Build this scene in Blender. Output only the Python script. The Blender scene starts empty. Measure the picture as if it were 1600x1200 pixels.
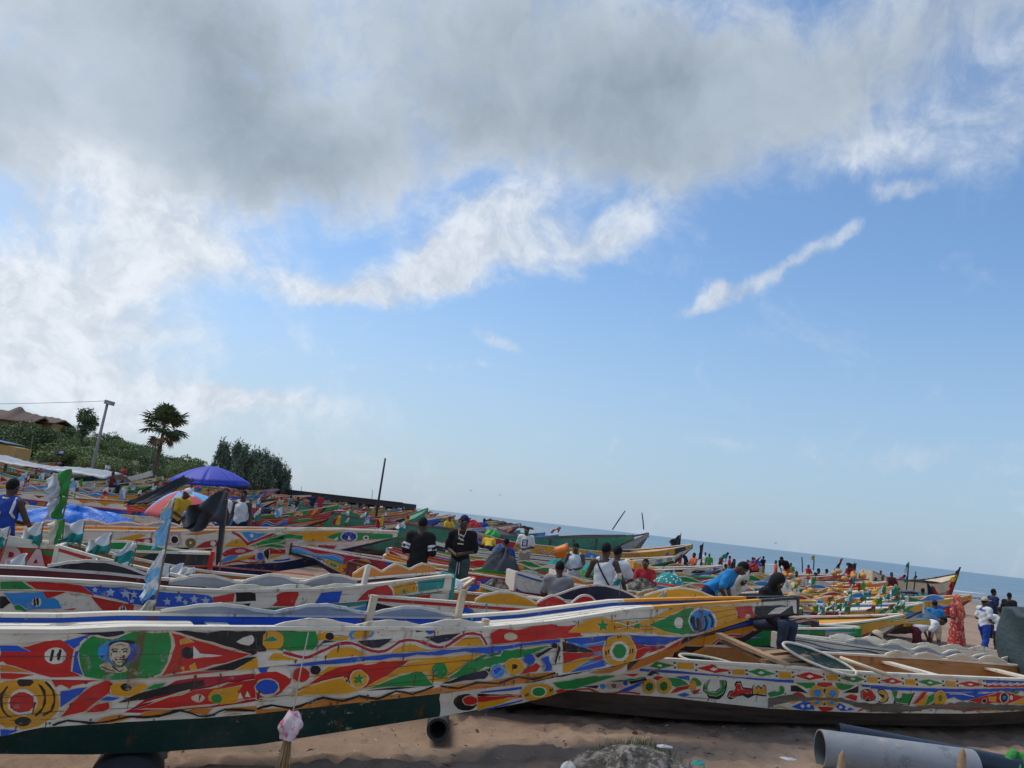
import bpy, math, random
import numpy as np
from mathutils import Vector, Matrix

# ------------------------------------------------------------------ scene, camera, sky, sun, exposure
SC = bpy.context.scene
COL = SC.collection
R = math.radians
cam_d = bpy.data.cameras.new('camera')
cam_d.sensor_width = 36.0
cam_d.lens = 27.0
cam_d.clip_start = 0.1
cam_d.clip_end = 20000.0
cam = bpy.data.objects.new('camera', cam_d)
COL.objects.link(cam)
cam.matrix_world = Matrix.Translation((0, 0, 2.33)) @ Matrix.Rotation(R(99.9), 4, 'X') @ Matrix.Rotation(R(6.63), 4, 'Z')
SC.camera = cam

SUN_AZ, SUN_EL = -62.0, 60.0          # compass bearing left of the view axis, height above the sea
world = bpy.data.worlds.new('World')
SC.world = world
world.use_nodes = True
WN, WL = world.node_tree.nodes, world.node_tree.links
WN.clear()

def wmath(op, a, b=None, c=None, clamp=False):
    n = WN.new('ShaderNodeMath'); n.operation = op; n.use_clamp = clamp
    for i, v in enumerate((a, b, c)):
        if v is None: continue
        if isinstance(v, (int, float)): n.inputs[i].default_value = v
        else: WL.new(v, n.inputs[i])
    return n.outputs[0]

def wsmooth(x, lo, hi):
    n = WN.new('ShaderNodeMapRange'); n.interpolation_type = 'SMOOTHSTEP'
    n.inputs['From Min'].default_value = lo; n.inputs['From Max'].default_value = hi
    WL.new(x, n.inputs['Value'])
    return n.outputs['Result']

def wnoise(vec, scale, detail, rough, dist=0.0):
    n = WN.new('ShaderNodeTexNoise'); n.inputs['Scale'].default_value = scale
    n.inputs['Detail'].default_value = detail; n.inputs['Roughness'].default_value = rough
    n.inputs['Distortion'].default_value = dist
    WL.new(vec, n.inputs['Vector'])
    return n

def wmix(f, a, b):
    n = WN.new('ShaderNodeMix'); n.data_type = 'RGBA'
    if isinstance(f, float): n.inputs[0].default_value = f
    else: WL.new(f, n.inputs[0])
    for i, v in ((6, a), (7, b)):
        if isinstance(v, tuple): n.inputs[i].default_value = v + (1,)
        else: WL.new(v, n.inputs[i])
    return n.outputs[2]

tc = WN.new('ShaderNodeTexCoord')
sep = WN.new('ShaderNodeSeparateXYZ'); WL.new(tc.outputs['Generated'], sep.inputs[0])
az = wmath('MULTIPLY', wmath('ARCTAN2', sep.outputs[0], sep.outputs[1]), 57.2958)
el = wmath('MULTIPLY', wmath('ARCSINE', sep.outputs[2]), 57.2958)
com = WN.new('ShaderNodeCombineXYZ'); WL.new(az, com.inputs[0]); WL.new(el, com.inputs[1])
P0 = com.outputs[0]
# turbulent warp of the bearing/height plane so that the cloud masses have torn edges
nw = wnoise(P0, 0.11, 5, 0.6)
vm = WN.new('ShaderNodeVectorMath'); vm.operation = 'MULTIPLY_ADD'
WL.new(nw.outputs['Color'], vm.inputs[0]); vm.inputs[1].default_value = (9, 6.5, 0); WL.new(P0, vm.inputs[2])
sub = WN.new('ShaderNodeVectorMath'); sub.operation = 'SUBTRACT'; WL.new(vm.outputs[0], sub.inputs[0]); sub.inputs[1].default_value = (4.5, 3.25, 0)
PW = sub.outputs[0]

def blobs(lst):
    acc = None
    for (a, e, ra, re, rot, w) in lst:
        m = WN.new('ShaderNodeMapping'); m.vector_type = 'TEXTURE'
        m.inputs['Location'].default_value = (a, e, 0); m.inputs['Rotation'].default_value = (0, 0, R(rot)); m.inputs['Scale'].default_value = (ra, re, 1)
        WL.new(PW, m.inputs['Vector'])
        ln = WN.new('ShaderNodeVectorMath'); ln.operation = 'LENGTH'; WL.new(m.outputs[0], ln.inputs[0])
        s = wsmooth(ln.outputs['Value'], 1.25, 0.1)
        s = wmath('MULTIPLY', s, w)
        acc = s if acc is None else wmath('ADD', acc, s)
    return acc
# (bearing, height, half widths, tilt, weight) of the cloud masses, those in view and those added, in degrees
WHITE = [(-25.5, 15.0, 10, 3.8, 4, .74), (-33, 9.5, 11, 4.4, 3, .86), (-29, 5.0, 18, 2.8, 3, .66), (-29, 19, 8, 3, 0, .42), (-7.5, 17.0, 9, 2.2, 16, .62), (-13.5, 14.2, 6, 1.4, 6, .50),
         (-3.5, 21.0, 8, 3.2, 28, .66), (4.5, 21.0, 7, 2.6, 20, .58), (15.0, 18.0, 5.0, 1.0, 24, .55), (21, 20.8, 4.6, .9, 22, .47), (26.7, 24.2, 2.4, 1.1, 5, .45), (-1, 13, 3, .8, -10, .36), (31, 7, 9, 1.0, 4, .26), (-6, 10.2, 7, .7, 6, .28), (14, 7.0, 14, .9, 2, .22), (33, 28, 8, 4, 25, .34), (25, 27, 6, 2.5, 20, .30), (100, 28, 42, 20, 0, .50), (172, 30, 46, 22, 0, .50), (-100, 28, 42, 20, 0, .50), (-172, 30, 46, 22, 0, .50), (-18, 6.5, 10, 1.2, 4, .28)]  # wide masses beside and behind the camera are unseen, added to brighten hull sides
GREY = [(-37, 21, 5, 4, 0, .5), (-12, 25, 12, 5, 10, .22), (-20, 22.5, 13, 5.5, 6, .62), (-36, 16.5, 5.5, 4.2, 0, .45), (-4, 32.5, 30, 9, 0, .74), (15, 30, 17, 7, 8, .56), (-31, 27, 15, 8, 0, .75), (33, 36, 13, 7, 0, .50), (0, 64, 130, 26, 0, .65)]
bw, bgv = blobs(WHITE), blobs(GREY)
n1 = wnoise(P0, 0.15, 10, 0.64, 0.6)
n2 = wnoise(P0, 0.05, 4, 0.5)
n4 = wnoise(PW, 0.55, 6, 0.62)
turb = wmath('ADD', wmath('MULTIPLY', wmath('SUBTRACT', n1.outputs[0], 0.5), 1.15), wmath('MULTIPLY', wmath('SUBTRACT', n4.outputs[0], 0.5), 0.22))
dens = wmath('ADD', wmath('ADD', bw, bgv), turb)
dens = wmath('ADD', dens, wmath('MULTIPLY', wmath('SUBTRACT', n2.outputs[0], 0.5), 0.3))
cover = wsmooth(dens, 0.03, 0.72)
dark = wmath('ADD', wmath('SUBTRACT', bgv, wmath('MULTIPLY', bw, 0.35)), wmath('MULTIPLY', turb, 0.55))
shade = wsmooth(dark, 0.10, 1.0)
puff = wsmooth(wmath('ADD', wmath('MULTIPLY', n1.outputs[0], 0.55), wmath('MULTIPLY', n4.outputs[0], 0.45)), 0.36, 0.64)
bright = wsmooth(az, 30.0, -38.0)
white_l = wmix(puff, wmix(bright, (0.31, 0.36, 0.43), (0.40, 0.445, 0.50)), wmix(bright, (0.44, 0.49, 0.56), (0.555, 0.59, 0.64)))
n3 = wnoise(PW, 0.075, 6, 0.52)
grey_l = wmix(wsmooth(n3.outputs[0], 0.32, 0.68), (0.178, 0.223, 0.273), (0.295, 0.35, 0.412))
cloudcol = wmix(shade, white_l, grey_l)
sky = WN.new('ShaderNodeTexSky'); sky.sky_type = 'NISHITA'; sky.sun_disc = False
sky.sun_elevation = R(SUN_EL); sky.sun_rotation = R(SUN_AZ); sky.air_density = 1.0; sky.dust_density = 1.0; sky.ozone_density = 1.4
skys = WN.new('ShaderNodeVectorMath'); skys.operation = 'MULTIPLY'; WL.new(sky.outputs[0], skys.inputs[0]); skys.inputs[1].default_value = (0.080, 0.097, 0.108)
# thin veil of vapour towards the sea horizon
veil = wsmooth(el, 22.0, -2.0)
skyc = wmix(wmath('MULTIPLY', veil, 0.85), skys.outputs[0], wmix(bright, (0.245, 0.325, 0.425), (0.35, 0.40, 0.465)))
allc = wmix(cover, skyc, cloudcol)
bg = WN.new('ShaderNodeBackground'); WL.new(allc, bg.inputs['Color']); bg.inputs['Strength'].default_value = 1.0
wo = WN.new('ShaderNodeOutputWorld'); WL.new(bg.outputs[0], wo.inputs['Surface'])

sun_d = bpy.data.lights.new('sun', 'SUN')
sun_d.energy = 1.5; sun_d.angle = R(30); sun_d.color = (1.0, 0.94, 0.85)
sun = bpy.data.objects.new('sun', sun_d); COL.objects.link(sun)
sd = Vector((math.sin(R(SUN_AZ)) * math.cos(R(SUN_EL)), math.cos(R(SUN_AZ)) * math.cos(R(SUN_EL)), math.sin(R(SUN_EL))))
sun.rotation_euler = sd.to_track_quat('Z', 'Y').to_euler()
SC.view_settings.view_transform = 'Standard'
SC.view_settings.look = 'None'
SC.view_settings.exposure = 0.6
SC.view_settings.gamma = 1.0
SC.view_settings.use_curve_mapping = False



# ------------------------------------------------------------------ helpers
RNG = random.Random(7)
NP = np.random.default_rng(5)

def tag(o, label=None, cat=None, group=None, kind=None):
    if label: o['label'] = label
    if cat: o['category'] = cat
    if group: o['group'] = group
    if kind: o['kind'] = kind
    return o

def thing(name, label, cat, loc=(0, 0, 0), rz=0.0, group=None, rot=None):
    o = bpy.data.objects.new(name, None); COL.objects.link(o)
    o.empty_display_size = 0.2
    o.location = loc; o.rotation_euler = rot if rot else (0, 0, rz)
    return tag(o, label, cat, group)

def link(name, me, parent=None, loc=None, rot=None):
    o = bpy.data.objects.new(name, me); COL.objects.link(o)
    if parent: o.parent = parent
    if loc: o.location = loc
    if rot: o.rotation_euler = rot
    return o

class MB:
    """collects faces with a material key each and links them as one mesh object"""
    def __init__(s): s.v = []; s.f = []; s.m = []
    def add(s, vs, fs, mat):
        b = len(s.v); s.v.extend([tuple(map(float, p)) for p in vs])
        for f in fs: s.f.append([b + i for i in f]); s.m.append(mat)
        return b
    def box(s, c, size, mat, rz=0.0, rx=0.0, ry=0.0, taper=1.0):
        hx, hy, hz = size[0] / 2, size[1] / 2, size[2] / 2
        M = Matrix.Rotation(rz, 3, 'Z') @ Matrix.Rotation(ry, 3, 'Y') @ Matrix.Rotation(rx, 3, 'X')
        vs = []
        for z in (-1, 1):
            k = taper if z > 0 else 1
            for x, y in ((-1, -1), (1, -1), (1, 1), (-1, 1)):
                vs.append(M @ Vector((x * hx * k, y * hy * k, z * hz)) + Vector(c))
        s.add(vs, [(0, 3, 2, 1), (4, 5, 6, 7), (0, 1, 5, 4), (1, 2, 6, 5), (2, 3, 7, 6), (3, 0, 4, 7)], mat)
        return s
    def bar(s, a, b, w, h, mat):
        """squared timber from a to b"""
        a, b = Vector(a), Vector(b); d = (b - a); L = d.length; d.normalize()
        up = Vector((0, 0, 1)) if abs(d.z) < .95 else Vector((1, 0, 0))
        x = d.cross(up).normalized(); y = x.cross(d).normalized()
        vs = [p + x * sx * w / 2 + y * sy * h / 2 for p in (a, b) for sx, sy in ((-1, -1), (1, -1), (1, 1), (-1, 1))]
        s.add(vs, [(0, 1, 2, 3), (7, 6, 5, 4), (0, 4, 5, 1), (1, 5, 6, 2), (2, 6, 7, 3), (3, 7, 4, 0)], mat)
        return s
    def tube(s, pts, rad, mat, n=8, cap=True):
        pts = [Vector(p) for p in pts]
        rs = rad if isinstance(rad, (list, tuple)) else [rad] * len(pts)
        vs = []
        t0 = (pts[1] - pts[0]).normalized()
        x = t0.orthogonal().normalized()
        for i, p in enumerate(pts):
            t = (pts[min(i + 1, len(pts) - 1)] - pts[max(i - 1, 0)]).normalized()
            x = (x - t * x.dot(t)).normalized(); y = t.cross(x)
            for k in range(n):
                a = 2 * math.pi * k / n
                vs.append(p + (x * math.cos(a) + y * math.sin(a)) * rs[i])
        fs = []
        for i in range(len(pts) - 1):
            for k in range(n):
                fs.append((i * n + k, i * n + (k + 1) % n, (i + 1) * n + (k + 1) % n, (i + 1) * n + k))
        if cap:
            fs.append(tuple(range(n))[::-1]); fs.append(tuple(range((len(pts) - 1) * n, len(pts) * n)))
        s.add(vs, fs, mat); return s
    def grid(s, nu, nv, fn, mat, closed_u=False):
        vs = [fn(i / max(1, nu - 1 if not closed_u else nu), j / (nv - 1)) for i in range(nu) for j in range(nv)]
        fs = []
        for i in range(nu if closed_u else nu - 1):
            for j in range(nv - 1):
                a = i * nv + j; b = ((i + 1) % nu) * nv + j
                fs.append((a, b, b + 1, a + 1))
        mats = mat if callable(mat) else None
        if mats is None: s.add(vs, fs, mat)
        else:
            b0 = len(s.v); s.v.extend([tuple(map(float, p)) for p in vs])
            k = 0
            for i in range(nu if closed_u else nu - 1):
                for j in range(nv - 1):
                    s.f.append([b0 + q for q in fs[k]]); s.m.append(mats((i + .5) / (nu - 1), (j + .5) / (nv - 1))); k += 1
        return s
    def ball(s, c, r, mat, nu=12, nv=8, rot=None):
        r = r if isinstance(r, (tuple, list)) else (r, r, r)
        M = rot if rot else Matrix.Identity(3)
        def fn(u, v):
            a = 2 * math.pi * u; e = (v - .5) * math.pi
            return Vector(c) + M @ Vector((r[0] * math.cos(a) * math.cos(e), r[1] * math.sin(a) * math.cos(e), r[2] * math.sin(e)))
        return s.grid(nu, nv, fn, mat, True)
    def build(s, name, parent=None, smooth=False, loc=None, rot=None, solid=0.0):
        keys = []
        for k in s.m:
            if k not in keys: keys.append(k)
        me = bpy.data.meshes.new(name)
        me.from_pydata(s.v, [], s.f)
        for k in keys: me.materials.append(mat(k))
        ix = {k: i for i, k in enumerate(keys)}
        me.polygons.foreach_set('material_index', [ix[k] for k in s.m])
        if smooth: me.polygons.foreach_set('use_smooth', [True] * len(me.polygons))
        me.update()
        o = link(name, me, parent, loc, rot)
        if solid:
            md = o.modifiers.new('thickness', 'SOLIDIFY'); md.thickness = solid; md.offset = 0
        return o

def vnoise(x, y, seed=0):
    """value noise on numpy arrays, about -1..1"""
    xi = np.floor(x).astype(np.int64); yi = np.floor(y).astype(np.int64)
    fx = x - xi; fy = y - yi
    fx = fx * fx * (3 - 2 * fx); fy = fy * fy * (3 - 2 * fy)
    def h(i, j):
        n = (i * 374761393 + j * 668265263 + seed * 974634541) & 0xffffffff
        n = ((n ^ (n >> 13)) * 1274126177) & 0xffffffff
        return ((n ^ (n >> 16)) & 0xffff) / 32767.5 - 1
    return (h(xi, yi) * (1 - fx) + h(xi + 1, yi) * fx) * (1 - fy) + (h(xi, yi + 1) * (1 - fx) + h(xi + 1, yi + 1) * fx) * fy

def fbm(x, y, o=4, seed=0):
    r = 0; a = 1
    for k in range(o): r = r + a * vnoise(x * 2 ** k, y * 2 ** k, seed + k); a *= .5
    return r

# ------------------------------------------------------------------ materials
MATS = {}
PAINT = dict(white=(.80, .73, .60), cream=(.70, .57, .38), red=(.62, .020, .014), crimson=(.50, .014, .034), blue=(.014, .10, .56),
             skyblue=(.035, .30, .74), palesky=(.42, .55, .75), navy=(.012, .017, .05), black=(.013, .013, .015), green=(.010, .27, .055),
             teal=(.012, .31, .29), gold=(.78, .35, .010), orange=(.66, .22, .03), darkgreen=(.009, .042, .034), darkblue=(.012, .022, .10),
             brown=(.085, .055, .038), palepink=(.66, .42, .42), olive=(.22, .17, .04), grey=(.33, .35, .37), maroon=(.17, .025, .03),
             yellow=(.68, .44, .05), lime=(.12, .38, .04), seagreen=(.06, .26, .17), purple=(.12, .05, .25), slate=(.10, .12, .14), ochre=(.46, .20, .035), rust=(.13, .05, .02))
FLAT = dict(  # name: colour, roughness, bump scale, bump strength
    skin=((.085, .049, .033), .5, 60, .05), skin_b=((.10, .06, .04), .5, 60, .05), hair=((.008, .007, .007), .9, 300, .5),
    eye_white=((.6, .57, .52), .4, 10, 0), lip=((.07, .03, .028), .5, 60, .05),
    cloth_black=((.012, .012, .014), .9, 60, .3), cloth_white=((.66, .67, .68), .9, 50, .3), cloth_blue=((.02, .06, .32), .85, 50, .3),
    cloth_sky=((.02, .22, .52), .85, 50, .3), cloth_grey=((.26, .26, .27), .9, 50, .3), cloth_red=((.42, .03, .035), .9, 50, .3),
    cloth_orange=((.62, .14, .05), .9, 50, .3), cloth_teal=((.02, .26, .24), .85, 50, .3), cloth_green=((.05, .28, .06), .85, 50, .3),
    cloth_yellow=((.65, .42, .04), .9, 50, .3), cloth_navy=((.014, .022, .075), .9, 50, .3), cloth_pink=((.62, .12, .26), .9, 50, .3),
    cloth_print=((.50, .05, .035), .9, 50, .3), cloth_dots=((.02, .24, .22), .85, 50, .3), cloth_scarf=((.60, .10, .045), .9, 50, .3),
    cloth_jeans=((.035, .05, .08), .9, 60, .3), cloth_khaki=((.22, .21, .15), .9, 60, .3), cloth_tan=((.52, .42, .28), .9, 60, .3), cloth_lightblue=((.22, .48, .72), .85, 50, .3),
    cloth_slate=((.05, .055, .065), .9, 50, .4), cloth_cream=((.62, .56, .44), .9, 50, .3), cloth_maroon=((.12, .02, .03), .9, 50, .3),
    denimgreen=((.05, .09, .085), .9, 60, .3),
    tarp_blue=((.02, .17, .62), .38, 7, .5), tarp_silver=((.30, .33, .36), .35, 5, .6), tarp_dark=((.035, .055, .06), .55, 8, .6), tarp_black=((.012, .012, .014), .6, 8, .5),
    umbrella_blue=((.03, .05, .42), .6, 20, .1), umbrella_red=((.55, .10, .10), .7, 20, .1), umbrella_sky=((.15, .42, .70), .7, 20, .1),
    stick=((.20, .13, .08), .8, 40, .3), steel=((.25, .25, .26), .45, 30, .1), rope=((.45, .40, .30), .95, 80, .5), rope_teal=((.03, .30, .27), .95, 80, .5),
    float_yellow=((.60, .30, .06), .6, 14, .3), float_white=((.6, .58, .52), .6, 14, .3), plastic_orange=((.62, .17, .02), .4, 20, .05), plastic_green=((.03, .32, .05), .45, 20, .1),
    pvc=((.25, .26, .275), .42, 6, .15), pvc_dark=((.018, .03, .05), .35, 6, .15), rubber=((.055, .057, .06), .7, 12, .2), pvc_in=((.10, .11, .12), .6, 10, .1), bag=((.62, .48, .50), .55, 30, .8), bag_pink=((.55, .14, .22), .55, 30, .8),
    straw=((.30, .19, .09), .9, 90, .6), net=((.20, .21, .19), .95, 60, .9), net_blue=((.10, .16, .24), .95, 60, .9), foam=((.48, .48, .46), .8, 18, .4),
    concrete=((.30, .29, .27), .9, 6, .4), rock=((.05, .05, .05), .9, 2, .6), wall_ochre=((.52, .33, .12), .9, 3, .2), roof_blue=((.14, .25, .50), .5, 3, .2), thatch=((.16, .115, .095), .95, 6, .8), roof_rust=((.28, .16, .12), .8, 4, .4),
    bark=((.11, .085, .065), .95, 12, .8), metal_dark=((.03, .03, .035), .5, 20, .2), glass=((.30, .35, .38), .2, 10, 0),
    leaf=((.14, .19, .07), .6, 10, .1), leaf_b=((.18, .23, .08), .6, 10, .1), leaf_dark=((.09, .13, .055), .6, 10, .1), leaf_palm=((.10, .135, .06), .55, 10, .1), leaf_dry=((.17, .12, .06), .8, 10, .1), needle=((.125, .165, .11), .7, 10, .1),
    grass=((.10, .14, .035), .7, 10, .1), litter=((.42, .43, .45), .6, 20, .4), litter_b=((.05, .05, .06), .7, 20, .3), litter_red=((.30, .09, .04), .7, 20, .3), bird=((.12, .12, .13), .8, 10, 0), cardboard=((.36, .25, .14), .9, 10, .2), shell=((.5, .47, .42), .7, 30, .3))

def nnode(nt, typ, **kw):
    n = nt.nodes.new(typ)
    for k, v in kw.items(): setattr(n, k, v)
    return n

def group_wear():
    """shared node group: turns one paint colour into sun-faded, chipped and rust-streaked boat paint"""
    g = bpy.data.node_groups.new('boat_paint', 'ShaderNodeTree')
    g.interface.new_socket('Color', in_out='INPUT', socket_type='NodeSocketColor')
    g.interface.new_socket('Shader', in_out='OUTPUT', socket_type='NodeSocketShader')
    gi = nnode(g, 'NodeGroupInput'); go = nnode(g, 'NodeGroupOutput')
    L = g.links.new
    tc = nnode(g, 'ShaderNodeTexCoord'); oi = nnode(g, 'ShaderNodeObjectInfo')
    va = nnode(g, 'ShaderNodeVectorMath', operation='MULTIPLY_ADD'); L(oi.outputs['Random'], va.inputs[0]); va.inputs[1].default_value = (37, 11, 23); L(tc.outputs['Object'], va.inputs[2])
    V = va.outputs[0]
    def noise(scale, det, ro, vec=V, stretch=None):
        if stretch:
            m = nnode(g, 'ShaderNodeMapping'); m.inputs['Scale'].default_value = stretch; L(vec, m.inputs[0]); vec = m.outputs[0]
        n = nnode(g, 'ShaderNodeTexNoise'); n.inputs['Scale'].default_value = scale; n.inputs['Detail'].default_value = det; n.inputs['Roughness'].default_value = ro; L(vec, n.inputs['Vector'])
        return n.outputs[0]
    def mr(x, a, b, c=0.0, d=1.0, sm=True):
        n = nnode(g, 'ShaderNodeMapRange'); n.interpolation_type = 'SMOOTHSTEP' if sm else 'LINEAR'
        n.inputs[1].default_value = a; n.inputs[2].default_value = b; n.inputs[3].default_value = c; n.inputs[4].default_value = d; L(x, n.inputs[0]); return n.outputs[0]
    def mx(f, a, b, mode='MIX'):
        n = nnode(g, 'ShaderNodeMix', data_type='RGBA', blend_type=mode)
        if isinstance(f, (int, float)): n.inputs[0].default_value = f
        else: L(f, n.inputs[0])
        for i, v in ((6, a), (7, b)):
            if isinstance(v, tuple): n.inputs[i].default_value = v + (1,)
            else: L(v, n.inputs[i])
        return n.outputs[2]
    def mul(a, b):
        n = nnode(g, 'ShaderNodeMath', operation='MULTIPLY')
        for i, v in ((0, a), (1, b)):
            if isinstance(v, (int, float)): n.inputs[i].default_value = v
            else: L(v, n.inputs[i])
        return n.outputs[0]
    fade = noise(1.3, 4, .6)
    c = mx(mr(fade, .4, .78, 0, .10), gi.outputs[0], (.42, .40, .37))                 # chalky fading
    c = mx(mr(noise(3.0, 6, .65), .40, .74, 0.0, .48), c, (.72, .66, .6), 'MULTIPLY')     # salt and hand dirt
    c = mx(.42, c, mx(mr(noise(11, 7, .68, stretch=(.16, 1.0, 1.5)), .32, .68), (.62, .60, .58), (1.0, 1.0, 1.0)), 'MULTIPLY')   # brush marks along the planks
    streak = mul(mr(noise(3.0, 5, .6, stretch=(2.6, 2.6, .28)), .55, .70), mr(noise(.9, 3, .5), .44, .60))
    c = mx(mul(streak, .78), c, (.15, .060, .022))                                        # rust runs
    chips = mul(mr(noise(9, 9, .74), .575, .62), mr(noise(1.4, 4, .6), .45, .58))
    c = mx(mul(chips, .75), c, (.36, .31, .25))                                           # bare wood / undercoat
    scr = mul(mr(noise(6, 7, .72, stretch=(.3, .3, 5)), .59, .64), mr(noise(1.6, 3, .5), .42, .58))
    c = mx(mul(scr, .7), c, (.055, .042, .033))                                           # scuffs along the planks
    b = nnode(g, 'ShaderNodeBsdfPrincipled'); L(c, b.inputs['Base Color'])
    L(mr(chips, 0, 1, .46, .85), b.inputs['Roughness']); b.inputs['Specular IOR Level'].default_value = .35
    bp = nnode(g, 'ShaderNodeBump'); bp.inputs['Strength'].default_value = .35; bp.inputs['Distance'].default_value = .006
    h = nnode(g, 'ShaderNodeMath', operation='ADD'); L(noise(14, 6, .6, stretch=(.25, 1, 1.6)), h.inputs[0]); L(mul(chips, -.6), h.inputs[1])
    L(h.outputs[0], bp.inputs['Height']); L(bp.outputs[0], b.inputs['Normal'])
    L(b.outputs[0], go.inputs[0])
    return g
WEAR = group_wear()

def mat(key):
    if key in MATS: return MATS[key]
    m = bpy.data.materials.new(key); m.use_nodes = True; nt = m.node_tree; MATS[key] = m
    if key in PAINT:
        nt.nodes.clear(); gr = nnode(nt, 'ShaderNodeGroup'); gr.node_tree = WEAR; gr.inputs[0].default_value = PAINT[key] + (1,)
        o = nnode(nt, 'ShaderNodeOutputMaterial'); nt.links.new(gr.outputs[0], o.inputs[0])
        m.diffuse_color = PAINT[key] + (1,)
        return m
    b = nt.nodes['Principled BSDF']; L = nt.links.new
    tc = nnode(nt, 'ShaderNodeTexCoord')
    def noise(scale, det=5, ro=.6, stretch=None, co='Object'):
        v = tc.outputs[co]
        if stretch:
            mp = nnode(nt, 'ShaderNodeMapping'); mp.inputs['Scale'].default_value = stretch; L(v, mp.inputs[0]); v = mp.outputs[0]
        n = nnode(nt, 'ShaderNodeTexNoise'); n.inputs['Scale'].default_value = scale; n.inputs['Detail'].default_value = det; n.inputs['Roughness'].default_value = ro
        L(v, n.inputs['Vector']); return n.outputs[0]
    def ramp(x, a, b_, c=0.0, d=1.0):
        n = nnode(nt, 'ShaderNodeMapRange'); n.interpolation_type = 'SMOOTHSTEP'
        n.inputs[1].default_value = a; n.inputs[2].default_value = b_; n.inputs[3].default_value = c; n.inputs[4].default_value = d; L(x, n.inputs[0]); return n.outputs[0]
    def mx(f, a, c, mode='MIX'):
        n = nnode(nt, 'ShaderNodeMix', data_type='RGBA', blend_type=mode)
        if isinstance(f, (int, float)): n.inputs[0].default_value = f
        else: L(f, n.inputs[0])
        for i, v in ((6, a), (7, c)):
            if isinstance(v, tuple): n.inputs[i].default_value = v + (1,)
            else: L(v, n.inputs[i])
        return n.outputs[2]
    def bump(h, st, dist):
        n = nnode(nt, 'ShaderNodeBump'); n.inputs['Strength'].default_value = st; n.inputs['Distance'].default_value = dist; L(h, n.inputs['Height']); L(n.outputs[0], b.inputs['Normal'])
    if key in ('wood', 'wood_dark', 'wood_old', 'mud'):
        base, dk = {'wood': ((.42, .28, .16), (.26, .15, .08)), 'wood_dark': ((.10, .068, .05), (.04, .028, .022)), 'wood_old': ((.20, .165, .13), (.075, .06, .05)), 'mud': ((.20, .155, .11), (.11, .085, .062))}[key]
        g1 = noise(5, 7, .65, (.18, 1.4, 2.2)); g2 = noise(2.2, 4, .6)
        c = mx(ramp(g1, .35, .68), base, dk); c = mx(ramp(g2, .4, .7, 0, .5), c, (.55, .5, .45), 'MULTIPLY')
        L(c, b.inputs['Base Color']); b.inputs['Roughness'].default_value = .82; bump(g1, .5, .008)
        return m
    if key == 'sand':
        at = nnode(nt, 'ShaderNodeAttribute'); at.attribute_name = 'zone'; sp = nnode(nt, 'ShaderNodeSeparateColor'); L(at.outputs['Color'], sp.inputs[0])
        n1 = noise(.55, 6, .6); n2 = noise(7, 6, .7); n3 = noise(90, 3, .6)
        c = mx(ramp(n1, .3, .72), (.265, .172, .115), (.36, .25, .172))
        c = mx(ramp(n2, .48, .72, 0, .65), c, (.15, .108, .08)); c = mx(ramp(noise(1.1, 5, .62), .50, .66, 0, .6), c, (.165, .122, .092))
        c = mx(ramp(noise(26, 5, .75), .64, .72, 0, .6), c, (.07, .055, .045))
        c = mx(ramp(n3, .62, .72, 0, .45), c, (.46, .40, .33))
        c = mx(sp.outputs[0], c, (.105, .088, .075))                                   # wet sand by the water
        veg = mx(ramp(noise(.35, 6, .65), .35, .68), (.055, .085, .025), (.13, .155, .05))
        c = mx(sp.outputs[1], c, veg)
        L(c, b.inputs['Base Color'])
        L(ramp(sp.outputs[0], 0, 1, .92, .32), b.inputs['Roughness'])
        h = nnode(nt, 'ShaderNodeMath', operation='MULTIPLY_ADD'); L(n3, h.inputs[0]); h.inputs[1].default_value = .25; L(n2, h.inputs[2])
        bump(h.outputs[0], .55, .03)
        return m
    if key == 'sea':
        mp = nnode(nt, 'ShaderNodeMapping'); mp.inputs['Rotation'].default_value = (0, 0, R(-38)); mp.inputs['Scale'].default_value = (.10, 1, 1); L(tc.outputs['Object'], mp.inputs[0])
        def sn(scale, det, ro):
            n = nnode(nt, 'ShaderNodeTexNoise'); n.inputs['Scale'].default_value = scale; n.inputs['Detail'].default_value = det; n.inputs['Roughness'].default_value = ro; L(mp.outputs[0], n.inputs['Vector']); return n.outputs[0]
        at = nnode(nt, 'ShaderNodeAttribute'); at.attribute_name = 'zone'; sp = nnode(nt, 'ShaderNodeSeparateColor'); L(at.outputs['Color'], sp.inputs[0])
        w1 = sn(.09, 5, .6); w2 = sn(.5, 5, .65)
        c = mx(ramp(w1, .36, .66), (.085, .155, .205), (.15, .225, .275))
        c = mx(sp.outputs[0], c, (.20, .19, .15))
        foam = nnode(nt, 'ShaderNodeMath', operation='MULTIPLY'); L(ramp(w2, .54, .62), foam.inputs[0]); L(sp.outputs[1], foam.inputs[1])
        c = mx(foam.outputs[0], c, (.62, .66, .68))
        L(c, b.inputs['Base Color']); b.inputs['Roughness'].default_value = .34; b.inputs['Specular IOR Level'].default_value = .5
        bump(w2, .8, .6)
        return m
    col, ro, bs, bst = FLAT[key]
    n2 = noise(bs * .12 + 1.5, 4, .6)
    c = mx(ramp(n2, .3, .75, 0, .42), col, tuple(x * .62 for x in col))
    if key.startswith('leaf') or key in ('needle', 'grass'):
        gi = nnode(nt, 'ShaderNodeNewGeometry')
        c = mx(gi.outputs['Random Per Island'], tuple(x * .55 for x in col), tuple(min(1, x * 1.5) for x in col))
        b.inputs['Subsurface Weight'].default_value = 0
    if key == 'pvc': c = mx(ramp(noise(2.5, 6, .7), .5, .64, 0, .75), c, (.10, .11, .125)); c = mx(ramp(noise(5, 7, .7), .58, .66, 0, .7), c, (.42, .34, .26))
    if key in ('cloth_print', 'cloth_scarf'): c = mx(ramp(noise(16, 3, .5), .54, .58, 0, .8), c, (.62, .40, .34))
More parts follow.
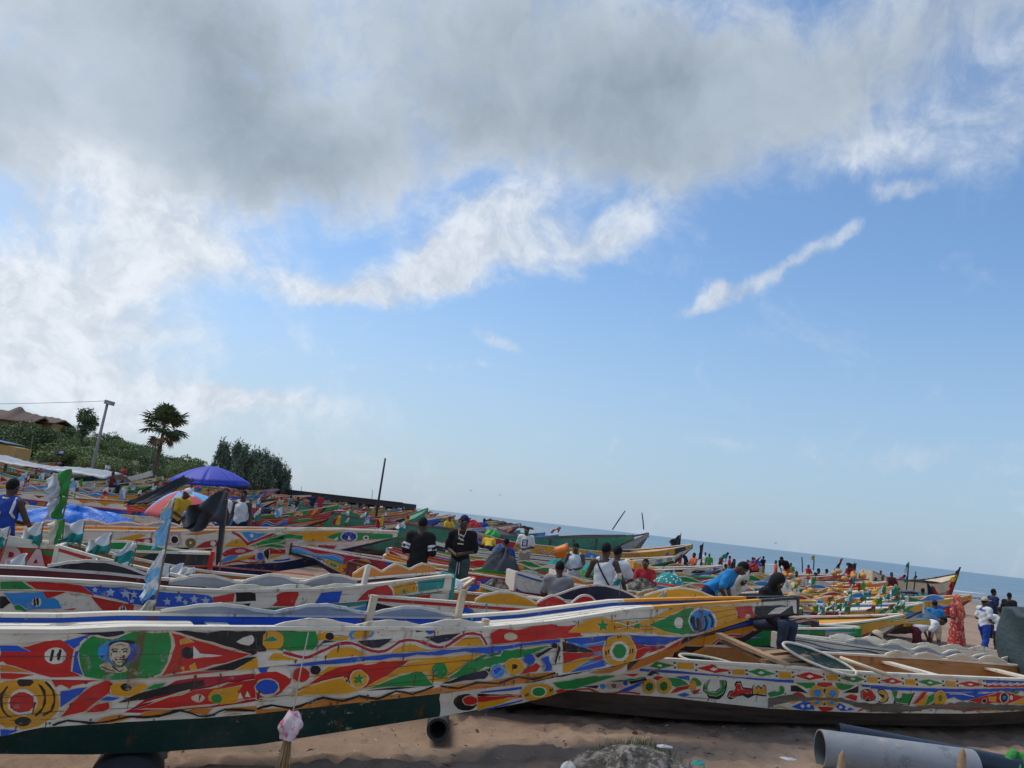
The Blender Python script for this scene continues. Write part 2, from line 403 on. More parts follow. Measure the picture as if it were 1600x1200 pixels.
    if key == 'cloth_dots':
        vo = nnode(nt, 'ShaderNodeTexVoronoi'); vo.inputs['Scale'].default_value = 14; L(tc.outputs['Object'], vo.inputs['Vector']); c = mx(ramp(vo.outputs['Distance'], .34, .26), c, (.62, .64, .6))
    if key in ('bag',): c = mx(ramp(noise(14, 3, .5), .52, .58), c, FLAT['bag_pink'][0])
    if key == 'net': c = mx(ramp(noise(9, 6, .75), .45, .6), (.06, .052, .045), (.24, .22, .19)); c = mx(ramp(noise(3, 4, .6), .55, .65, 0, .8), c, (.26, .19, .13))
    L(c, b.inputs['Base Color']); b.inputs['Roughness'].default_value = ro; b.inputs['Specular IOR Level'].default_value = .3
    if bst: bump(noise(bs, 5, .65), bst, .35 / bs)
    m.diffuse_color = col + (1,)
    return m


# ------------------------------------------------------------------ the setting: beach, sea, dune hill
SHORE = np.array([(160, -60), (85, 40), (52, 78), (24, 92), (12, 122), (2, 210), (-24, 400), (-90, 800), (-400, 2200)], float)
def shore_d(x, y):
    """signed distance past the waterline (positive = in the sea)"""
    best = np.full(np.shape(x), 1e9); sg = np.zeros(np.shape(x))
    for i in range(len(SHORE) - 1):
        a, b = SHORE[i], SHORE[i + 1]; d = b - a; L2 = d @ d
        t = np.clip(((x - a[0]) * d[0] + (y - a[1]) * d[1]) / L2, 0, 1)
        dx, dy = x - (a[0] + t * d[0]), y - (a[1] + t * d[1])
        q = np.hypot(dx, dy); s = np.sign(d[1] * (x - a[0]) - d[0] * (y - a[1]))
        m = q < best; best = np.where(m, q, best); sg = np.where(m, s, sg)
    return best * sg
def sstep(a, b, x):
    t = np.clip((x - a) / (b - a), 0, 1); return t * t * (3 - 2 * t)
def hill_h(x, y):
    px = x * 135 / np.maximum(y, 60)          # ridge profile along the bearing
    top = np.interp(px, [-400, -110, -92, -79, -70, -62, -55, -48, -41, -34, -28], [6.6, 6.6, 7.0, 6.8, 5.8, 4.8, 3.9, 3.1, 1.8, .8, 0])
    k = sstep(96, 138, y + .25 * (x + 60)) * (1 - .0 * y)
    return top * k * np.clip(y / 135, 1, 3)
PRINTS = [(RNG.uniform(-7, 12), RNG.uniform(4.5, 12.5), RNG.uniform(0, 3.1), RNG.uniform(.7, 1.2)) for _ in range(1100)]
def ground_h(x, y, fine=True):
    x = np.asarray(x, float); y = np.asarray(y, float)
    sd_ = shore_d(x, y)
    z = -.10 - .25 * sstep(-28, 0, sd_) - .035 * np.clip(sd_, 0, 80)
    z = z + hill_h(x, y) + .9 * sstep(28, 80, -x - .2 * y + 12) * sstep(20, 60, y) * (sd_ < 0)
    z = z + .05 * fbm(x * .35, y * .35, 3, 3) * sstep(0, -6, sd_)
    return z
def axis(lo, fine0, fine1, hi, step, grow):
    a = [fine0]
    while a[-1] < fine1: a.append(a[-1] + step)
    st = step
    while a[-1] < hi: st *= grow; a.append(a[-1] + st)
    b = [fine0]; st = step
    while b[-1] > lo: st *= grow; b.append(b[-1] - st)
    return np.array(b[:0:-1] + a)
def make_ground():
    xs = axis(-2600, -6.5, 11.5, 2600, .085, 1.09); ys = axis(-60, 4.6, 13.0, 4200, .085, 1.075)
    X, Y = np.meshgrid(xs, ys, indexing='ij')
    Z = ground_h(X, Y)
    near = ((X > -8) & (X < 13) & (Y > 3.5) & (Y < 15))
    Z += np.where(near, .024 * fbm(X * 1.8, Y * 1.8, 4, 11) + .006 * fbm(X * 7, Y * 7, 2, 15), 0)
    for (px, py, an, s) in PRINTS:
        i0, i1 = np.searchsorted(xs, (px - .35, px + .35)); j0, j1 = np.searchsorted(ys, (py - .35, py + .35))
        x, y = X[i0:i1, j0:j1] - px, Y[i0:i1, j0:j1] - py
        u, v = x * math.cos(an) + y * math.sin(an), -x * math.sin(an) + y * math.cos(an)
        q = (u / (.14 * s)) ** 2 + (v / (.065 * s)) ** 2
        Z[i0:i1, j0:j1] += -.045 * np.exp(-q) + .024 * np.exp(-(np.sqrt(q) - 1.5) ** 2 * 3)
    for (x0, y0, an, wd) in ((-1.5, 9.6, .55, .10), (.5, 8.6, .42, .07), (2.5, 9.2, .3, .12), (4.0, 8.2, .2, .08), (-.5, 8.9, .6, .05)):      # drag marks of keels
        q = -(X - x0) * math.sin(an) + (Y - y0) * math.cos(an) + .05 * np.sin(X * 1.7); Z += np.where(near, -.03 * np.exp(-(q / wd) ** 2) + .016 * np.exp(-((np.abs(q) - 1.9 * wd) / (wd * .7)) ** 2), 0)
    nx, ny = X.shape
    me = bpy.data.meshes.new('beach')
    co = np.stack([X, Y, Z], -1).reshape(-1, 3)
    idx = np.arange(nx * ny).reshape(nx, ny)
    q = np.stack([idx[:-1, :-1], idx[1:, :-1], idx[1:, 1:], idx[:-1, 1:]], -1).reshape(-1, 4)
    me.from_pydata(co.tolist(), [], q.tolist())
    me.polygons.foreach_set('use_smooth', [True] * len(me.polygons))
    sdv = shore_d(X, Y)
    wet = sstep(-26, -3, sdv + 4 * fbm(X * .15, Y * .15, 2, 9)); veg = sstep(1.6, 2.6, Z + .5 * fbm(X * .2, Y * .2, 3, 4))
    ca = me.color_attributes.new('zone', 'FLOAT_COLOR', 'POINT')
    ca.data.foreach_set('color', np.stack([wet, veg, 0 * wet, 1 + 0 * wet], -1).astype(np.float32).ravel())
    me.materials.append(mat('sand'))
    tag(link('beach', me), kind='structure')
make_ground()
SEA_Z = -.35
def make_sea():
    xs = axis(-9000, -60, 140, 9000, 1.6, 1.11); ys = axis(-200, 30, 260, 14000, 1.6, 1.1)
    X, Y = np.meshgrid(xs, ys, indexing='ij'); sdv = shore_d(X, Y)
    Z = SEA_Z + 0 * X
    crest = np.zeros_like(X)
    for d0, amp, w in ((9, .20, 1.6), (21, .28, 2.0), (38, .30, 2.6), (62, .25, 3.0), (95, .2, 3.4)):
        k = np.exp(-((sdv - d0 - 4 * fbm(X * .02, Y * .02, 2, int(d0))) / w) ** 2) * (0.5 + .5 * vnoise(X * .03, Y * .03, int(d0) + 2)); Z += amp * k; crest = np.maximum(crest, k)
    nx, ny = X.shape
    me = bpy.data.meshes.new('sea'); co = np.stack([X, Y, Z], -1).reshape(-1, 3); idx = np.arange(nx * ny).reshape(nx, ny)
    q = np.stack([idx[:-1, :-1], idx[1:, :-1], idx[1:, 1:], idx[:-1, 1:]], -1).reshape(-1, 4)
    me.from_pydata(co.tolist(), [], q.tolist()); me.polygons.foreach_set('use_smooth', [True] * len(me.polygons))
    murk = sstep(60, 0, sdv) * .55; foam = np.clip(crest * 1.3 + .22 + .8 * sstep(7, 0, sdv), 0, 1) * sstep(170, 20, sdv)
    ca = me.color_attributes.new('zone', 'FLOAT_COLOR', 'POINT')
    ca.data.foreach_set('color', np.stack([murk, foam, 0 * murk, 1 + 0 * murk], -1).astype(np.float32).ravel())
    me.materials.append(mat('sea'))
    tag(link('sea', me), kind='structure')
make_sea()
def gz(x, y): return float(ground_h(np.array([x]), np.array([y]))[0])
def ray(px, py):
    """viewing direction through a point of the photograph, per metre of depth: used to work out where things stand"""
    d = cam.matrix_world.to_3x3() @ Vector(((px - 800) / 1200, (600 - py) / 1200, -1)); return d / d.y
def at(px, py, depth): return Vector((0, 0, 2.33)) + ray(px, py) * depth


# ------------------------------------------------------------------ dune vegetation, palm, houses, pier
def leaf_cloud(mb, n, fn, size, matk, rng, flat=.5, wd=.28):
    """many small leaf blades through a crown's volume"""
    for _ in range(n):
        p = Vector(fn()); d = Vector((rng.gauss(0, 1), rng.gauss(0, 1), rng.gauss(0, 1) * flat)).normalized(); q = d.orthogonal().normalized(); q = (q * math.cos(rng.uniform(0, 6)) + d.cross(q) * math.sin(rng.uniform(0, 6)))
        s = size * rng.uniform(.6, 1.4); b = len(mb.v)
        mb.v += [tuple(p), tuple(p + d * s * .5 + q * s * wd), tuple(p + d * s), tuple(p + d * s * .5 - q * s * wd)]; mb.f.append([b, b + 1, b + 2, b + 3]); mb.m.append(matk)
def bush_mesh(seed, matk, n=3600):
    rng = random.Random(seed); cl = [(rng.uniform(-.75, .75), rng.uniform(-.6, .6), rng.uniform(.25, .85), rng.uniform(.28, .5)) for _ in range(11)]
    def fn():
        c = rng.choice(cl); d = Vector((rng.gauss(0, 1), rng.gauss(0, 1), rng.gauss(0, 1))).normalized() * c[3] * rng.uniform(.6, 1.0)
        return (c[0] + d.x, c[1] + d.y, max(.02, c[2] + d.z * .8))
    mb = MB(); leaf_cloud(mb, n, fn, .085, matk, rng); return mb
def stem_mesh(seed):
    rng = random.Random(seed); mb = MB()
    for k in range(4):
        a = rng.uniform(0, 6.28); mb.tube([(0, 0, -.25), (.1 * math.cos(a), .1 * math.sin(a), .25), (.45 * math.cos(a), .45 * math.sin(a), .6)], [.05, .04, .015], 'bark', 5)
    return mb
BUSH = [(bush_mesh(3, 'leaf'), stem_mesh(1)), (bush_mesh(4, 'leaf_b'), stem_mesh(2)), (bush_mesh(5, 'leaf_dark'), stem_mesh(3)), (bush_mesh(6, 'leaf', 3200), stem_mesh(4))]
BM = []
def plant_bush(k, x, y, sx, sz, label, group):
    t = thing('shrub', label, 'shrub', (x, y, gz(x, y) - .15), RNG.uniform(0, 6), group); t.scale = (sx, sx, sz)
    while len(BM) <= k: BM.append(None)
    if BM[k] is None:
        a = BUSH[k][0].build('crown', t); b = BUSH[k][1].build('stem', t); BM[k] = (a.data, b.data)
    else: link('crown', BM[k][0], t); link('stem', BM[k][1], t)
rb = random.Random(12)
for i in range(95):
    d = rb.uniform(104, 168); px = rb.uniform(-60, 335); x = (px - 800) / 1200 * d
    if hill_h(np.array(x), np.array(d)) < .8: continue
    s = rb.uniform(1.4, 3.0)
    plant_bush(i % 4, x, d, s, s * rb.uniform(.7, 1.05), 'green shrub in the dense cover of the dune hill', 'shrubs covering the dune hill')
plant_bush(2, -72, 118, 4.6, 4.6, 'large dark rounded shrub behind the leaning lamp pole', None)
plant_bush(1, -63, 112, 3.4, 3.2, 'pale green shrub to the right of the dark rounded one', None)

def tree(label, x, y, h, seed, matk='leaf_dark', spread=.45, n=2600, leaf=.34, tiers=True):
    rng = random.Random(seed); t = thing('tree', label, 'tree', (x, y, gz(x, y) - .2))
    tr = MB(); h = max(h, 3.0); tr.tube([(0, 0, 0), (.15, .1, h * .35), (.05, .2, h * .7), (.1, .1, h * .97)], [.26, .2, .12, .03], 'bark', 7)
    cl = []
    for k in range(15 if tiers else 34):
        z = h * rng.uniform(.25 if not tiers else .5, .98); r = h * spread * (1.12 - z / h) * (.9 if not tiers else 1.3) * rng.uniform(.5, 1.1) + .2; a = rng.uniform(0, 6.28)
        e = Vector((r * math.cos(a), r * math.sin(a), z + (.1 * h if tiers else .06 * h) * rng.random())); tr.tube([(.08, .12, z * .86), e * .55 + Vector((0, 0, z * .40)), e], [.07, .045, .012], 'bark', 5); cl.append((e, rng.uniform(.09, .17) * h))
    tr.build('trunk', t, True)
    def fn():
        e, r = rng.choice(cl); d = Vector((rng.gauss(0, 1), rng.gauss(0, 1), rng.gauss(0, .75))).normalized() * r * rng.uniform(.2, 1)
        if not tiers: d = Vector((d.x * .5, d.y * .5, d.z * 1.9 + .05 * h))
        return e + d
    mb = MB(); leaf_cloud(mb, n, fn, leaf, matk, rng, .6 if tiers else 2.2, .28 if tiers else .10); mb.build('crown', t)
tree('tall open-crowned tree rising behind the lamp pole on the hill', -66.5, 122, 6.8, 5, 'leaf_dark', .42, 4200, .3)
for i, (px, d, h, lab) in enumerate(((350, 118, 8.9, 'leftmost of the dark feathery casuarina trees beyond the umbrellas'), (372, 124, 9.3, 'second casuarina from the left, tallest of the group'), (388, 116, 8.6, 'third casuarina from the left with ragged top'), (402, 126, 8.2, 'fourth casuarina from the left, half hidden'),
                                     (416, 115, 7.6, 'fifth casuarina from the left, densest crown'), (431, 120, 6.6, 'sixth casuarina, second last towards the sea'), (444, 117, 5.0, 'last casuarina towards the sea, smallest of the group'))):
    q = at(px, 764 - 62 * h / 9.3 + (px - 390) * .1, d); tree(lab, q.x, q.y, q.z - gz(q.x, q.y), 40 + i, 'needle', .36, 3600, .55, False)

def palm():
    d = 95.0; c = at(257, 664, d); x, y = c.x, c.y; zb = gz(x, y); hgt = c.z - zb
    t = thing('fan_palm', 'single tall fan palm with bare trunk on the skyline', 'palm tree', (x, y, zb))
    m = MB(); m.tube([(-.25, 0, -.2), (-.15, 0, hgt * .3), (0, 0, hgt * .65), (0, 0, hgt)], [.26, .2, .23, .14], 'bark', 10); m.build('trunk', t, True)
    rng = random.Random(8)
    for k in range(38):
        az_ = k * 2.4 + rng.uniform(-.3, .3); e_ = rng.uniform(-.55, 1.4) if k > 4 else rng.uniform(-1.1, -.7)
        dv = Vector((math.cos(az_) * math.cos(e_), math.sin(az_) * math.cos(e_), math.sin(e_))); L = rng.uniform(1.5, 2.3)
        b0 = Vector((0, 0, hgt)); tip = b0 + dv * L + Vector((0, 0, -.15)); mb = MB(); mk = 'leaf_dry' if k < 6 else 'leaf_palm'
        mb.tube([b0, b0 + dv * L * .6, tip], [.045, .03, .02], mk, 4)
        sd_ = dv.cross(Vector((0, 0, 1))).normalized(); up = sd_.cross(dv)
        nb = 23; Rr = rng.uniform(1.15, 1.45)
        for q in range(nb):
            a = (q / (nb - 1) - .5) * 4.5; dirq = dv * math.cos(a) + sd_ * math.sin(a); dirq = (dirq + up * (.16 * (1 if q % 2 else -1)) - Vector((0, 0, .22))).normalized()
            w = sd_ * math.cos(a) - dv * math.sin(a); e = tip + dirq * Rr * rng.uniform(.85, 1.05) - Vector((0, 0, .12))
            m1 = tip + dirq * Rr * .55; mb.add([tip, m1 + w * .125, e, m1 - w * .125], [(0, 1, 2, 3)], mk)
        mb.build('frond', t)
palm()
# lamp pole, wire, floodlight, posts
def pole(name, label, cat, a, b, r, matk, extra=None):
    t = thing(name, label, cat, a); rel = Vector(b) - Vector(a); m = MB(); m.tube([(0, 0, -.3), rel * .5, rel], [r * 1.15, r, r * .85], matk, 8); m.build('post', t, True)
    if extra: extra(t, rel)
    return t
def grounded(px, py, d):
    p = at(px, py, d); return Vector((p.x, p.y, gz(p.x, p.y)))
a = grounded(141, 738, 80); b = at(168, 630, 80)
def lamp_head(t, e):
    m = MB(); m.box(e + Vector((.25, -.1, .05)), (.95, .35, .42), 'concrete', ry=.15); m.build('lamp_housing', t)
    m = MB(); m.box(e + Vector((.28, -.29, .0)), (.6, .03, .28), 'glass', ry=.15); m.build('lens', t)
    m = MB(); m.tube([e + Vector((-.35, 0, .25)), e + Vector((.1, 0, .25))], .05, 'metal_dark', 6); m.build('insulator', t)
pole('lamp_pole', 'leaning concrete lamp pole with a square lamp head on the left', 'lamp pole', a, b, .16, 'concrete', lamp_head)
e0 = b + Vector((0, 0, .25)); e1 = at(-260, 628, 86)
m = MB(); m.tube([e0.lerp(e1, k / 14) - Vector((0, 0, 1.2 * 4 * (k / 14) * (1 - k / 14) * .25)) for k in range(15)], .022, 'metal_dark', 5)
tag(m.build('overhead_wire'), 'thin overhead wire running left from the leaning lamp pole', 'wire')
def flood(t, e):
    m = MB(); m.box(e + Vector((.25, -.15, .1)), (.75, .25, .4), 'metal_dark', rx=-.5); m.build('floodlight', t); m = MB(); m.box(e + Vector((.45, -.3, .14)), (.3, .03, .2), 'glass', rx=-.5); m.build('lens', t)
pole('floodlight_post', 'short dark floodlight post standing before the silver sheet roof', 'light post', grounded(88, 735, 62), at(90, 709, 62), .07, 'metal_dark', flood)
for px, y0, y1, d, lab in ((52, 708, 680, 100, 'thin pale pole on the slope left of the lamp pole'), (187, 726, 702, 98, 'thin grey pole between lamp pole and palm'), (237, 735, 703, 88, 'thin dark pole just left of the palm trunk'), (284, 728, 712, 110, 'short thin pole with cross-arm right of the palm')):
    pole('pole', lab, 'pole', grounded(px - 3, y0, d), at(px, y1, d), .06, 'wood_old')
pole('mast_pole', 'tall dark slanting pole standing alone above the pier end', 'pole', grounded(588, 800, 60), at(602, 716, 60), .085, 'metal_dark')

def house():
    p = at(-20, 702, 95); t = thing('house', 'ochre house with blue sheet roof at the left edge', 'house', (p.x, p.y, gz(p.x, p.y) - .2), R(12))
    top = p.z - t.location.z
    m = MB(); W, D, Hh = 8.0, 5, top + 1.5
    m.add([(-W / 2, -D / 2, 0), (W / 2, -D / 2, 0), (W / 2, D / 2, 0), (-W / 2, D / 2, 0), (-W / 2, -D / 2, Hh), (W / 2, -D / 2, Hh - .9), (W / 2, D / 2, Hh - .9), (-W / 2, D / 2, Hh)], [(0, 1, 5, 4), (1, 2, 6, 5), (2, 3, 7, 6), (3, 0, 4, 7), (4, 5, 6, 7)], 'wall_ochre'); m.build('wall', t)
    m = MB()
    for k in range(7):
        a = -W / 2 - .3 + k * (W + .2) / 8; m.box((a + .55, 0, Hh + .28 - .9 * (k + .5) / 8), (1.12, D + 1.0, .09), 'roof_blue', ry=.1)
    m.build('roof', t)
    for wx in (-1.5, 1.6):
        m = MB(); m.box((wx, -D / 2 - .02, Hh * .62), (.9, .06, .9), 'metal_dark'); f = m.build('window', t); m = MB(); m.box((wx, -D / 2 - .06, Hh * .62 - .5), (1.1, .14, .08), 'concrete'); m.build('sill', f)
house()
def compound():
    for i, (px, py, d, w, h, lab) in enumerate(((22, 686, 138, 8.0, 1.8, 'long low thatched roof with a small peak on the hilltop'), (62, 689, 142, 6.5, 1.2, 'lower thatched roof to the right of the peaked one'), (-25, 682, 140, 6.0, 1.7, 'thatched roof cut by the left edge'))):
        p = at(px, py, d); zb = gz(p.x, p.y); t = thing('thatched_house', lab, 'house', (p.x, p.y, zb)); H0 = max(2.0, p.z - zb + 1.0)
        m = MB(); m.box((0, 0, H0 / 2 - .5), (w * .9, 4.5, H0 + 1.0), 'wall_ochre'); m.build('wall', t)
        m = MB(); rng = random.Random(i)
        def rf(u, v, w=w, h=h, H0=H0):
            x = (u - .5) * (w + 1.2); s = 1 - abs(v * 2 - 1); pk = math.exp(-((x + .3) / 1.0) ** 2) * .9 if i == 0 else 0
            return (x, (v - .5) * 6.6, H0 - .1 + (h + pk) * s ** .9 * (1 - .3 * (abs(u - .5) * 2) ** 3) + .06 * math.sin(u * 40) * s)
        m.grid(26, 11, rf, 'thatch'); m.build('roof', t, solid=.25)
compound()
def silver_roof():
    p = at(60, 722, 60); zb = gz(p.x, p.y); t = thing('sheet_shelter', 'long silver plastic sheet roof stretched over posts at left', 'shelter', (p.x, p.y, zb))
    zt = p.z - zb
    m = MB(); m.grid(40, 9, lambda u, v: ((u - .5) * 13, (v - .5) * 4.5, zt - .15 - .85 * u * .6 + .55 * (1 - (2 * v - 1) ** 2) * (.7 + .3 * math.sin(u * 9)) + .03 * math.sin(u * 83 + v * 5) + .05 * math.sin(v * 21 + u * 23)), 'tarp_silver'); m.build('sheet', t, True, solid=.03)
    for k in range(6):
        for y in (-2.0, 2.0): m = MB(); m.tube([(-6 + k * 2.4, y, 0), (-6 + k * 2.4, y, zt - .25 - .45 * k / 5)], .06, 'wood_old', 6); m.build('post', t)
silver_roof()
def pier():
    a = at(452, 771, 118); b = at(640, 790, 108); L = (b - a).length; ang = math.atan2(b.y - a.y, b.x - a.x)
    t = thing('pier', 'long dark pier on pale piles running out to the sea', 'pier', (a.x, a.y, gz(a.x, a.y)), ang); zt = 2.75 - t.location.z
    m = MB(); m.box((L / 2 - 12, 0, zt - .35), (L + 24, 3.4, .75), 'metal_dark'); m.build('deck', t)
    m = MB(); m.box((L / 2 - 12, -1.75, zt + .03), (L + 24, .1, .12), 'rock'); m.build('kerb', t)
    for k in range(15):
        for y in (-1.4, 1.3): m = MB(); m.tube([(k * L / 14, y, -1.5), (k * L / 14, y, zt - .5)], .17, 'concrete', 8); m.build('pile', t)
    for k in range(8): m = MB(); m.box((k * L / 7, 0, zt - .86), (.3, 3.2, .3), 'rock'); m.build('crossbeam', t)
pier()
def rock(label, px, py, d, s, seed):
    rng = random.Random(seed); p = at(px, py, d); m = MB()
    def fn(u, v):
        a = u * 6.283; e = (v - .5) * 3.1416; n = 1 + .25 * math.sin(a * 3 + seed) * math.cos(e * 4 + seed) + .12 * math.sin(a * 7 + e * 5); return (s[0] * n * math.cos(a) * math.cos(e), s[1] * n * math.sin(a) * math.cos(e), s[2] * n * math.sin(e))
    m.grid(14, 9, fn, 'rock', True); o = m.build('rock', None, False, (p.x, p.y, SEA_Z + s[2] * .35)); tag(o, label, 'rock', 'rocks of the breakwater')
for k in range(9): rock('dark breakwater rock in the sea beyond the pier', 768 + k * 7.6, 806 + k * 1.0, 250 + k, (2.6 - .14 * k, 2.2, 1.25 - .09 * k), k)


# ------------------------------------------------------------------ painted fishing boats
class Hull:
    """level curves along the boat: 0 keel edge, 1 chine, 2 strake seam, 3 gunwale"""
    def __init__(s, L, b, ins, z):
        s.L = L; n = int(L / .05) + 1; s.U = np.linspace(0, L, n)
        g = np.interp(s.U, [p[0] for p in b], [p[1] for p in b])
        s.B = [np.maximum(.03, g * (1 - i)) for i in ins]
        s.Z = [np.interp(s.U, [p[0] for p in t], [p[1] for p in t]) for t in z]
        for i in (1, 2, 3): s.Z[i] = np.maximum(s.Z[i], s.Z[i - 1] + .012)
    def at(s, u, l, ):
        x = min(max(u / s.L, 0), 1) * (len(s.U) - 1); i = min(int(x), len(s.U) - 2); f = x - i
        return s.B[l][i] * (1 - f) + s.B[l][i + 1] * f, s.Z[l][i] * (1 - f) + s.Z[l][i + 1] * f
    def p(s, u, band, v, side, off=0.0):
        b0, z0 = s.at(u, band); b1, z1 = s.at(u, band + 1)
        if band == 2: b0 += .016
        dz, db = z1 - z0, b1 - b0; n = math.hypot(dz, db) + 1e-6
        return (u, side * (b0 + db * v + off * dz / n), z0 + dz * v - off * db / n)

def gen_hull(L, beam, h, rise=.5, keel=.12, rng=RNG):
    """a pirogue: long low hull, bow rising into a narrow beak"""
    t = np.linspace(0, 1, 25); u = t * L
    gun = keel + h * (1 + rise * np.clip((t - .55) / .45, 0, 1) ** 1.7 + .22 * np.clip((.22 - t) / .22, 0, 1) ** 2)
    kl = keel + h * (1.05 * np.clip((t - .66) / .34, 0, 1) ** 2.0 * (1 + rise * .75) + .4 * np.clip((.10 - t) / .1, 0, 1) ** 2)
    kl = np.minimum(kl, gun - .2)
    b = beam / 2 * np.where(t > .42, np.clip(1 - ((t - .42) / .58) ** 2.3, 0, 1) ** .8, 1 - .5 * ((.42 - t) / .42) ** 2.2); b = np.maximum(b, .07)
    ch = kl + (gun - kl) * .26; se = kl + (gun - kl) * .64
    tip = np.clip((t - .86) / .14, 0, 1); se = se * (1 - tip) + (gun - .2) * tip + .05 * tip; se = np.minimum(se, gun - .05)
    tb = lambda a: list(zip(u, a))
    return Hull(L, tb(b), [.42, .16, .05, 0], [tb(kl), tb(ch), tb(se), tb(gun)])

def clip_poly(pts, a, b):
    """keep the part of a (u, v) polygon with a <= u <= b"""
    for lim, sg in ((a, 1), (b, -1)):
        out = []; n = len(pts)
        for i in range(n):
            p, q = pts[i], pts[(i + 1) % n]
            ip, iq = (p[0] - lim) * sg >= 0, (q[0] - lim) * sg >= 0
            if ip: out.append(p)
            if ip != iq:
                t = (lim - p[0]) / (q[0] - p[0]); out.append((lim, p[1] + (q[1] - p[1]) * t))
        pts = out
        if len(pts) < 3: return []
    return pts

def plank(mb, H, band, side, col, inner, art, step, th=.035, u0=0.0, u1=None):
    u1 = H.L if u1 is None else u1
    us = [k * step for k in range(int(math.ceil(u1 / step)))] + [u1]; n = len(us)
    vs = []
    for u in us:
        vs += [H.p(u, band, 0, side), H.p(u, band, 1, side), H.p(u, band, 1, side, -th), H.p(u, band, 0, side, -th)]
    fo, fi = [], []
    for i in range(n - 1):
        a = i * 4; b = a + 4
        fo += [(a, b, b + 1, a + 1), (a + 3, b + 3, b, a), (a + 1, b + 1, b + 2, a + 2)]; fi.append((a + 2, b + 2, b + 3, a + 3))
    fo += [(0, 1, 2, 3), (4 * n - 1, 4 * n - 2, 4 * n - 3, 4 * n - 4)]
    b0 = mb.add(vs, fo, col)
    for f in fi: mb.f.append([b0 + k for k in f]); mb.m.append(inner)
    done = []
    for (bd, c, q) in art:
        if bd != band: continue
        lo, hi = min(p[0] for p in q), max(p[0] for p in q); vl, vh = min(p[1] for p in q), max(p[1] for p in q)
        lay = 1 + max([d[4] for d in done if d[0] < hi and d[1] > lo and d[2] < vh and d[3] > vl] or [0])   # coats of paint lie on those below
        done.append((lo, hi, vl, vh, lay)); off = .0015 + .0006 * lay
        s = math.floor(lo / step) * step
        while s < hi:
            pc = clip_poly(q, s, s + step) if not (lo >= s and hi <= s + step) else q
            if len(pc) >= 3: mb.add([H.p(u, band, min(1, max(0, v)), side, off) for u, v in pc], [tuple(range(len(pc)))], c)
            s += step
    return mb

def hull_bottom(H, col, inner, art, step):
    mb = MB()
    for s in (-1, 1): plank(mb, H, 0, s, col, inner, art, step)
    us = np.linspace(0, H.L, max(3, int(H.L / step) + 1)); vs = []; vf = []
    for u in us:
        b, z = H.at(u, 0); vs += [(u, -b, z), (u, b, z)]
        b1, z1 = H.at(u, 1); vf += [(u, -b1 * .96, z1 - .02), (u, b1 * .96, z1 - .02)]
    fs = [(2 * i, 2 * i + 2, 2 * i + 3, 2 * i + 1) for i in range(len(us) - 1)]
    mb.add(vs, fs, col); mb.add(vf, fs, inner)
    return mb

def rail(H, side, col, step, w=.075, h=.035, u0=0.0, u1=None):
    u1 = H.L if u1 is None else u1
    mb = MB(); us = np.linspace(u0, u1, max(3, int((u1 - u0) / step) + 1)); n = len(us); vs = []
    for u in us:
        b, z = H.at(u, 3); y0, y1 = b + .018, b - w + .018
        vs += [(u, side * y0, z + .003), (u, side * y0, z + h), (u, side * max(y1, .01), z + h), (u, side * max(y1, .01), z + .003)]
    fs = []
    for i in range(n - 1):
        a = i * 4; b = a + 4; fs += [(a, b, b + 1, a + 1), (a + 1, b + 1, b + 2, a + 2), (a + 2, b + 2, b + 3, a + 3), (a + 3, b + 3, b, a)]
    fs += [(0, 1, 2, 3), (4 * n - 1, 4 * n - 2, 4 * n - 3, 4 * n - 4)]
    mb.add(vs, fs, col); return mb

def washboard(H, side, u0, u1, h, n, col, edge, lo=.3, pw=1.0, inset=.03, cols=None, shape='sin'):
    """scalloped board standing on the gunwale, with a painted edge"""
    mb = MB(); m = max(12, n * 10); us = np.linspace(u0, u1, m); th = .022; vs = []
    amp = [.72 + .38 * abs(math.sin(k * 2.3 + u0 * 5 + n)) for k in range(n + 1)]
    def top(u):
        t = (u - u0) / (u1 - u0); w = abs(math.sin(t * math.pi * n)) if shape == 'sin' else 1 - abs(2 * ((t * n) % 1) - 1)
        return h * (lo + (1 - lo) * w ** pw * amp[min(n - 1, int(t * n))]) + .004 * math.sin(u * 31)
    for u in us:
        b, z = H.at(u, 3); y = b - inset
        vs += [(u, side * (y + th / 2), z + .03), (u, side * (y + th / 2), z + .03 + top(u)), (u, side * (y - th / 2), z + .03 + top(u)), (u, side * (y - th / 2), z + .03)]
    for i in range(m - 1):
        a = i * 4; c = cols[int(i * len(cols) / m)] if cols else col
        if i == 0: b0 = mb.add(vs, [(0, 1, 2, 3), (4 * m - 1, 4 * m - 2, 4 * m - 3, 4 * m - 4)], c)
        for f in ((a, a + 4, a + 5, a + 1), (a + 2, a + 6, a + 7, a + 3), (a + 3, a + 7, a + 4, a)): mb.f.append([b0 + q for q in f]); mb.m.append(c)
        mb.f.append([b0 + q for q in (a + 1, a + 5, a + 6, a + 2)]); mb.m.append(edge)
    for sg in (1, -1):                                          # painted edge band on both faces
        e = []
        for u in us:
            b, z = H.at(u, 3); y = (b - inset) + sg * (th / 2 + .002); t = top(u)
            e += [(u, side * y, z + .03 + max(.004, t - .03)), (u, side * y, z + .03 + t)]
        mb.add(e, [(2 * i, 2 * i + 2, 2 * i + 3, 2 * i + 1) for i in range(m - 1)], edge)
    return mb

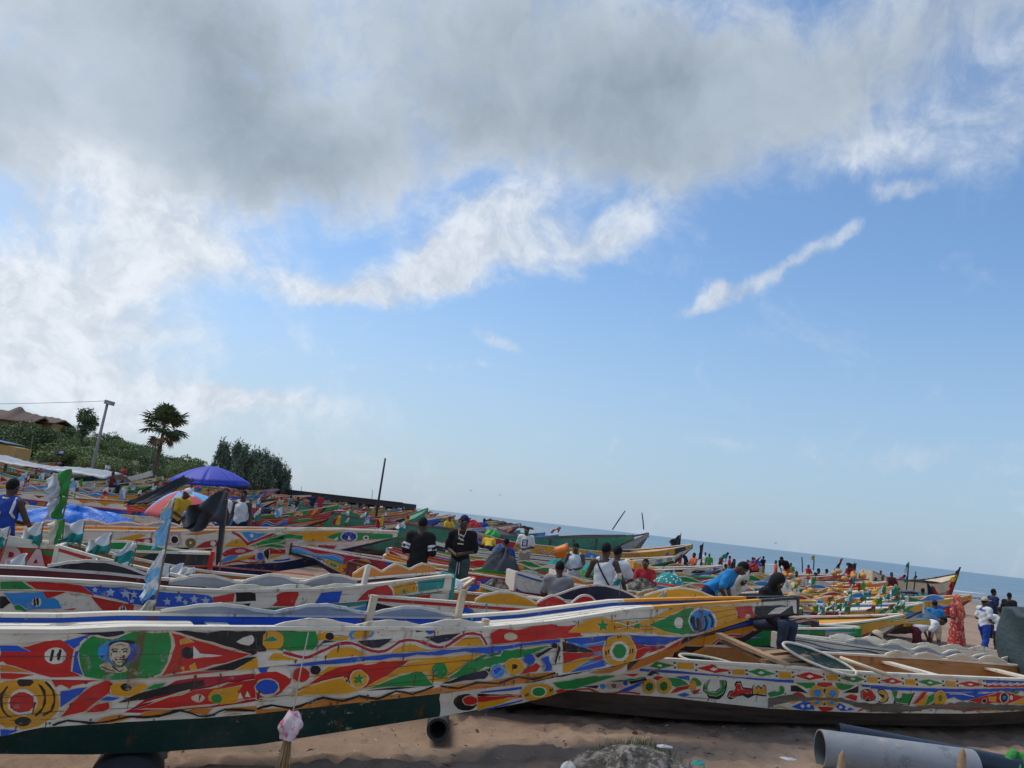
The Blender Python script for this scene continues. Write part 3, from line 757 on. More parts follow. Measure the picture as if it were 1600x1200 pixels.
def deck_planks(H, u0, u1, col, n, step, parent, drop=.035, lvl=3, gap=.008):
    us = np.linspace(u0, u1, max(3, int((u1 - u0) / step) + 1))
    for k in range(n):
        mb = MB(); vs = []
        a, b = -1 + 2 * k / n, -1 + 2 * (k + 1) / n
        for u in us:
            bb, z = H.at(u, lvl); bb = max(.02, bb - .03); zz = z - drop + .012 * math.sin(k * 2.1) * .4
            ya, yb = a * bb + gap / 2 * (bb > .08), b * bb - gap / 2 * (bb > .08); cr = .012
            za, zb = zz + cr * (1 - a * a) * min(1, bb * 2), zz + cr * (1 - b * b) * min(1, bb * 2)
            vs += [(u, ya, za), (u, yb, zb), (u, yb, zb - .025), (u, ya, za - .025)]
        m = len(us); fs = []
        for i in range(m - 1):
            q = i * 4; fs += [(q, q + 4, q + 5, q + 1), (q + 1, q + 5, q + 6, q + 2), (q + 2, q + 6, q + 7, q + 3), (q + 3, q + 7, q + 4, q)]
        fs += [(3, 2, 1, 0), (4 * m - 4, 4 * m - 3, 4 * m - 2, 4 * m - 1)]
        mb.add(vs, fs, col); mb.build('deck_plank', parent)

def boat(label, H, loc, head, cols, art=(), step=.35, decks=(), washes=(), benches=(), name='pirogue', group=None, rails='white', nplank=4, frames=True, stem=None):
    """cols: bottom, lower strake, upper strake, inside"""
    root = thing(name, label, 'boat', loc, R(head), group)
    art = list(art)
    hull_bottom(H, cols[0], cols[3], art, step).build('hull_bottom', root)
    for s in (-1, 1):
        plank(MB(), H, 1, s, cols[1], cols[3], art, step).build('lower_strake', root)
        plank(MB(), H, 2, s, cols[2], cols[3], art, step).build('upper_strake', root)
        for (ra, rb_, rc) in (rails if isinstance(rails, list) else [(0, H.L, rails)]): rail(H, s, rc, step, u0=ra, u1=rb_).build('gunwale', root)
    b, z3 = H.at(H.L, 3); _, z0 = H.at(H.L, 0)
    mb = MB(); mb.box((H.L + .012, 0, (z0 + z3) / 2 + .02), (.05, 2 * b + .03, z3 - z0 + .05), stem or cols[2]); mb.build('stem', root)
    b, z3 = H.at(0, 3); _, z0 = H.at(0, 0)
    mb = MB(); mb.box((-.012, 0, (z0 + z3) / 2 + .01), (.045, 2 * b + .02, z3 - z0 + .03), cols[2]); mb.build('transom', root)
    for (u0, u1, c) in decks: deck_planks(H, u0, u1, c, nplank, step, root)
    for w in washes: washboard(H, *w[:7], **(w[7] if len(w) > 7 else {})).build('washboard', root)
    for (u, w, c) in benches:
        b, z = H.at(u, 3); mb = MB(); mb.box((u, 0, z - .07), (w, 2 * b - .07, .035), c); mb.build('bench', root)
    return root

def roughen(art, rng, du=.005, dv=.016, seg=.07):
    """hand-painted outlines: every edge wanders a little"""
    out = []
    for b, c, q in art:
        r = []; sz = min(1.0, (max(p[0] for p in q) - min(p[0] for p in q)) / .5, (max(p[1] for p in q) - min(p[1] for p in q)) / .5)
        for i in range(len(q)):
            p, e = q[i], q[(i + 1) % len(q)]; n = max(1, min(8, int(max(abs(e[0] - p[0]), abs(e[1] - p[1]) * .35) / seg)))
            for k in range(n): r.append((p[0] + (e[0] - p[0]) * k / n + rng.gauss(0, du) * sz * (p[0] > .05), p[1] + (e[1] - p[1]) * k / n + rng.gauss(0, dv) * sz))
        out.append((b, c, r))
    return out
def rust_spots(L, rng, n, u0=0.0):
    """bleeding nail heads along the planks"""
    out = []
    for _ in range(n):
        b = rng.choice((1, 1, 2, 2)); u = rng.uniform(u0, L - .1); v = rng.choice((.08, .5, .92)) + rng.gauss(0, .03); r = rng.uniform(.006, .014)
        out.append((b, 'rust', [(u + r * math.cos(t), v + r * 2.6 * math.sin(t)) for t in np.linspace(0, 6.28, 7)[:-1]]))
        if rng.random() < .6: l = rng.uniform(.08, .35); out.append((b, 'rust', [(u - r * .7, v), (u + r * .7, v), (u + r * .2, v - l), (u - r * .1, v - l * .9)]))
    return out
def parse_art(txt):
    out = []
    for ln in txt.split('\n'):
        a = ln.split()
        if len(a) > 4: out.append((int(a[0]), a[1], [tuple(int(k) / 100 for k in p.split(',')) for p in a[2:]]))
    return out

# ---- repertoire of painted motifs for the boats that stand farther off
def stroke_uv(pts, w, asp):
    n = len(pts); l, r = [], []
    for i in range(n):
        a, b = pts[max(i - 1, 0)], pts[min(i + 1, n - 1)]; dx, dy = b[0] - a[0], (b[1] - a[1]) / asp; d = math.hypot(dx, dy) + 1e-6
        nx, ny = -dy / d * w / 2, dx / d * w / 2 * asp
        l.append((pts[i][0] + nx, pts[i][1] + ny)); r.append((pts[i][0] - nx, pts[i][1] - ny))
    return l + r[::-1]
def rand_art(L, rng, hb=(.3, .3, .34), bands=(2, 1), u0=.0, dense=1.0, pal=None, bow=True):
    pal = pal or ['red', 'gold', 'green', 'blue', 'black', 'skyblue', 'red', 'gold', 'navy', 'orange', 'crimson', 'green']
    out = []
    for band in bands:
        h = hb[band]; asp = 1 / h; u = u0 + rng.uniform(.05, .4)
        def ell(c, cu, cv, r, ry=None): out.append((band, c, [(cu + r * math.cos(t), cv + (ry or r) * asp * math.sin(t)) for t in np.linspace(0, 2 * math.pi, 12, endpoint=False)]))
        while u < L - .3:
            c1, c2, c3 = rng.sample(sorted(set(pal)), 3); w = rng.uniform(.45, 1.25); k = rng.random(); e = min(u + w, L - .05)
            if k < .16:
                r = min(.42 * h, w * .4); cu = u + r + .05; ell('cream', cu, .5, r * 1.12); ell('gold' if rng.random() < .6 else c1, cu, .5, r); ell('white', cu, .5, r * .58); ell(c2, cu, .5, r * .42); e = cu + r + .08
            elif k < .30:
                out.append((band, 'cream', [(u - .03, .5), (u + w * .3, -.0), (e + .05, .5), (u + w * .3, 1.0)])); out.append((band, c1, [(u, .5), (u + w * .3, .1), (e, .5), (u + w * .3, .9)])); ell('white', u + w * .4, .5, .07)
            elif k < .44:
                s = rng.choice((-1, 1)); n = 7; top = [(u + w * i / n, .5 + s * .42 * math.sin(i / n * math.pi) ** .8) for i in range(n + 1)]; bot = [(u + w * i / n, .5 - s * .3 * math.sin(i / n * math.pi * 1.6)) for i in range(n, -1, -1)]
                out.append((band, c1, top + bot)); out.append((band, 'cream', stroke_uv([(u + w * .25, .55), (u + w * .5, .62), (u + w * .75, .55)], .03, asp)))
            elif k < .56:
                m = rng.randint(2, 4)
                for i in range(m):
                    a = u + w * i / m; out.append((band, rng.choice(pal), [(a, 0), (a + w / m * .8, 0), (a + w / m * .8 + .15, 1), (a + .15, 1)]))
                e += .15
            elif k < .68:
                n = 14; wv = [(u + w * 1.5 * i / n, .5 + .22 * math.sin(i / n * 9)) for i in range(n + 1)]
                out.append((band, c2, [(u, 0)] + wv + [(u + w * 1.5, 0)])); out.append((band, 'white', stroke_uv(wv, .09, asp))); out.append((band, c1, stroke_uv(wv, .045, asp))); e = u + w * 1.5
            elif k < .78:
                out.append((band, c1, [(u, .03), (e, .03), (e, .97), (u, .97)])); cu = (u + e) / 2
                r = min(.34 * h, w * .36); out.append((band, c2 if c2 != c1 else 'white', [(cu + (r if i % 2 == 0 else r * .42) * math.sin(i * math.pi / 5), .5 + asp * (r if i % 2 == 0 else r * .42) * math.cos(i * math.pi / 5)) for i in range(10)]))
            elif k < .88:
                out.append((band, c1, [(u, .05), (e, .5), (u, .95)])); out.append((band, c2, [(u, .33), (e - .05, .5), (u, .66)]))
            else:
                n = 9; wv = [(u + w * i / n, .5 + .33 * (1 if i % 2 else -1) * (.5 + .5 * rng.random())) for i in range(n + 1)]; out.append((band, c1, stroke_uv(wv, .07, asp)))
            u = e + rng.uniform(.02, .25) / dense
        out.append((band, rng.choice(pal), [(0, .9), (L, .92), (L, 1), (0, 1)])) if rng.random() < .4 else None
        if rng.random() < .5: out.append((band, rng.choice(pal), [(0, 0), (L, 0), (L, .1), (0, .1)]))
    return [o for o in out if o]

ART = {}
ART['A'] = '''1 crimson 535,20 645,25 650,85 570,90
1 gold 670,30 835,25 840,80 700,85
1 green 850,35 910,40 900,75 850,80
1 skyblue 975,10 1040,10 1040,95 975,95
1 crimson 1050,15 1130,20 1130,90 1060,90
0 orange 1075,0 1210,0 1210,100 1090,100
0 brown 1190,0 1240,0 1240,100 1200,100
0 black 1230,0 1397,0 1397,100 1230,100
1 gold 1200,0 1300,0 1300,100 1200,100
1 black 1290,0 1397,0 1397,100 1290,100
2 cream 443,60 450,68 460,77 471,84 481,88 487,78 492,65 492,19 500,10 496,6 490,4 485,4 480,6 471,12 462,20 454,29 449,36 446,37 444,36
2 red 443,60 450,67 460,76 471,83 481,87 487,77 491,65 492,18 500,10 496,7 490,5 485,5 480,7 471,13 462,20 454,30 449,37 446,38 444,37
2 cream 442,75 453,75 463,60 443,61
2 blue 442,74 453,74 463,60 443,61
2 cream 444,33 450,32 467,15 445,16
2 orange 445,31 450,30 466,15 446,17
2 cream 446,14 468,10 455,0 447,0
2 red 446,14 468,10 455,0 447,0
2 white 487,51 486,43 485,37 482,34 479,34 476,37 473,43 472,51 472,59 474,66 477,69 480,69 483,66 486,59
2 black 478,52 478,46 478,41 477,39 477,39 476,42 476,47 476,53 476,59 476,64 477,66 477,66 478,63 478,58
2 black 483,53 483,47 483,43 482,41 482,41 481,44 481,48 480,54 481,60 481,64 481,66 482,66 483,63 483,58
2 cream 483,84 500,98 502,92 491,66
2 blue 483,84 500,97 502,92 491,67
2 cream 491,60 495,62 501,10 492,18
2 blue 492,60 495,62 501,10 493,18
2 white 438,100 454,100 472,100 485,100 495,100 495,100 494,98 486,93 474,86 466,82 458,79 449,77 442,77
2 cream 480,100 482,100 489,100 495,100 502,100 510,100 517,100 523,100 527,93 524,86 519,84 511,87 502,93 489,100
2 navy 480,100 483,100 490,100 495,100 502,100 510,100 517,100 523,100 526,93 524,88 518,85 511,88 502,94 489,100
2 cream 494,79 497,90 501,95 506,93 511,89 515,89 520,90 525,96 532,100 545,100 558,98 561,83 563,65 563,46 562,27 557,6 549,0 537,0 525,0 512,1 501,6 498,26 495,48 494,65
2 green 496,77 498,86 502,92 506,89 511,85 516,85 520,86 526,93 532,99 545,98 558,95 560,82 562,65 562,47 560,29 556,9 548,0 537,0 525,0 512,5 502,9 499,27 496,48 495,64
2 skyblue 539,56 538,44 535,35 529,30 522,31 515,37 510,47 508,58 508,70 512,79 518,83 525,82 532,77 537,67
2 blue 536,57 536,47 534,39 530,34 525,35 521,40 518,49 516,59 516,69 518,77 522,81 527,81 531,76 534,68
2 cream 511,30 516,39 518,34 521,28 523,25 526,24 528,26 529,28 532,18 530,16 526,14 521,16 516,18 513,24
2 cream 511,30 516,39 518,34 521,28 523,25 526,24 528,26 529,28 532,18 530,16 526,14 521,16 516,18 513,24
2 cream 516,65 516,69 516,72 517,75 520,77 522,78 525,77 528,75 529,73 530,67 531,60 531,53 530,47 530,40 529,35 528,30 526,27 524,27 522,30 520,36 518,43 517,48 516,54 516,60
2 cream 516,65 516,69 516,72 517,75 520,77 522,78 525,77 528,75 529,73 530,67 531,60 531,53 530,47 530,40 529,35 528,30 526,27 524,27 522,30 520,36 518,43 517,48 516,54 516,60
2 black 514,72 514,74 515,76 516,78 519,80 523,81 528,80 531,79 534,77 533,75 533,73 531,73 529,74 527,76 524,77 522,78 519,77 517,74 516,71 515,71
2 black 518,60 519,62 520,63 521,62 522,61 522,63 521,64 519,65 518,64 517,63
2 black 525,60 526,61 527,62 528,61 529,60 529,63 528,64 527,64 526,64 524,62
2 black 519,56 520,57 520,57 521,57 522,56 522,58 521,60 520,61 519,60 518,59
2 black 526,55 527,56 527,57 528,56 529,55 529,58 528,59 527,60 526,59 526,58
2 black 523,58 524,54 525,49 526,47 526,47 526,47 525,46 525,44 526,45 526,47 526,48 525,50 524,54 524,58
2 black 525,46 524,47 524,47 524,46 524,45 525,44
2 black 522,40 523,41 525,41 526,40 528,39 528,41 526,42 525,43 523,42 522,42
2 black 517,55 518,49 519,43 520,36 522,31 524,28 526,27 526,29 524,30 522,33 521,37 519,43 518,50 518,55
2 black 526,27 528,29 529,32 530,39 531,45 530,46 529,40 528,34 527,30 526,29
2 black 520,46 521,45 521,42 522,40 522,38 522,39 522,40 522,43 521,45 520,47
2 black 529,47 529,45 528,42 528,40 528,38 529,38 529,39 529,41 529,44 529,47
2 black 524,35 524,35 525,36 527,35 528,34 528,35 527,36 525,37 524,37 523,36
2 black 516,60 516,58 515,55 516,52 517,49 517,50 516,52 516,55 516,57 516,59
2 black 512,28 515,25 518,21 521,19 523,17 523,18 521,20 518,23 515,26 512,30
2 black 520,29 521,25 523,21 525,17 527,16 528,19 529,23 529,24 528,20 526,18 525,19 524,22 522,26 520,30
2 black 520,70 521,71 523,72 526,70 527,69 527,70 526,71 523,73 521,72 520,71
2 black 562,98 628,98 632,40 630,37 627,36 614,49 594,67 576,85
2 cream 559,98 575,87 594,71 612,54 628,37 618,25 607,17 582,8 557,1 559,18 561,35 563,53 563,69 561,83
2 red 560,96 575,84 594,67 612,51 627,37 618,29 606,21 582,11 557,2 560,16 562,34 564,52 564,68 562,84
2 black 580,49 580,43 579,39 577,36 575,37 572,40 571,45 570,51 570,57 571,61 573,64 575,63 578,61 579,55
2 white 578,64 585,49 604,38 580,37
2 cream 567,79 572,85 579,74 568,69
2 gold 567,79 572,84 578,74 569,70
2 cream 578,20 582,27 585,10 580,8
2 gold 578,20 582,26 585,11 580,9
2 cream 571,18 574,21 575,9
2 gold 571,18 574,21 575,10
2 white 613,72 618,82 625,89 627,84 628,75 627,67 624,62 617,65
2 black 589,5 624,31 632,31 616,0
2 cream 615,0 633,31 635,0
2 gold 616,0 632,29 635,0
2 cream 553,0 586,8 613,0 570,0
2 red 553,0 586,7 613,0 570,0
2 black 628,98 637,98 640,43 632,44
2 cream 645,100 682,99 684,85 686,69 685,50 682,36 668,37 656,40 651,42 648,45
2 green 645,100 682,98 684,85 685,69 685,51 682,37 668,38 656,41 651,43 648,46
2 gold 654,72 654,60 652,50 648,45 644,46 640,52 636,62 635,74 635,86 637,95 641,100 645,100 649,95 653,85
2 cream 635,73 643,87 650,72 643,68
2 green 635,73 643,86 649,73 643,70
2 cream 684,90 688,95 692,96 697,88 702,79 709,79 715,80 714,71 712,64 700,65 686,68
2 gold 684,90 688,93 692,95 697,87 702,78 709,78 715,80 714,72 712,65 700,67 686,69
2 black 700,80 700,75 699,70 697,68 695,68 694,71 692,75 692,81 692,86 693,91 694,93 696,93 698,91 699,86
2 cream 714,89 716,98 720,100 726,100 732,100 736,100 739,97 739,84 738,73 728,69 717,66
2 skyblue 714,88 716,97 720,100 726,100 732,100 736,100 739,97 739,85 737,74 728,70 717,68
2 cream 717,82 720,94 723,100 730,100 738,100 737,93 734,76 727,71 721,70 719,75
2 gold 718,82 720,93 723,100 730,100 738,100 736,94 734,78 727,72 721,71 719,76
2 cream 642,19 647,38 657,35 670,9
2 gold 643,19 647,37 657,33 670,9
2 cream 693,7 696,21 700,34 704,41 710,43 716,41 723,34 730,19 736,2
2 gold 694,8 696,20 700,33 705,39 710,42 716,39 723,32 730,17 736,3
2 cream 760,2 763,15 767,27 773,34 779,35 786,27 792,15 797,7 802,0
2 gold 760,2 763,13 768,25 773,32 779,33 786,25 792,13 797,5 801,0
2 cream 826,8 831,32 837,55 844,61 851,58 857,47 861,32 863,16 863,0
2 gold 826,9 831,30 838,52 844,58 851,55 857,44 861,30 862,16 863,2
2 cream 683,35 691,56 703,64 690,70
2 navy 683,36 691,58 703,64 691,68
2 cream 723,59 729,45 736,31 742,26 748,27 754,42 758,56 759,60 760,65
2 navy 724,59 729,46 736,33 742,28 747,29 754,44 758,58 759,61 759,64
2 cream 793,68 809,28 821,42 833,86
2 navy 793,67 809,30 821,45 833,85
2 white 655,30 661,22 669,13 675,8 681,7 687,16 694,27 691,45 684,33 679,25 674,26 670,30 662,38 655,45
2 white 694,27 701,37 708,45 713,46 719,42 725,31 732,17 733,38 727,50 719,62 712,67 705,65 698,56 691,45
2 white 732,17 740,7 747,1 754,2 759,11 764,27 770,40 767,65 760,49 756,34 751,27 746,25 740,29 733,38
2 white 770,40 777,43 785,39 794,24 804,5 811,0 818,0 815,25 811,26 804,33 795,50 785,66 776,70 767,65
2 white 818,0 825,8 831,28 836,48 842,63 850,65 856,57 859,88 849,100 839,97 832,79 826,57 821,38 815,25
2 white 856,57 860,27 863,0 869,1 866,41 859,88
2 crimson 655,34 661,26 669,18 675,12 680,12 686,20 693,32 691,40 685,29 679,20 675,21 669,26 662,34 655,41
2 crimson 693,32 700,42 707,50 713,51 719,48 726,36 733,22 733,32 726,45 719,57 713,61 706,60 699,51 691,40
2 crimson 733,22 740,12 747,7 753,9 758,17 763,32 769,46 767,58 762,43 757,28 752,20 746,18 740,23 733,32
2 crimson 769,46 776,50 785,46 795,30 804,12 811,3 818,2 816,17 811,18 804,26 795,43 785,59 776,63 767,58
2 crimson 818,2 824,16 830,36 835,56 841,71 849,74 857,65 858,80 849,92 840,88 833,71 827,50 822,30 816,17
2 crimson 857,65 862,30 865,0 868,0 864,37 858,80
2 white 805,100 804,92 803,82 801,77 798,77 796,83 794,92 793,100 793,100 794,100 797,100 799,100 802,100 804,100
2 blue 804,100 804,94 802,86 801,81 798,81 796,86 794,94 794,100 794,100 795,100 797,100 799,100 801,100 803,100
2 black 783,100 792,96 784,91
2 black 806,100 817,100 815,100
2 black 821,100 826,100 825,100
2 cream 869,78 873,93 880,100 890,95 901,85 921,100 940,100 948,100 956,84 972,77 989,72 993,46 972,40 994,8 977,4 955,1 913,0 872,0
2 red 869,76 874,90 880,100 890,92 902,82 921,98 940,100 948,99 956,81 972,74 989,70 993,47 972,40 994,8 977,6 955,4 913,0 872,0
2 orange 904,37 904,25 901,16 898,13 894,15 890,22 887,33 886,46 886,58 888,67 892,71 896,69 900,62 903,50
2 cream 903,38 903,27 901,20 897,16 894,18 890,25 888,35 886,46 887,56 889,64 892,67 896,65 899,59 902,49
2 cream 972,35 981,65 994,91 1007,96 1020,94 1030,84 1040,73 1054,61 1071,56 1089,64 1107,75 1120,90 1134,100 1190,97 1258,88 1260,0 1245,0 1226,0 1210,0 1192,0 1152,5 1099,11 1038,11 994,23 982,28
2 gold 972,36 982,63 994,88 1007,94 1020,92 1030,82 1040,71 1054,59 1071,55 1089,62 1107,73 1120,88 1134,99 1190,96 1257,87 1260,0 1244,0 1226,0 1209,0 1192,0 1152,6 1099,12 1038,14 994,25 982,31
2 cream 1020,88 1024,64 1031,59 1026,46 1029,21 1022,36 1016,25 1017,49 1011,68 1018,66
2 green 1020,87 1024,62 1031,59 1026,46 1029,23 1022,38 1017,26 1018,49 1011,67 1019,64
2 cream 1074,64 1077,49 1084,47 1080,37 1082,23 1076,31 1071,22 1072,38 1066,49 1073,50
2 green 1074,63 1077,48 1083,47 1079,38 1081,24 1076,32 1071,24 1072,38 1067,49 1073,48
2 white 1040,61 1047,52 1056,41 1065,31 1072,23 1072,26 1065,34 1056,45 1047,56 1041,65
2 white 1045,25 1052,30 1062,37 1071,44 1079,49 1079,52 1071,47 1061,41 1052,34 1044,29
2 cream 1092,42 1128,76 1159,97 1166,98 1172,96 1169,74 1167,52 1175,22 1184,0 1162,2 1138,10 1112,24
2 green 1094,42 1129,72 1160,94 1166,95 1171,94 1167,76 1165,53 1173,21 1182,0 1162,5 1138,13 1113,27
2 white 1156,47 1155,39 1153,33 1150,29 1146,29 1142,33 1139,39 1138,48 1138,56 1140,63 1144,66 1148,66 1152,62 1154,56
2 white 1218,24 1216,0 1209,0 1198,0 1186,0 1175,7 1167,28 1163,50 1165,70 1171,85 1181,93 1194,91 1205,78 1214,54
2 skyblue 1215,26 1213,4 1207,0 1198,0 1187,0 1177,10 1169,29 1166,49 1167,67 1173,81 1182,88 1193,85 1204,73 1211,52
2 black 1200,59 1203,54 1206,46 1207,34 1207,20 1206,14 1205,12 1209,2 1210,6 1212,15 1212,31 1210,48 1206,60 1202,66
2 black 1192,60 1194,48 1196,34 1196,21 1194,11 1191,8 1189,8 1189,0 1194,0 1198,3 1200,15 1201,31 1199,48 1197,61
2 black 1189,8 1187,12 1185,21 1183,40 1182,57 1178,59 1179,42 1180,22 1184,8 1189,0
2 black 1181,50 1183,35 1184,22 1182,20 1178,21 1178,25 1176,35 1172,36 1173,24 1177,13 1184,10 1189,17 1188,35 1185,50
2 black 1176,35 1175,51 1174,65 1168,65 1166,56 1168,45 1169,37 1174,37 1172,45 1171,54 1172,59 1170,63 1170,52 1172,36
2 black 1183,75 1184,76 1185,77 1187,75 1188,72 1190,75 1188,79 1185,82 1183,81 1181,79
2 cream 1253,84 1294,81 1294,51 1296,26 1300,15 1307,1 1298,0 1302,0 1260,0 1263,0 1265,0 1262,3 1258,26 1257,40 1257,53 1255,67
2 red 1254,80 1292,77 1292,51 1294,24 1300,10 1305,1 1296,0 1300,0 1261,0 1264,0 1267,0 1264,4 1260,26 1259,40 1258,53 1256,69
2 cream 1289,0 1288,0 1287,0 1284,0 1282,0 1279,0 1277,0 1276,0 1276,11 1278,20 1280,25 1283,24 1286,18 1288,8
2 black 1298,76 1387,56 1390,0 1301,0 1299,0 1298,0 1302,0 1307,0 1302,9 1298,23 1298,50
2 white 1326,12 1345,52 1382,57 1355,8
1 cream 454,14 466,4 460,0 455,0
1 blue 454,13 466,4 459,0 455,0
1 white 491,50 491,37 490,25 487,14 484,6 479,0 474,0 468,2 463,7 457,14 452,21 447,29 443,38 441,48 439,59 439,69 440,79 442,88 446,96 450,100 455,100 460,100 466,100 472,100 477,96 482,87 486,76 489,63
1 gold 489,50 489,38 488,27 486,17 482,9 478,4 473,4 468,6 463,11 457,17 452,24 448,31 445,40 442,49 441,59 441,68 442,78 444,86 447,93 451,98 456,100 461,100 466,100 472,99 477,92 481,84 485,74 488,62
1 white 474,54 474,42 472,34 468,31 464,33 460,39 456,49 455,59 455,69 457,77 460,81 465,81 469,76 472,66
1 red 472,54 472,46 470,39 467,37 464,38 460,43 457,51 456,59 456,67 458,73 461,76 464,76 468,71 471,64
1 black 469,93 468,90 467,87 465,86 462,86 460,87 459,90 458,94 458,97 459,100 461,100 464,100 466,100 468,97
1 black 473,17 472,13 471,10 469,10 467,11 465,14 463,18 462,23 462,26 464,29 466,30 468,28 470,26 472,21
1 black 472,90 474,83 476,74 478,63 478,52 478,42 476,35 478,32 479,40 480,51 479,63 478,76 475,86 472,92
1 black 476,35 475,31 474,29 475,25 476,27 478,32
1 black 476,93 479,86 482,77 484,65 485,54 484,44 484,36 485,33 486,42 486,53 485,66 483,78 480,89 477,96
1 black 484,36 481,31 479,28 480,24 482,27 485,33
1 black 452,88 451,82 449,74 450,65 450,56 452,47 454,40 455,42 453,48 452,56 451,65 451,73 452,80 453,86
1 black 454,40 457,34 459,31 459,34 457,37 455,42
1 cream 480,100 514,100 503,92 495,85 494,82 494,78 491,84 488,89 486,87 484,84
1 red 480,100 513,100 503,93 495,86 494,82 494,79 491,84 488,90 486,88 484,85
1 cream 488,75 490,77 493,78 499,82 506,85 505,78 503,71 497,56 490,40
1 blue 488,75 490,76 493,77 499,81 506,84 504,78 503,72 497,57 490,41
1 cream 492,19 493,35 497,53 503,71 509,86 514,95 518,100 520,98 522,94 523,82 522,70 518,59 514,47 510,39 506,31 499,24
1 red 492,19 494,34 497,52 503,70 509,86 514,94 518,99 520,97 522,93 522,82 522,70 518,59 513,48 510,39 506,32 498,25
1 cream 507,28 511,38 515,47 519,50 524,51 526,37 523,31 520,27 514,26
1 red 508,29 511,37 515,45 520,48 523,50 525,38 523,33 520,29 514,28
1 blue 516,54 521,62 531,58 526,52
1 cream 522,82 522,89 525,94 536,93 547,89 550,80 547,70 543,63 537,58 530,60 525,65 522,73
1 gold 522,82 522,88 525,92 536,91 547,87 549,80 547,72 542,65 536,60 530,62 525,67 523,74
1 black 538,81 537,75 535,72 532,74 530,79 529,85 531,90 534,91 536,87
1 cream 548,74 553,87 563,87 559,74
1 green 548,74 554,86 563,87 559,75
1 black 545,68 554,74 564,78 579,82 593,86 594,72 565,61 541,49 535,47 530,46 536,56
1 cream 542,29 560,48 584,64 612,73 636,78 640,33 622,30 600,28 579,27 562,27 551,27
1 red 542,30 560,45 585,61 613,71 636,76 639,35 622,32 600,30 579,30 562,30 551,30
1 cream 548,43 583,69 582,63
1 cream 596,45 595,41 594,38 592,37 590,37 588,40 586,43 585,47 585,51 587,53 588,55 591,54 593,52 595,49
1 gold 625,42 624,34 621,29 616,27 610,28 604,33 600,40 598,48 599,56 602,62 607,64 613,62 619,57 623,50
1 cream 599,44 610,63 625,66 622,52
1 gold 599,44 610,62 625,65 622,52
1 green 610,41 610,37 609,33 607,32 605,33 603,35 602,39 601,43 601,47 602,50 604,52 606,51 608,49 609,45
1 white 623,38 624,52 628,36
1 white 629,40 630,53 634,38
1 cream 632,100 636,100 641,100 651,100 660,88 665,77 668,68 666,58 664,48 660,41 656,36 648,33 639,30
1 red 632,100 636,100 641,100 651,100 660,87 664,77 667,68 666,59 663,49 660,42 656,37 647,34 640,31
1 white 632,100 638,100 646,100 656,100 663,90 665,78 666,68 661,76 656,85 652,89 647,90 641,89 635,87
1 red 646,100 646,100 645,96 642,94 639,95 636,98 634,100 633,100 633,100 635,100 637,100 640,100 643,100 646,100
1 blue 644,95 644,91 643,89 641,88 640,88 638,90 637,93 636,97 636,100 637,100 638,100 640,100 642,100 643,98
1 cream 658,53 658,45 655,39 650,37 645,38 641,43 637,51 635,59 636,68 638,74 642,76 648,75 652,70 656,62
1 blue 657,54 656,47 654,42 650,40 645,41 641,45 638,52 636,59 637,66 639,71 643,73 647,72 652,68 655,61
1 cream 641,9 654,7 671,5 685,11 701,16 725,13 755,8 785,11 819,14 869,14 907,14 913,5 917,0 873,0 821,0 775,0 730,0 680,0 642,0
1 orange 641,9 654,6 671,4 686,10 701,15 725,12 755,8 785,10 819,13 869,13 907,13 913,4 916,0 873,0 820,0 775,0 730,0 680,0 642,0
1 cream 671,40 675,44 680,48 688,61 699,74 710,80 723,82 751,81 782,80 771,62 758,45 749,35 740,29 733,29 727,32 720,54 710,56 698,56 683,48
1 red 671,40 675,43 680,48 688,60 699,74 710,79 723,81 752,80 782,80 771,63 758,46 748,36 740,30 733,30 727,33 720,55 710,57 697,57 683,49
1 red 683,72 683,66 681,61 678,59 675,60 672,63 669,69 668,76 668,83 670,88 672,90 676,89 679,85 682,79
1 black 693,80 692,76 691,73 690,71 688,72 685,74 684,78 683,83 683,87 684,90 686,92 688,91 690,89 692,85
1 cream 676,40 684,48 694,56 706,60 716,61 718,55 720,49 727,39 734,27 725,24 712,23 690,27 667,33 671,37
1 gold 677,38 684,46 695,54 706,58 716,59 717,54 720,48 726,38 734,27 724,25 712,24 690,29 667,33 672,35
1 cream 740,29 748,41 760,54 770,67 782,77 812,79 843,80 855,81 866,81 847,57 828,37 819,33 810,33 806,42 802,49 790,50 775,48 765,39 756,31 747,29
1 gold 740,30 749,39 761,52 771,65 782,75 813,77 843,78 856,79 865,81 846,58 828,38 818,35 810,35 806,43 802,51 790,51 774,49 764,41 756,33 747,30
1 cream 742,50 741,41 739,34 736,31 731,32 727,37 724,45 722,54 722,63 724,70 728,73 732,72 736,67 740,59
1 gold 740,50 740,42 738,37 735,34 731,35 728,39 725,46 723,54 724,62 725,67 728,70 732,69 736,65 739,58
1 cream 730,67 733,57 738,55 735,49 737,39 732,46 729,41 729,51 725,58 730,58
1 green 731,66 733,56 738,55 734,50 736,40 732,46 729,42 729,51 725,58 730,57
1 cream 743,27 758,40 774,51 783,54 791,54 797,51 803,45 808,33 812,20 807,20 801,20 786,22 768,25 754,25
1 green 743,27 759,38 774,49 783,52 791,53 797,50 802,44 808,32 812,21 807,21 801,21 786,24 768,26 754,27
1 gold 827,49 827,40 825,34 821,30 816,31 812,36 809,44 807,53 807,62 809,69 813,72 818,71 822,66 826,58
1 green 826,49 826,41 824,36 820,33 816,34 812,38 809,45 808,53 808,61 810,67 813,70 817,69 821,65 824,58
1 cream 826,31 838,45 854,60 868,73 880,83 891,85 901,84 907,76 912,65 888,54 865,43 849,36 838,30 832,30
1 green 827,32 839,43 854,58 869,71 881,81 892,83 901,82 906,74 910,66 888,56 865,45 849,37 838,32 832,31
1 cream 822,21 833,27 847,33 860,38 871,42 876,31 874,25 871,21 848,20
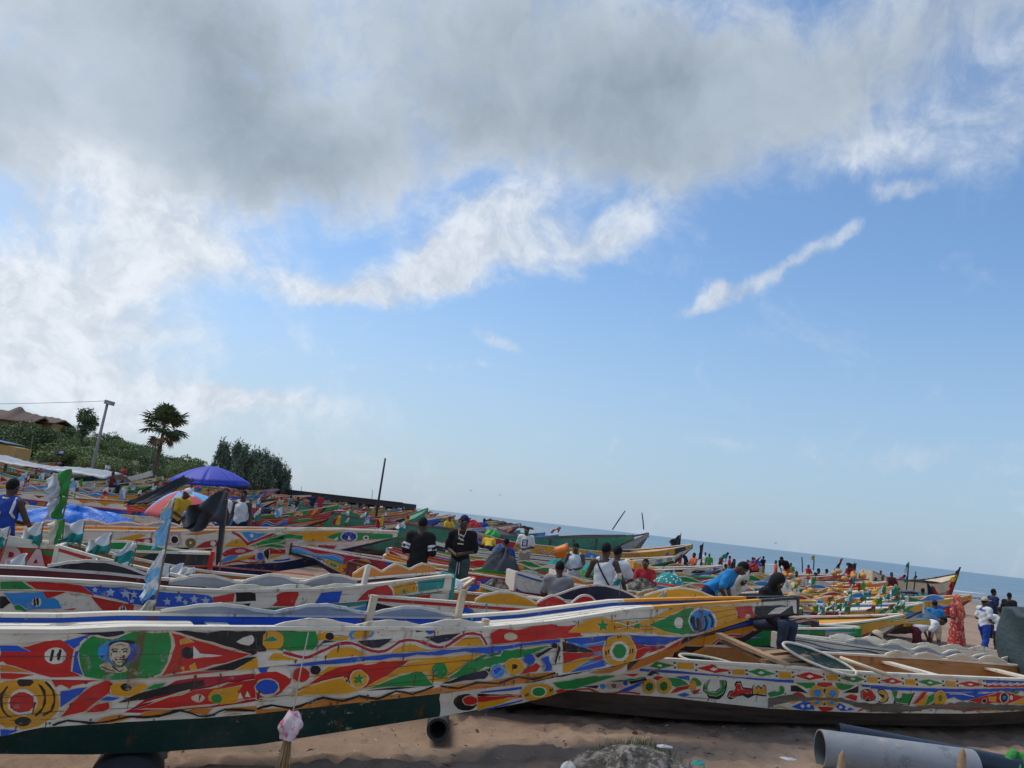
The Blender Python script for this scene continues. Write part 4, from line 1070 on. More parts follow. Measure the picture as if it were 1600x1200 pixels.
1 navy 822,21 833,26 847,31 860,36 871,40 876,31 874,26 870,22 848,22
1 black 740,24 768,25 799,20 770,20
1 cream 660,100 680,100 706,100 735,100 770,99 807,98 841,97 875,96 902,96 904,79 889,78 872,78 857,83 842,88 828,87 815,85 801,88 788,91 775,89 763,88 750,88 738,90 723,89 707,89 683,92 662,96
1 blue 660,100 680,100 706,100 736,100 770,98 807,97 841,96 875,95 902,95 903,80 889,79 871,79 857,84 842,89 828,88 815,86 801,89 788,92 775,90 763,89 750,89 738,91 723,90 707,90 683,93 662,97
1 black 642,8 647,11 655,13 663,7 673,2 681,4 688,10 687,14 680,9 672,6 663,12 654,18 646,16 641,13
1 black 688,10 694,15 701,18 710,12 720,5 728,9 735,13 734,18 727,14 720,10 710,16 700,23 693,20 687,14
1 black 735,13 745,7 755,2 764,8 772,15 782,10 792,4 792,8 782,14 772,20 763,13 755,6 745,12 734,18
1 black 792,4 804,9 814,15 813,19 803,13 792,8
1 cream 513,1 517,9 522,16 528,20 534,21 539,16 542,9 536,4 529,0 520,0
1 orange 513,1 517,8 522,15 529,19 534,20 539,15 542,10 536,5 529,1 520,1
1 cream 545,5 547,14 551,22 556,24 563,24 568,24 573,23 568,16 561,9 553,6
1 orange 545,6 547,13 551,21 556,23 563,23 568,23 573,23 568,17 561,10 552,7
1 cream 582,16 590,24 605,19 600,5
1 orange 582,16 590,23 604,19 600,6
1 cream 614,9 620,19 641,17 642,4
1 orange 614,10 620,18 641,17 642,5
1 black 488,2 492,7 497,10 505,7 513,2 520,2 526,3 526,8 519,6 513,7 504,11 497,15 491,11 487,6
1 black 526,3 533,7 540,11 546,10 552,8 558,8 564,9 563,14 557,12 551,12 546,15 539,16 533,12 526,8
1 black 564,9 571,16 578,20 586,13 594,5 600,3 606,4 605,9 600,8 594,9 586,17 577,24 570,20 563,14
1 black 606,4 609,10 614,14 627,10 640,5 640,9 627,15 614,19 608,14 605,9
1 cream 821,17 845,17 875,17 900,19 923,21 945,17 963,12 966,0 945,0 920,0 895,0 870,0 844,0 824,1
1 orange 821,16 845,16 875,16 900,18 923,20 945,16 962,11 965,0 945,0 920,0 895,0 870,0 844,0 824,1
1 cream 899,95 926,99 950,100 957,100 963,100 964,90 939,90 917,90 909,87 902,85
1 blue 900,94 926,98 950,100 957,100 962,100 963,91 939,91 917,91 908,88 902,86
1 cream 885,73 887,79 887,86 899,86 914,85 932,86 950,85 936,74 919,64 905,58 894,54 886,51 878,48 861,40 843,33 834,32 826,34 835,49 848,64 869,70
1 green 886,72 888,78 888,85 899,84 914,84 933,84 950,85 935,75 919,65 905,59 894,55 886,53 878,50 861,41 843,34 834,33 827,34 836,48 848,63 869,69
1 cream 822,24 832,31 846,37 860,41 871,43 876,33 874,27 871,23 849,23
1 navy 822,24 832,29 846,36 860,40 871,42 875,33 874,28 871,24 848,24
1 cream 896,35 895,27 893,21 889,19 885,20 881,24 877,31 876,39 876,46 878,52 882,54 886,53 891,49 894,42
1 skyblue 895,35 894,28 892,23 889,21 885,21 881,25 878,31 877,38 877,45 879,50 882,53 886,52 890,48 893,42
1 cream 878,41 886,49 892,41 883,27
1 blue 879,41 886,48 891,41 883,28
1 cream 919,41 918,33 915,26 910,23 905,25 899,29 895,37 893,46 894,55 896,61 901,64 907,63 912,58 917,50
1 gold 918,42 917,34 915,28 910,25 905,26 900,31 896,38 894,46 894,54 897,60 902,62 907,61 912,57 916,50
1 black 910,43 909,41 909,39 907,38 906,38 904,39 903,42 903,44 903,47 904,49 905,50 906,49 908,48 909,46
1 blue 932,55 931,50 930,46 927,44 924,45 921,48 918,53 917,59 917,64 919,68 922,70 925,70 928,66 930,61
1 cream 914,25 934,48 940,36 936,23
1 red 914,25 934,47 940,36 936,24
1 cream 939,55 949,61 953,45 956,31 957,24 957,19 946,20 946,28 946,37 943,46
1 blue 939,55 949,60 952,45 956,31 956,24 957,20 946,21 947,28 947,37 943,47
1 black 960,83 960,80 959,77 957,76 956,77 954,78 952,81 952,85 952,88 953,90 954,91 956,91 958,89 959,86
1 black 931,64 948,79 954,78 935,58
1 black 960,92 962,84 965,75 963,54 961,32 960,37 959,43 960,55 961,69 961,82
1 black 821,16 830,10 843,5 853,9 863,13 875,10 888,6 888,10 875,14 862,17 852,13 842,9 830,14 821,19
1 black 888,6 900,12 912,18 922,12 934,4 950,6 963,9 962,14 949,10 934,9 922,16 911,22 899,16 888,10
1 cream 968,98 1043,100 1046,70 1038,77 1029,83 1013,79 995,77 980,87
1 blue 968,98 1043,100 1045,71 1038,78 1029,84 1013,80 995,78 980,88
1 cream 966,93 1026,48 970,63
1 black 967,92 1026,48 971,64
1 cream 970,63 1026,48 973,31
1 red 970,62 1026,48 973,32
1 cream 973,31 1026,44 981,4 975,6
1 gold 973,30 1026,44 981,6 975,7
1 cream 1002,72 1026,72 1029,51 1015,55
1 red 1003,72 1026,71 1028,52 1015,56
1 cream 1010,30 1024,42 1029,45 1030,27
1 red 1010,30 1024,41 1029,44 1029,28
1 cream 984,4 996,12 1010,20 1023,23 1033,25 1037,6 1026,4 1012,1 997,2
1 blue 984,4 996,11 1011,19 1023,22 1033,24 1036,7 1026,5 1012,3 997,3
1 cream 1068,100 1163,90 1131,36 1081,64
1 blue 1068,100 1162,91 1131,40 1081,65
1 cream 1077,39 1084,44 1092,48 1101,44 1108,36 1099,16 1090,4 1086,3 1082,4
1 red 1078,38 1084,42 1092,46 1101,42 1108,36 1098,18 1090,6 1086,4 1082,5
1 cream 1111,0 1131,19 1146,23 1125,0
1 gold 1112,0 1132,16 1145,23 1125,0
1 cream 1126,0 1161,68 1154,0 1112,0
1 red 1127,0 1161,64 1153,0 1112,0
1 black 1163,81 1210,0 1178,0 1156,0
1 cream 1082,38 1081,7 1074,0 1064,0 1052,0 1040,7 1031,29 1027,54 1028,77 1034,95 1044,100 1056,100 1068,92 1077,69
1 gold 1080,39 1079,11 1073,0 1063,0 1052,0 1041,10 1033,31 1029,53 1030,75 1035,91 1044,100 1056,99 1067,89 1075,67
1 white 1069,42 1069,26 1065,15 1060,11 1053,14 1046,23 1041,36 1039,51 1039,64 1043,75 1048,79 1055,78 1062,71 1067,58
1 green 1065,43 1064,32 1062,24 1058,21 1053,23 1049,29 1045,39 1043,49 1044,59 1046,67 1050,70 1055,69 1059,64 1063,55
1 black 1035,46 1035,43 1035,40 1034,39 1034,39 1033,41 1033,43 1032,47 1032,50 1032,53 1033,54 1033,54 1034,53 1034,50
1 black 1038,50 1038,47 1038,44 1038,43 1037,43 1037,45 1036,47 1036,51 1036,54 1036,57 1036,58 1037,58 1037,56 1038,54
1 black 1072,40 1072,36 1072,32 1072,31 1071,31 1071,33 1070,36 1070,40 1070,44 1070,48 1070,49 1071,49 1071,47 1072,44
1 black 1076,41 1076,37 1076,34 1076,32 1075,32 1074,35 1074,38 1074,42 1073,46 1074,50 1074,51 1074,51 1075,49 1076,46
1 black 1050,92 1050,91 1050,90 1049,89 1048,89 1048,90 1048,91 1047,93 1047,94 1048,95 1048,96 1049,95 1049,95 1050,94
1 black 1054,93 1054,91 1053,90 1053,90 1052,90 1052,91 1051,92 1051,93 1051,94 1051,95 1052,96 1052,96 1053,95 1053,94
0 white 822,100 840,100 864,100 903,100 959,92 1019,98 1071,93 1078,0 1037,0 992,1 960,0 930,0 898,0 872,5 856,4 844,0 837,0 831,0
0 black 871,40 871,23 868,12 863,8 856,12 849,22 844,38 841,55 841,71 844,82 850,87 856,84 863,74 868,58
0 cream 871,47 871,37 869,30 865,28 861,30 856,37 853,47 851,57 851,67 853,74 857,77 861,75 865,68 869,58
0 red 870,48 870,39 868,34 865,32 861,34 857,40 854,48 852,57 852,65 854,71 857,73 861,71 865,65 868,57
0 cream 868,88 923,86 922,70 872,78
0 blue 868,87 922,85 922,72 872,80
0 black 867,81 921,46 868,66
0 cream 868,68 925,45 927,29 871,39
0 red 868,66 924,44 927,30 871,40
0 cream 871,38 923,41 903,16 874,3
0 gold 871,37 923,40 902,18 874,4
0 cream 878,4 929,21 930,10 892,0
0 blue 878,4 928,20 929,12 891,0
0 cream 972,12 972,0 965,0 956,0 945,0 935,10 927,34 922,58 923,78 928,91 937,93 948,84 959,65 968,39
0 gold 971,14 970,0 964,0 956,0 946,0 935,13 928,35 923,57 924,76 929,87 937,88 948,80 958,62 967,38
0 white 959,28 959,17 957,10 953,9 947,14 942,23 938,36 936,49 936,61 938,68 943,69 948,65 953,55 957,42
0 green 957,30 957,21 955,15 952,14 948,18 943,26 940,36 938,48 938,57 940,63 943,64 947,61 952,53 955,42
0 black 932,38 932,34 932,31 932,29 931,30 931,32 930,36 930,40 930,44 930,47 930,49 930,49 931,46 931,43
0 black 934,39 934,35 934,32 934,30 934,30 933,33 933,36 932,41 932,45 932,48 932,50 932,49 933,47 934,44
0 black 965,30 965,25 965,22 965,20 964,20 964,23 963,27 963,31 962,36 962,39 962,41 963,40 964,38 964,34
0 black 967,33 967,28 967,25 967,23 967,23 966,26 965,30 965,34 965,39 965,42 965,44 965,44 966,41 966,37
0 cream 972,24 980,27 994,0 975,3
0 red 972,23 981,25 994,0 976,5
0 cream 962,69 987,69 1015,63 1038,43 1058,13 1060,0 1043,0 1021,0 1001,0 983,15 972,42
0 green 963,68 988,66 1016,60 1039,40 1058,12 1059,0 1042,0 1021,0 1000,0 983,17 972,44
0 cream 1013,90 1030,99 1050,100 1063,100 1074,100 1073,100 1072,89 1062,63 1047,47 1028,69
0 orange 1013,90 1031,95 1050,100 1063,100 1073,100 1072,100 1071,93 1062,67 1047,52 1028,72'''
ART['B'] = '''2 cream 1074,25 1064,98 1039,59 1058,4
2 green 1073,26 1064,93 1039,58 1058,9
2 white 1063,45 1059,65 1055,46 1058,28
2 cream 1008,48 986,98 956,39 979,3
2 red 1008,48 986,94 956,39 979,8
2 white 988,44 983,67 976,48 982,28
2 cream 932,46 914,83 887,43 909,2
2 green 932,46 914,79 888,43 909,6
2 white 916,41 911,60 905,44 910,27
2 cream 1036,89 1013,98 1010,28 1033,23
2 gold 1035,87 1013,94 1010,31 1033,27
2 cream 956,62 936,67 934,9 954,7
2 gold 956,60 936,64 935,12 954,10
2 cream 885,71 866,71 864,14 882,12
2 gold 884,69 866,68 864,16 882,15
2 black 1037,86 1037,78 1038,74 1040,76 1041,84 1040,91 1039,95 1038,93
2 black 1036,34 1036,26 1037,22 1038,25 1039,32 1039,40 1038,43 1036,41
2 black 1006,80 1007,73 1008,69 1009,71 1010,78 1010,86 1009,90 1007,87
2 black 1006,25 1006,18 1007,14 1009,16 1009,23 1009,30 1008,34 1006,32
2 black 958,72 958,65 960,61 961,63 962,70 962,78 960,81 959,79
2 black 956,22 957,15 958,11 960,13 960,20 960,27 959,31 957,29
2 black 931,59 932,51 933,48 935,50 935,57 935,64 934,67 932,65
2 black 930,19 930,12 932,8 933,11 934,17 934,25 932,28 931,26
2 black 885,63 885,57 887,53 888,55 889,62 889,69 887,72 886,70
2 black 884,22 884,15 886,12 887,14 888,21 888,28 886,31 885,29
2 cream 860,36 836,85 809,44 833,0
2 red 859,36 836,81 810,44 833,3
2 white 840,38 835,58 828,42 834,24
2 cream 785,46 764,87 741,50 761,12
2 green 785,46 764,83 741,50 761,16
2 white 768,47 764,63 758,49 762,34
2 cream 716,46 695,83 672,41 692,10
2 red 716,46 695,79 672,41 692,15
2 white 699,44 694,59 688,44 693,31
2 cream 885,69 864,68 862,5 882,1
2 gold 884,67 865,65 863,8 881,4
2 cream 810,70 790,73 787,17 806,13
2 gold 809,68 790,70 788,20 806,16
2 cream 739,76 721,76 718,23 737,23
2 gold 739,73 721,73 719,26 737,26
2 cream 672,72 652,66 650,7 669,14
2 gold 671,69 652,63 651,11 669,17
2 black 860,67 861,60 862,57 863,59 864,65 864,72 863,75 861,73
2 black 858,22 859,15 860,12 861,14 862,20 862,27 860,31 859,28
2 black 811,72 811,66 812,62 814,64 814,71 814,78 813,81 812,79
2 black 809,23 809,16 810,13 812,15 812,21 812,28 811,31 810,29
2 black 785,67 786,60 787,56 788,59 789,65 789,72 788,75 786,73
2 black 784,27 784,20 785,17 787,19 788,26 787,32 786,36 785,34
2 black 741,80 741,73 742,70 744,72 745,78 744,85 743,88 742,86
2 black 739,33 739,26 740,23 742,25 743,31 742,38 741,41 740,39
2 black 716,67 716,61 718,57 719,60 720,67 720,73 719,77 717,74
2 black 714,29 715,22 716,19 718,22 719,28 718,35 717,38 715,36
2 black 674,73 674,66 675,63 677,65 678,72 677,80 676,83 674,80
2 black 671,22 672,15 673,12 674,15 675,22 675,29 674,32 672,30
2 black 648,66 648,59 650,55 651,58 652,65 652,73 651,76 649,74
2 black 646,19 646,11 648,8 649,11 650,18 650,26 649,29 647,26
2 cream 648,47 627,83 600,35 624,1
2 green 648,47 627,78 601,35 624,6
2 white 630,41 626,57 619,40 624,26
2 cream 573,34 550,77 522,31 545,0
2 red 573,34 550,72 522,31 545,0
2 white 554,33 548,50 542,33 547,18
2 cream 597,65 577,64 574,0 594,0
2 gold 597,61 578,61 575,0 594,0
2 black 649,72 649,64 650,61 652,64 653,71 652,79 651,82 650,79
2 black 646,15 646,7 647,4 649,7 650,14 650,22 648,25 646,22
2 black 599,61 599,53 600,49 602,52 603,60 603,68 601,72 600,69
2 black 596,13 597,5 598,1 600,4 601,12 600,20 599,24 597,21
2 black 572,64 572,56 573,52 575,55 576,63 576,72 574,76 573,73
2 black 570,14 570,6 571,2 573,5 574,14 574,22 572,26 570,23
2 black 520,83 521,74 522,70 524,73 525,82 525,91 523,96 522,92
2 black 518,19 518,9 519,5 521,9 522,18 522,27 520,31 518,28
2 blue 520,100 436,100 434,64 518,55
2 red 519,36 432,40 431,7 517,0
2 white 514,19 510,28 505,41 502,55 502,65 503,55 502,28 501,42 501,50 500,73 504,68 507,54 511,42 515,33
2 white 502,28 496,32 490,43 486,59 486,71 487,56 486,26 485,39 485,52 485,77 488,72 491,57 497,46 501,42
2 white 486,26 480,29 473,41 470,58 470,71 471,56 469,25 469,39 468,51 468,78 472,71 475,55 481,44 485,39
2 white 469,25 463,29 457,43 454,61 454,75 455,57 453,25 453,41 452,52 452,80 456,74 459,58 464,44 469,39
2 white 453,25 445,42 438,65 439,80 446,58 453,41
1 cream 1085,97 1061,99 1031,100 993,98 946,95 897,96 857,97 856,86 883,87 916,88 946,89 975,91 1003,90 1030,88 1060,87 1084,86
1 blue 1084,96 1061,98 1031,99 993,97 946,94 897,95 857,96 856,87 883,88 916,89 946,91 975,92 1003,92 1030,90 1060,88 1084,87
1 cream 1074,75 1070,95 1066,95 1062,93 1058,87 1055,79 1058,80 1062,82 1065,77 1068,72 1071,72
1 navy 1073,75 1069,94 1066,94 1063,92 1058,86 1055,79 1058,82 1062,83 1065,78 1068,73 1071,74
1 cream 1065,67 1059,77 1050,74 1057,56
1 red 1065,67 1059,75 1050,73 1057,58
1 cream 1046,72 1036,74 1026,73 1017,61 1010,47 1020,41 1029,37 1034,41 1038,50 1043,61
1 green 1045,71 1036,73 1026,72 1017,60 1011,47 1020,43 1029,39 1034,43 1038,51 1042,62
1 cream 1035,78 1015,86 1012,67 1022,71
1 blue 1035,78 1015,85 1013,68 1022,72
1 cream 1036,15 1032,30 1027,45 1018,50 1010,52 1011,45 1012,39 1020,29 1027,20 1032,16
1 red 1036,16 1032,29 1027,43 1018,49 1011,51 1012,45 1013,40 1020,31 1028,22 1032,18
1 cream 1027,11 1016,27 1008,17 1016,6
1 blue 1027,11 1016,25 1008,17 1016,8
1 cream 1058,36 1058,24 1060,13 1063,7 1068,6 1072,11 1075,20 1077,32 1077,45 1075,56 1072,62 1067,63 1063,58 1060,49
1 gold 1059,36 1059,24 1060,14 1064,8 1068,8 1072,12 1075,21 1076,33 1076,45 1075,54 1071,60 1067,61 1064,57 1060,48
1 cream 1036,43 1036,29 1038,17 1042,10 1047,9 1052,15 1056,25 1058,38 1058,52 1055,63 1051,70 1047,71 1042,66 1038,56
1 gold 1037,42 1037,29 1039,19 1042,12 1047,11 1051,16 1055,26 1057,38 1057,51 1055,62 1051,68 1047,69 1042,65 1039,55
1 green 1062,36 1062,29 1063,23 1065,19 1067,19 1070,21 1071,27 1072,33 1072,40 1071,46 1069,50 1067,50 1065,48 1063,42
1 green 1042,41 1042,34 1043,27 1045,23 1048,23 1050,26 1052,32 1053,39 1053,47 1052,53 1050,57 1047,58 1045,55 1043,49
1 black 1067,35 1062,31 1062,25
1 black 1067,35 1072,38 1072,44
1 black 1067,35 1065,20 1067,19
1 black 1067,35 1069,49 1067,50
1 black 1067,35 1070,23 1072,29
1 black 1067,35 1064,46 1062,40
1 black 1047,40 1042,37 1043,31
1 black 1047,40 1053,44 1052,50
1 black 1047,40 1045,26 1048,25
1 black 1047,40 1050,55 1047,55
1 black 1047,40 1050,29 1052,35
1 black 1047,40 1044,51 1043,46
1 cream 1012,72 1009,79 1005,82 1001,77 997,69 995,60 995,52 1002,48 1009,50 1011,61
1 green 1011,72 1009,78 1005,80 1001,75 997,68 995,60 996,53 1002,50 1008,52 1011,61
1 gold 1002,53 1002,45 1002,38 1004,34 1007,33 1009,36 1011,43 1012,51 1012,59 1011,66 1010,70 1007,70 1005,67 1003,61
1 cream 1009,35 995,43 997,25 1003,20
1 red 1008,34 995,43 998,27 1003,22
1 black 983,78 987,72 992,62 992,49 990,35 985,23 980,14 974,11 969,11 964,17 959,27 957,41 957,56 959,71 960,83 970,80 968,67 967,54 969,46 972,39 976,36 980,36 984,41 986,50 985,64
1 cream 983,75 987,69 990,60 990,49 989,38 985,29 980,23 975,21 970,22 965,27 961,34 960,44 960,55 960,69 961,81 968,79 967,66 966,53 967,44 970,37 975,34 980,34 983,40 986,48 985,61
1 green 983,74 986,68 989,59 990,49 988,39 985,30 980,24 975,22 970,24 966,28 962,35 960,44 960,55 961,69 962,80 968,79 966,66 965,53 967,43 970,36 975,32 980,33 984,39 986,48 985,62
1 black 954,22 953,33 952,44 946,49 939,51 943,57 946,65 946,71 945,76 941,78 938,79 933,60 916,59 913,36 922,22 926,30 931,35 938,27 945,19 950,20
1 cream 953,25 952,33 950,41 944,45 938,47 941,54 944,63 944,68 943,73 940,75 938,75 934,57 919,56 918,42 924,41 932,40 939,32 944,24 949,23
1 red 952,25 951,33 949,40 944,44 938,47 941,55 943,63 944,68 943,72 940,73 938,74 934,55 919,55 918,43 925,43 933,41 939,33 944,26 949,25
1 black 919,66 918,70 917,73 913,64 910,73 905,67 902,76 898,72 894,38 915,38 918,53
1 cream 918,65 918,68 916,70 912,58 910,69 905,59 903,72 899,69 896,43 916,44 917,55
1 gold 918,65 917,67 916,68 912,56 910,68 905,58 902,71 899,68 897,44 915,45 917,55
1 cream 893,50 889,55 884,58 879,58 877,59 877,63 878,70 876,75 873,77 870,74 868,68 867,60 868,51 872,47 876,44 882,39 888,36 892,41
1 green 893,49 889,54 884,57 879,57 876,58 876,64 877,70 876,74 873,75 871,73 869,68 868,60 869,52 872,48 876,45 882,40 888,37 891,42
1 blue 891,96 861,94 858,90 891,90
1 blue 747,100 698,97 697,89 743,92
1 cream 856,90 824,95 819,81 834,72
1 green 856,90 824,94 820,82 835,73
1 cream 819,97 796,99 791,82 798,80 806,79 814,80 820,81
1 red 818,96 797,98 792,83 798,82 806,81 814,81 820,82
1 cream 791,100 777,98 765,96 760,95 756,94 763,83 771,74 778,74 785,79 789,89
1 green 790,99 777,97 765,94 760,94 757,94 763,84 771,75 778,76 785,80 788,90
1 cream 860,79 851,83 829,57 858,59
1 black 860,79 851,82 830,58 858,60
1 cream 856,51 847,61 833,47 847,41
1 red 855,51 847,60 833,47 847,42
1 cream 774,65 750,94 747,69
1 black 773,65 750,93 747,70
1 cream 771,52 760,65 748,59 747,40
1 red 770,52 760,63 748,58 748,41
1 cream 852,8 845,20 836,29 828,31 820,29 813,4 820,0 830,0 842,2
1 blue 852,9 845,18 836,28 828,29 821,28 814,5 821,2 830,0 842,4
1 cream 782,17 777,33 747,8 770,2
1 blue 781,17 776,31 747,9 770,3
1 cream 812,13 807,16 801,17 792,16 782,15 784,7 788,1 795,0 802,0 808,6
1 red 811,13 807,14 801,16 791,15 783,14 785,8 788,2 795,0 802,1 807,7
1 gold 857,22 853,32 838,34 851,20
1 cream 805,64 805,54 808,45 812,39 817,39 823,43 827,51 829,61 829,71 826,80 822,86 817,86 812,83 808,75
1 gold 806,64 806,54 809,46 812,41 817,40 822,44 826,52 828,61 828,71 826,79 822,84 817,85 812,81 808,74
1 skyblue 810,62 810,57 811,52 814,49 816,49 819,51 822,55 823,60 823,66 821,70 819,73 816,73 813,71 811,67
1 cream 780,66 780,55 782,46 787,41 792,40 798,44 802,52 804,63 804,74 802,82 798,88 792,89 786,85 782,76
1 gold 780,66 781,56 783,47 787,42 792,42 797,46 801,53 804,63 804,73 801,81 797,86 792,87 787,83 783,76
1 skyblue 784,64 784,58 786,54 788,51 791,51 794,53 797,57 798,62 798,67 796,72 794,75 791,75 788,73 786,69
1 cream 803,30 803,24 806,19 810,16 815,15 819,18 823,22 824,28 824,34 822,39 818,42 813,43 808,40 805,36
1 gold 804,30 804,25 806,20 810,17 815,17 819,19 822,23 824,28 823,33 821,38 817,41 813,41 808,39 805,35
1 skyblue 809,29 810,27 811,25 812,23 814,23 816,24 817,26 818,28 818,31 817,33 815,34 813,35 812,34 810,32
1 cream 778,31 778,25 781,20 785,17 790,16 795,19 799,23 801,29 800,35 798,40 793,43 788,44 783,42 780,37
1 gold 778,31 779,26 782,21 786,18 790,18 795,20 798,24 800,29 799,34 797,39 793,42 788,42 784,40 780,36
1 skyblue 785,30 785,28 786,26 788,24 790,24 792,25 793,27 794,30 794,32 792,34 791,36 789,36 787,35 785,33
1 white 823,17 823,14 823,12 824,11 826,11 827,12 828,13 829,16 829,18 828,20 827,22 826,22 824,21 823,19
1 white 832,14 832,11 832,9 833,8 835,8 836,9 837,11 838,13 838,16 837,18 836,19 835,19 833,18 832,16
1 white 769,17 769,14 770,12 771,11 772,11 774,12 775,14 775,16 775,19 775,21 774,22 772,22 771,21 770,19
1 white 758,14 758,12 759,10 760,8 761,8 763,9 764,11 764,14 764,17 764,19 762,20 761,20 760,19 758,17
1 black 808,75 804,78 804,58
1 black 803,22 802,32 798,21
1 black 744,75 739,83 732,85 724,78 718,67 715,55 716,45 721,41 727,41 734,43 740,48 743,62
1 cream 742,72 740,78 738,81 734,78 732,75 731,79 728,84 723,78 719,68 718,57 718,48 721,44 725,45 728,53 729,59 730,54 732,46 735,45 739,49 741,60
1 red 741,72 740,77 738,80 735,76 732,73 730,78 728,82 724,77 720,67 718,57 719,49 721,45 724,46 727,53 729,60 731,54 732,48 735,47 738,50 740,61
1 black 715,83 711,85 705,85 699,78 695,68 692,55 693,44 696,38 701,35 706,38 710,42 702,54 707,60 712,68 714,76
1 cream 713,80 709,82 705,82 701,76 696,67 694,56 695,47 698,41 702,39 705,40 708,44 704,50 700,55 701,60 701,64 712,70
1 gold 712,80 709,81 706,81 701,75 697,66 695,56 695,47 698,43 702,40 705,42 707,44 703,49 700,54 700,60 701,64 711,71
1 black 694,87 679,86 679,55 675,52 670,52 659,62 647,75 652,29 682,34 681,45 681,58 688,74
1 cream 692,84 680,83 680,59 670,49 669,70 650,74 654,33 666,36 678,40 681,48 684,58 688,71
1 green 691,84 681,82 680,58 670,48 669,69 650,73 654,35 666,37 678,41 681,48 683,58 687,71
1 mud 891,34 874,41 855,48 842,47 828,45 803,47 775,48 758,43 740,37 718,36 691,34 657,29 628,25 627,11 661,8 696,6 717,11 738,18 760,29 784,37 808,36 827,32 841,30 854,26 873,16 889,6
1 gold 879,1 875,5 869,8 861,2 854,0 853,0 860,6 869,12 876,9 880,4
1 red 740,4 736,9 731,13 726,9 720,4 714,5 708,8 709,11 715,9 720,7 726,12 731,17 737,13 741,7
1 red 708,8 702,8 696,8 697,11 702,11 709,11
1 green 730,15 713,16 717,9
1 cream 730,98 692,96 642,93 597,92 552,93 490,96 434,99 432,84 488,81 550,77 596,78 641,80 690,83 728,86
1 blue 729,97 692,94 642,92 597,91 552,91 490,95 434,97 433,85 488,82 550,79 596,79 641,81 690,84 728,87
1 cream 647,35 634,80 624,81 634,38
1 red 646,36 633,78 625,80 634,40
1 cream 641,32 628,62 622,72 623,25
1 gold 640,33 628,61 622,71 624,26
1 cream 624,25 622,66 606,80 611,42
1 green 624,26 621,64 607,79 612,44
1 red 617,26 609,40 599,26
1 cream 594,78 575,80 550,80 520,81 493,80 510,68 528,58 542,51 554,47 564,52 573,57 580,56 586,54
1 blue 594,78 575,78 550,79 520,80 493,80 510,70 529,60 542,53 554,49 564,53 573,59 580,57 586,55
1 white 582,71 572,72 558,72 544,67 533,62 533,65 544,70 559,75 572,75 583,74
1 white 527,76 522,76 516,75 510,77 505,78 505,81 510,80 516,79 522,79 528,79
1 cream 545,47 529,58 511,68 497,76 485,81 479,39 502,39 523,40 535,43
1 red 544,47 529,56 511,67 497,74 485,80 480,40 502,41 523,41 535,44
1 cream 586,57 586,44 588,34 592,28 598,28 604,33 608,43 611,56 611,69 609,79 605,85 599,85 594,79 589,69
1 gold 587,57 587,45 589,35 593,30 598,30 603,35 608,44 610,56 610,68 608,77 604,83 599,83 594,78 590,68
1 green 595,58 595,53 595,49 596,46 598,46 600,48 602,53 603,58 603,63 602,68 601,70 599,70 598,68 596,63
1 cream 507,48 507,44 508,40 510,38 512,38 514,40 516,44 517,49 517,53 516,57 514,59 512,59 510,57 508,53
1 navy 508,48 508,45 509,42 510,40 512,41 514,42 515,45 516,48 516,52 515,55 514,56 512,56 511,55 509,52
1 cream 507,64 490,64 488,41 501,47
1 gold 507,63 491,63 488,42 501,48
1 cream 490,83 483,86 474,87 463,80 451,71 438,68 426,66 435,52 447,40 458,34 467,32 475,35 482,39
1 red 489,82 483,84 474,85 463,78 451,70 437,66 426,66 436,54 448,42 458,36 467,33 475,36 482,40
1 cream 463,59 462,49 464,41 468,37 472,37 477,42 481,50 483,60 483,70 482,77 478,82 474,82 469,77 465,69
1 navy 465,59 465,51 466,45 469,41 472,41 476,45 479,52 480,60 481,68 480,74 477,77 473,77 470,74 467,67
1 skyblue 469,59 469,56 470,53 471,51 473,51 474,53 476,56 476,59 477,63 476,66 475,68 473,68 471,66 470,63
1 white 455,60 454,56 455,53 456,51 458,51 460,53 461,56 462,60 462,64 462,67 460,69 459,69 457,67 456,64
1 cream 461,79 454,92 442,81 449,70
1 green 461,80 454,91 443,81 450,72
1 cream 449,43 425,63 420,28 451,34
1 gold 448,42 426,62 421,29 451,34
1 mud 722,34 692,29 652,25 602,35 553,45 520,41 487,33 450,28 421,25 418,4 480,9 542,13 582,17 616,19 642,12 667,4 696,5 719,7
1 red 590,20 581,22 569,22 559,15 549,8 538,11 527,14 528,18 539,14 549,11 559,18 569,25 581,25 591,23
1 red 527,14 511,13 496,11 497,14 511,16 528,18
1 gold 522,8 510,10 494,10 484,6 477,1 477,5 484,10 495,15 510,14 523,13
1 red 1106,70 1083,79 1091,66
1 green 1124,43 1073,67 1103,45
1 navy 1157,17 1135,25 1138,13
1 skyblue 1126,23 1126,18 1127,15 1129,13 1130,12 1132,14 1133,17 1134,21 1134,26 1133,29 1132,31 1130,32 1128,30 1127,27
1 cream 1126,34 1104,46 1103,21 1123,13
1 palepink 1126,33 1105,44 1103,21 1122,14
1 black 1113,28 1113,25 1113,22 1114,20 1116,20 1117,21 1118,24 1119,27 1119,31 1118,34 1117,35 1116,36 1114,34 1113,32
1 blue 1097,41 1097,37 1098,34 1099,32 1101,32 1102,33 1103,36 1104,40 1104,44 1103,47 1102,49 1100,50 1099,48 1098,45
1 black 1097,46 1075,65 1072,57 1093,39
1 cream 1109,7 1076,56 1079,34 1100,7
1 blue 1109,8 1077,55 1080,35 1100,8
1 crimson 1169,0 1160,5 1148,9 1140,1 1130,0 1115,0 1100,7 1100,12 1116,4 1130,0 1139,6 1148,14 1160,10 1169,3
1 crimson 1100,7 1087,6 1078,3 1078,9 1087,11 1100,12
1 cream 1148,3 1130,0 1100,0 1117,0
1 gold 1148,3 1130,0 1099,0 1117,0'''
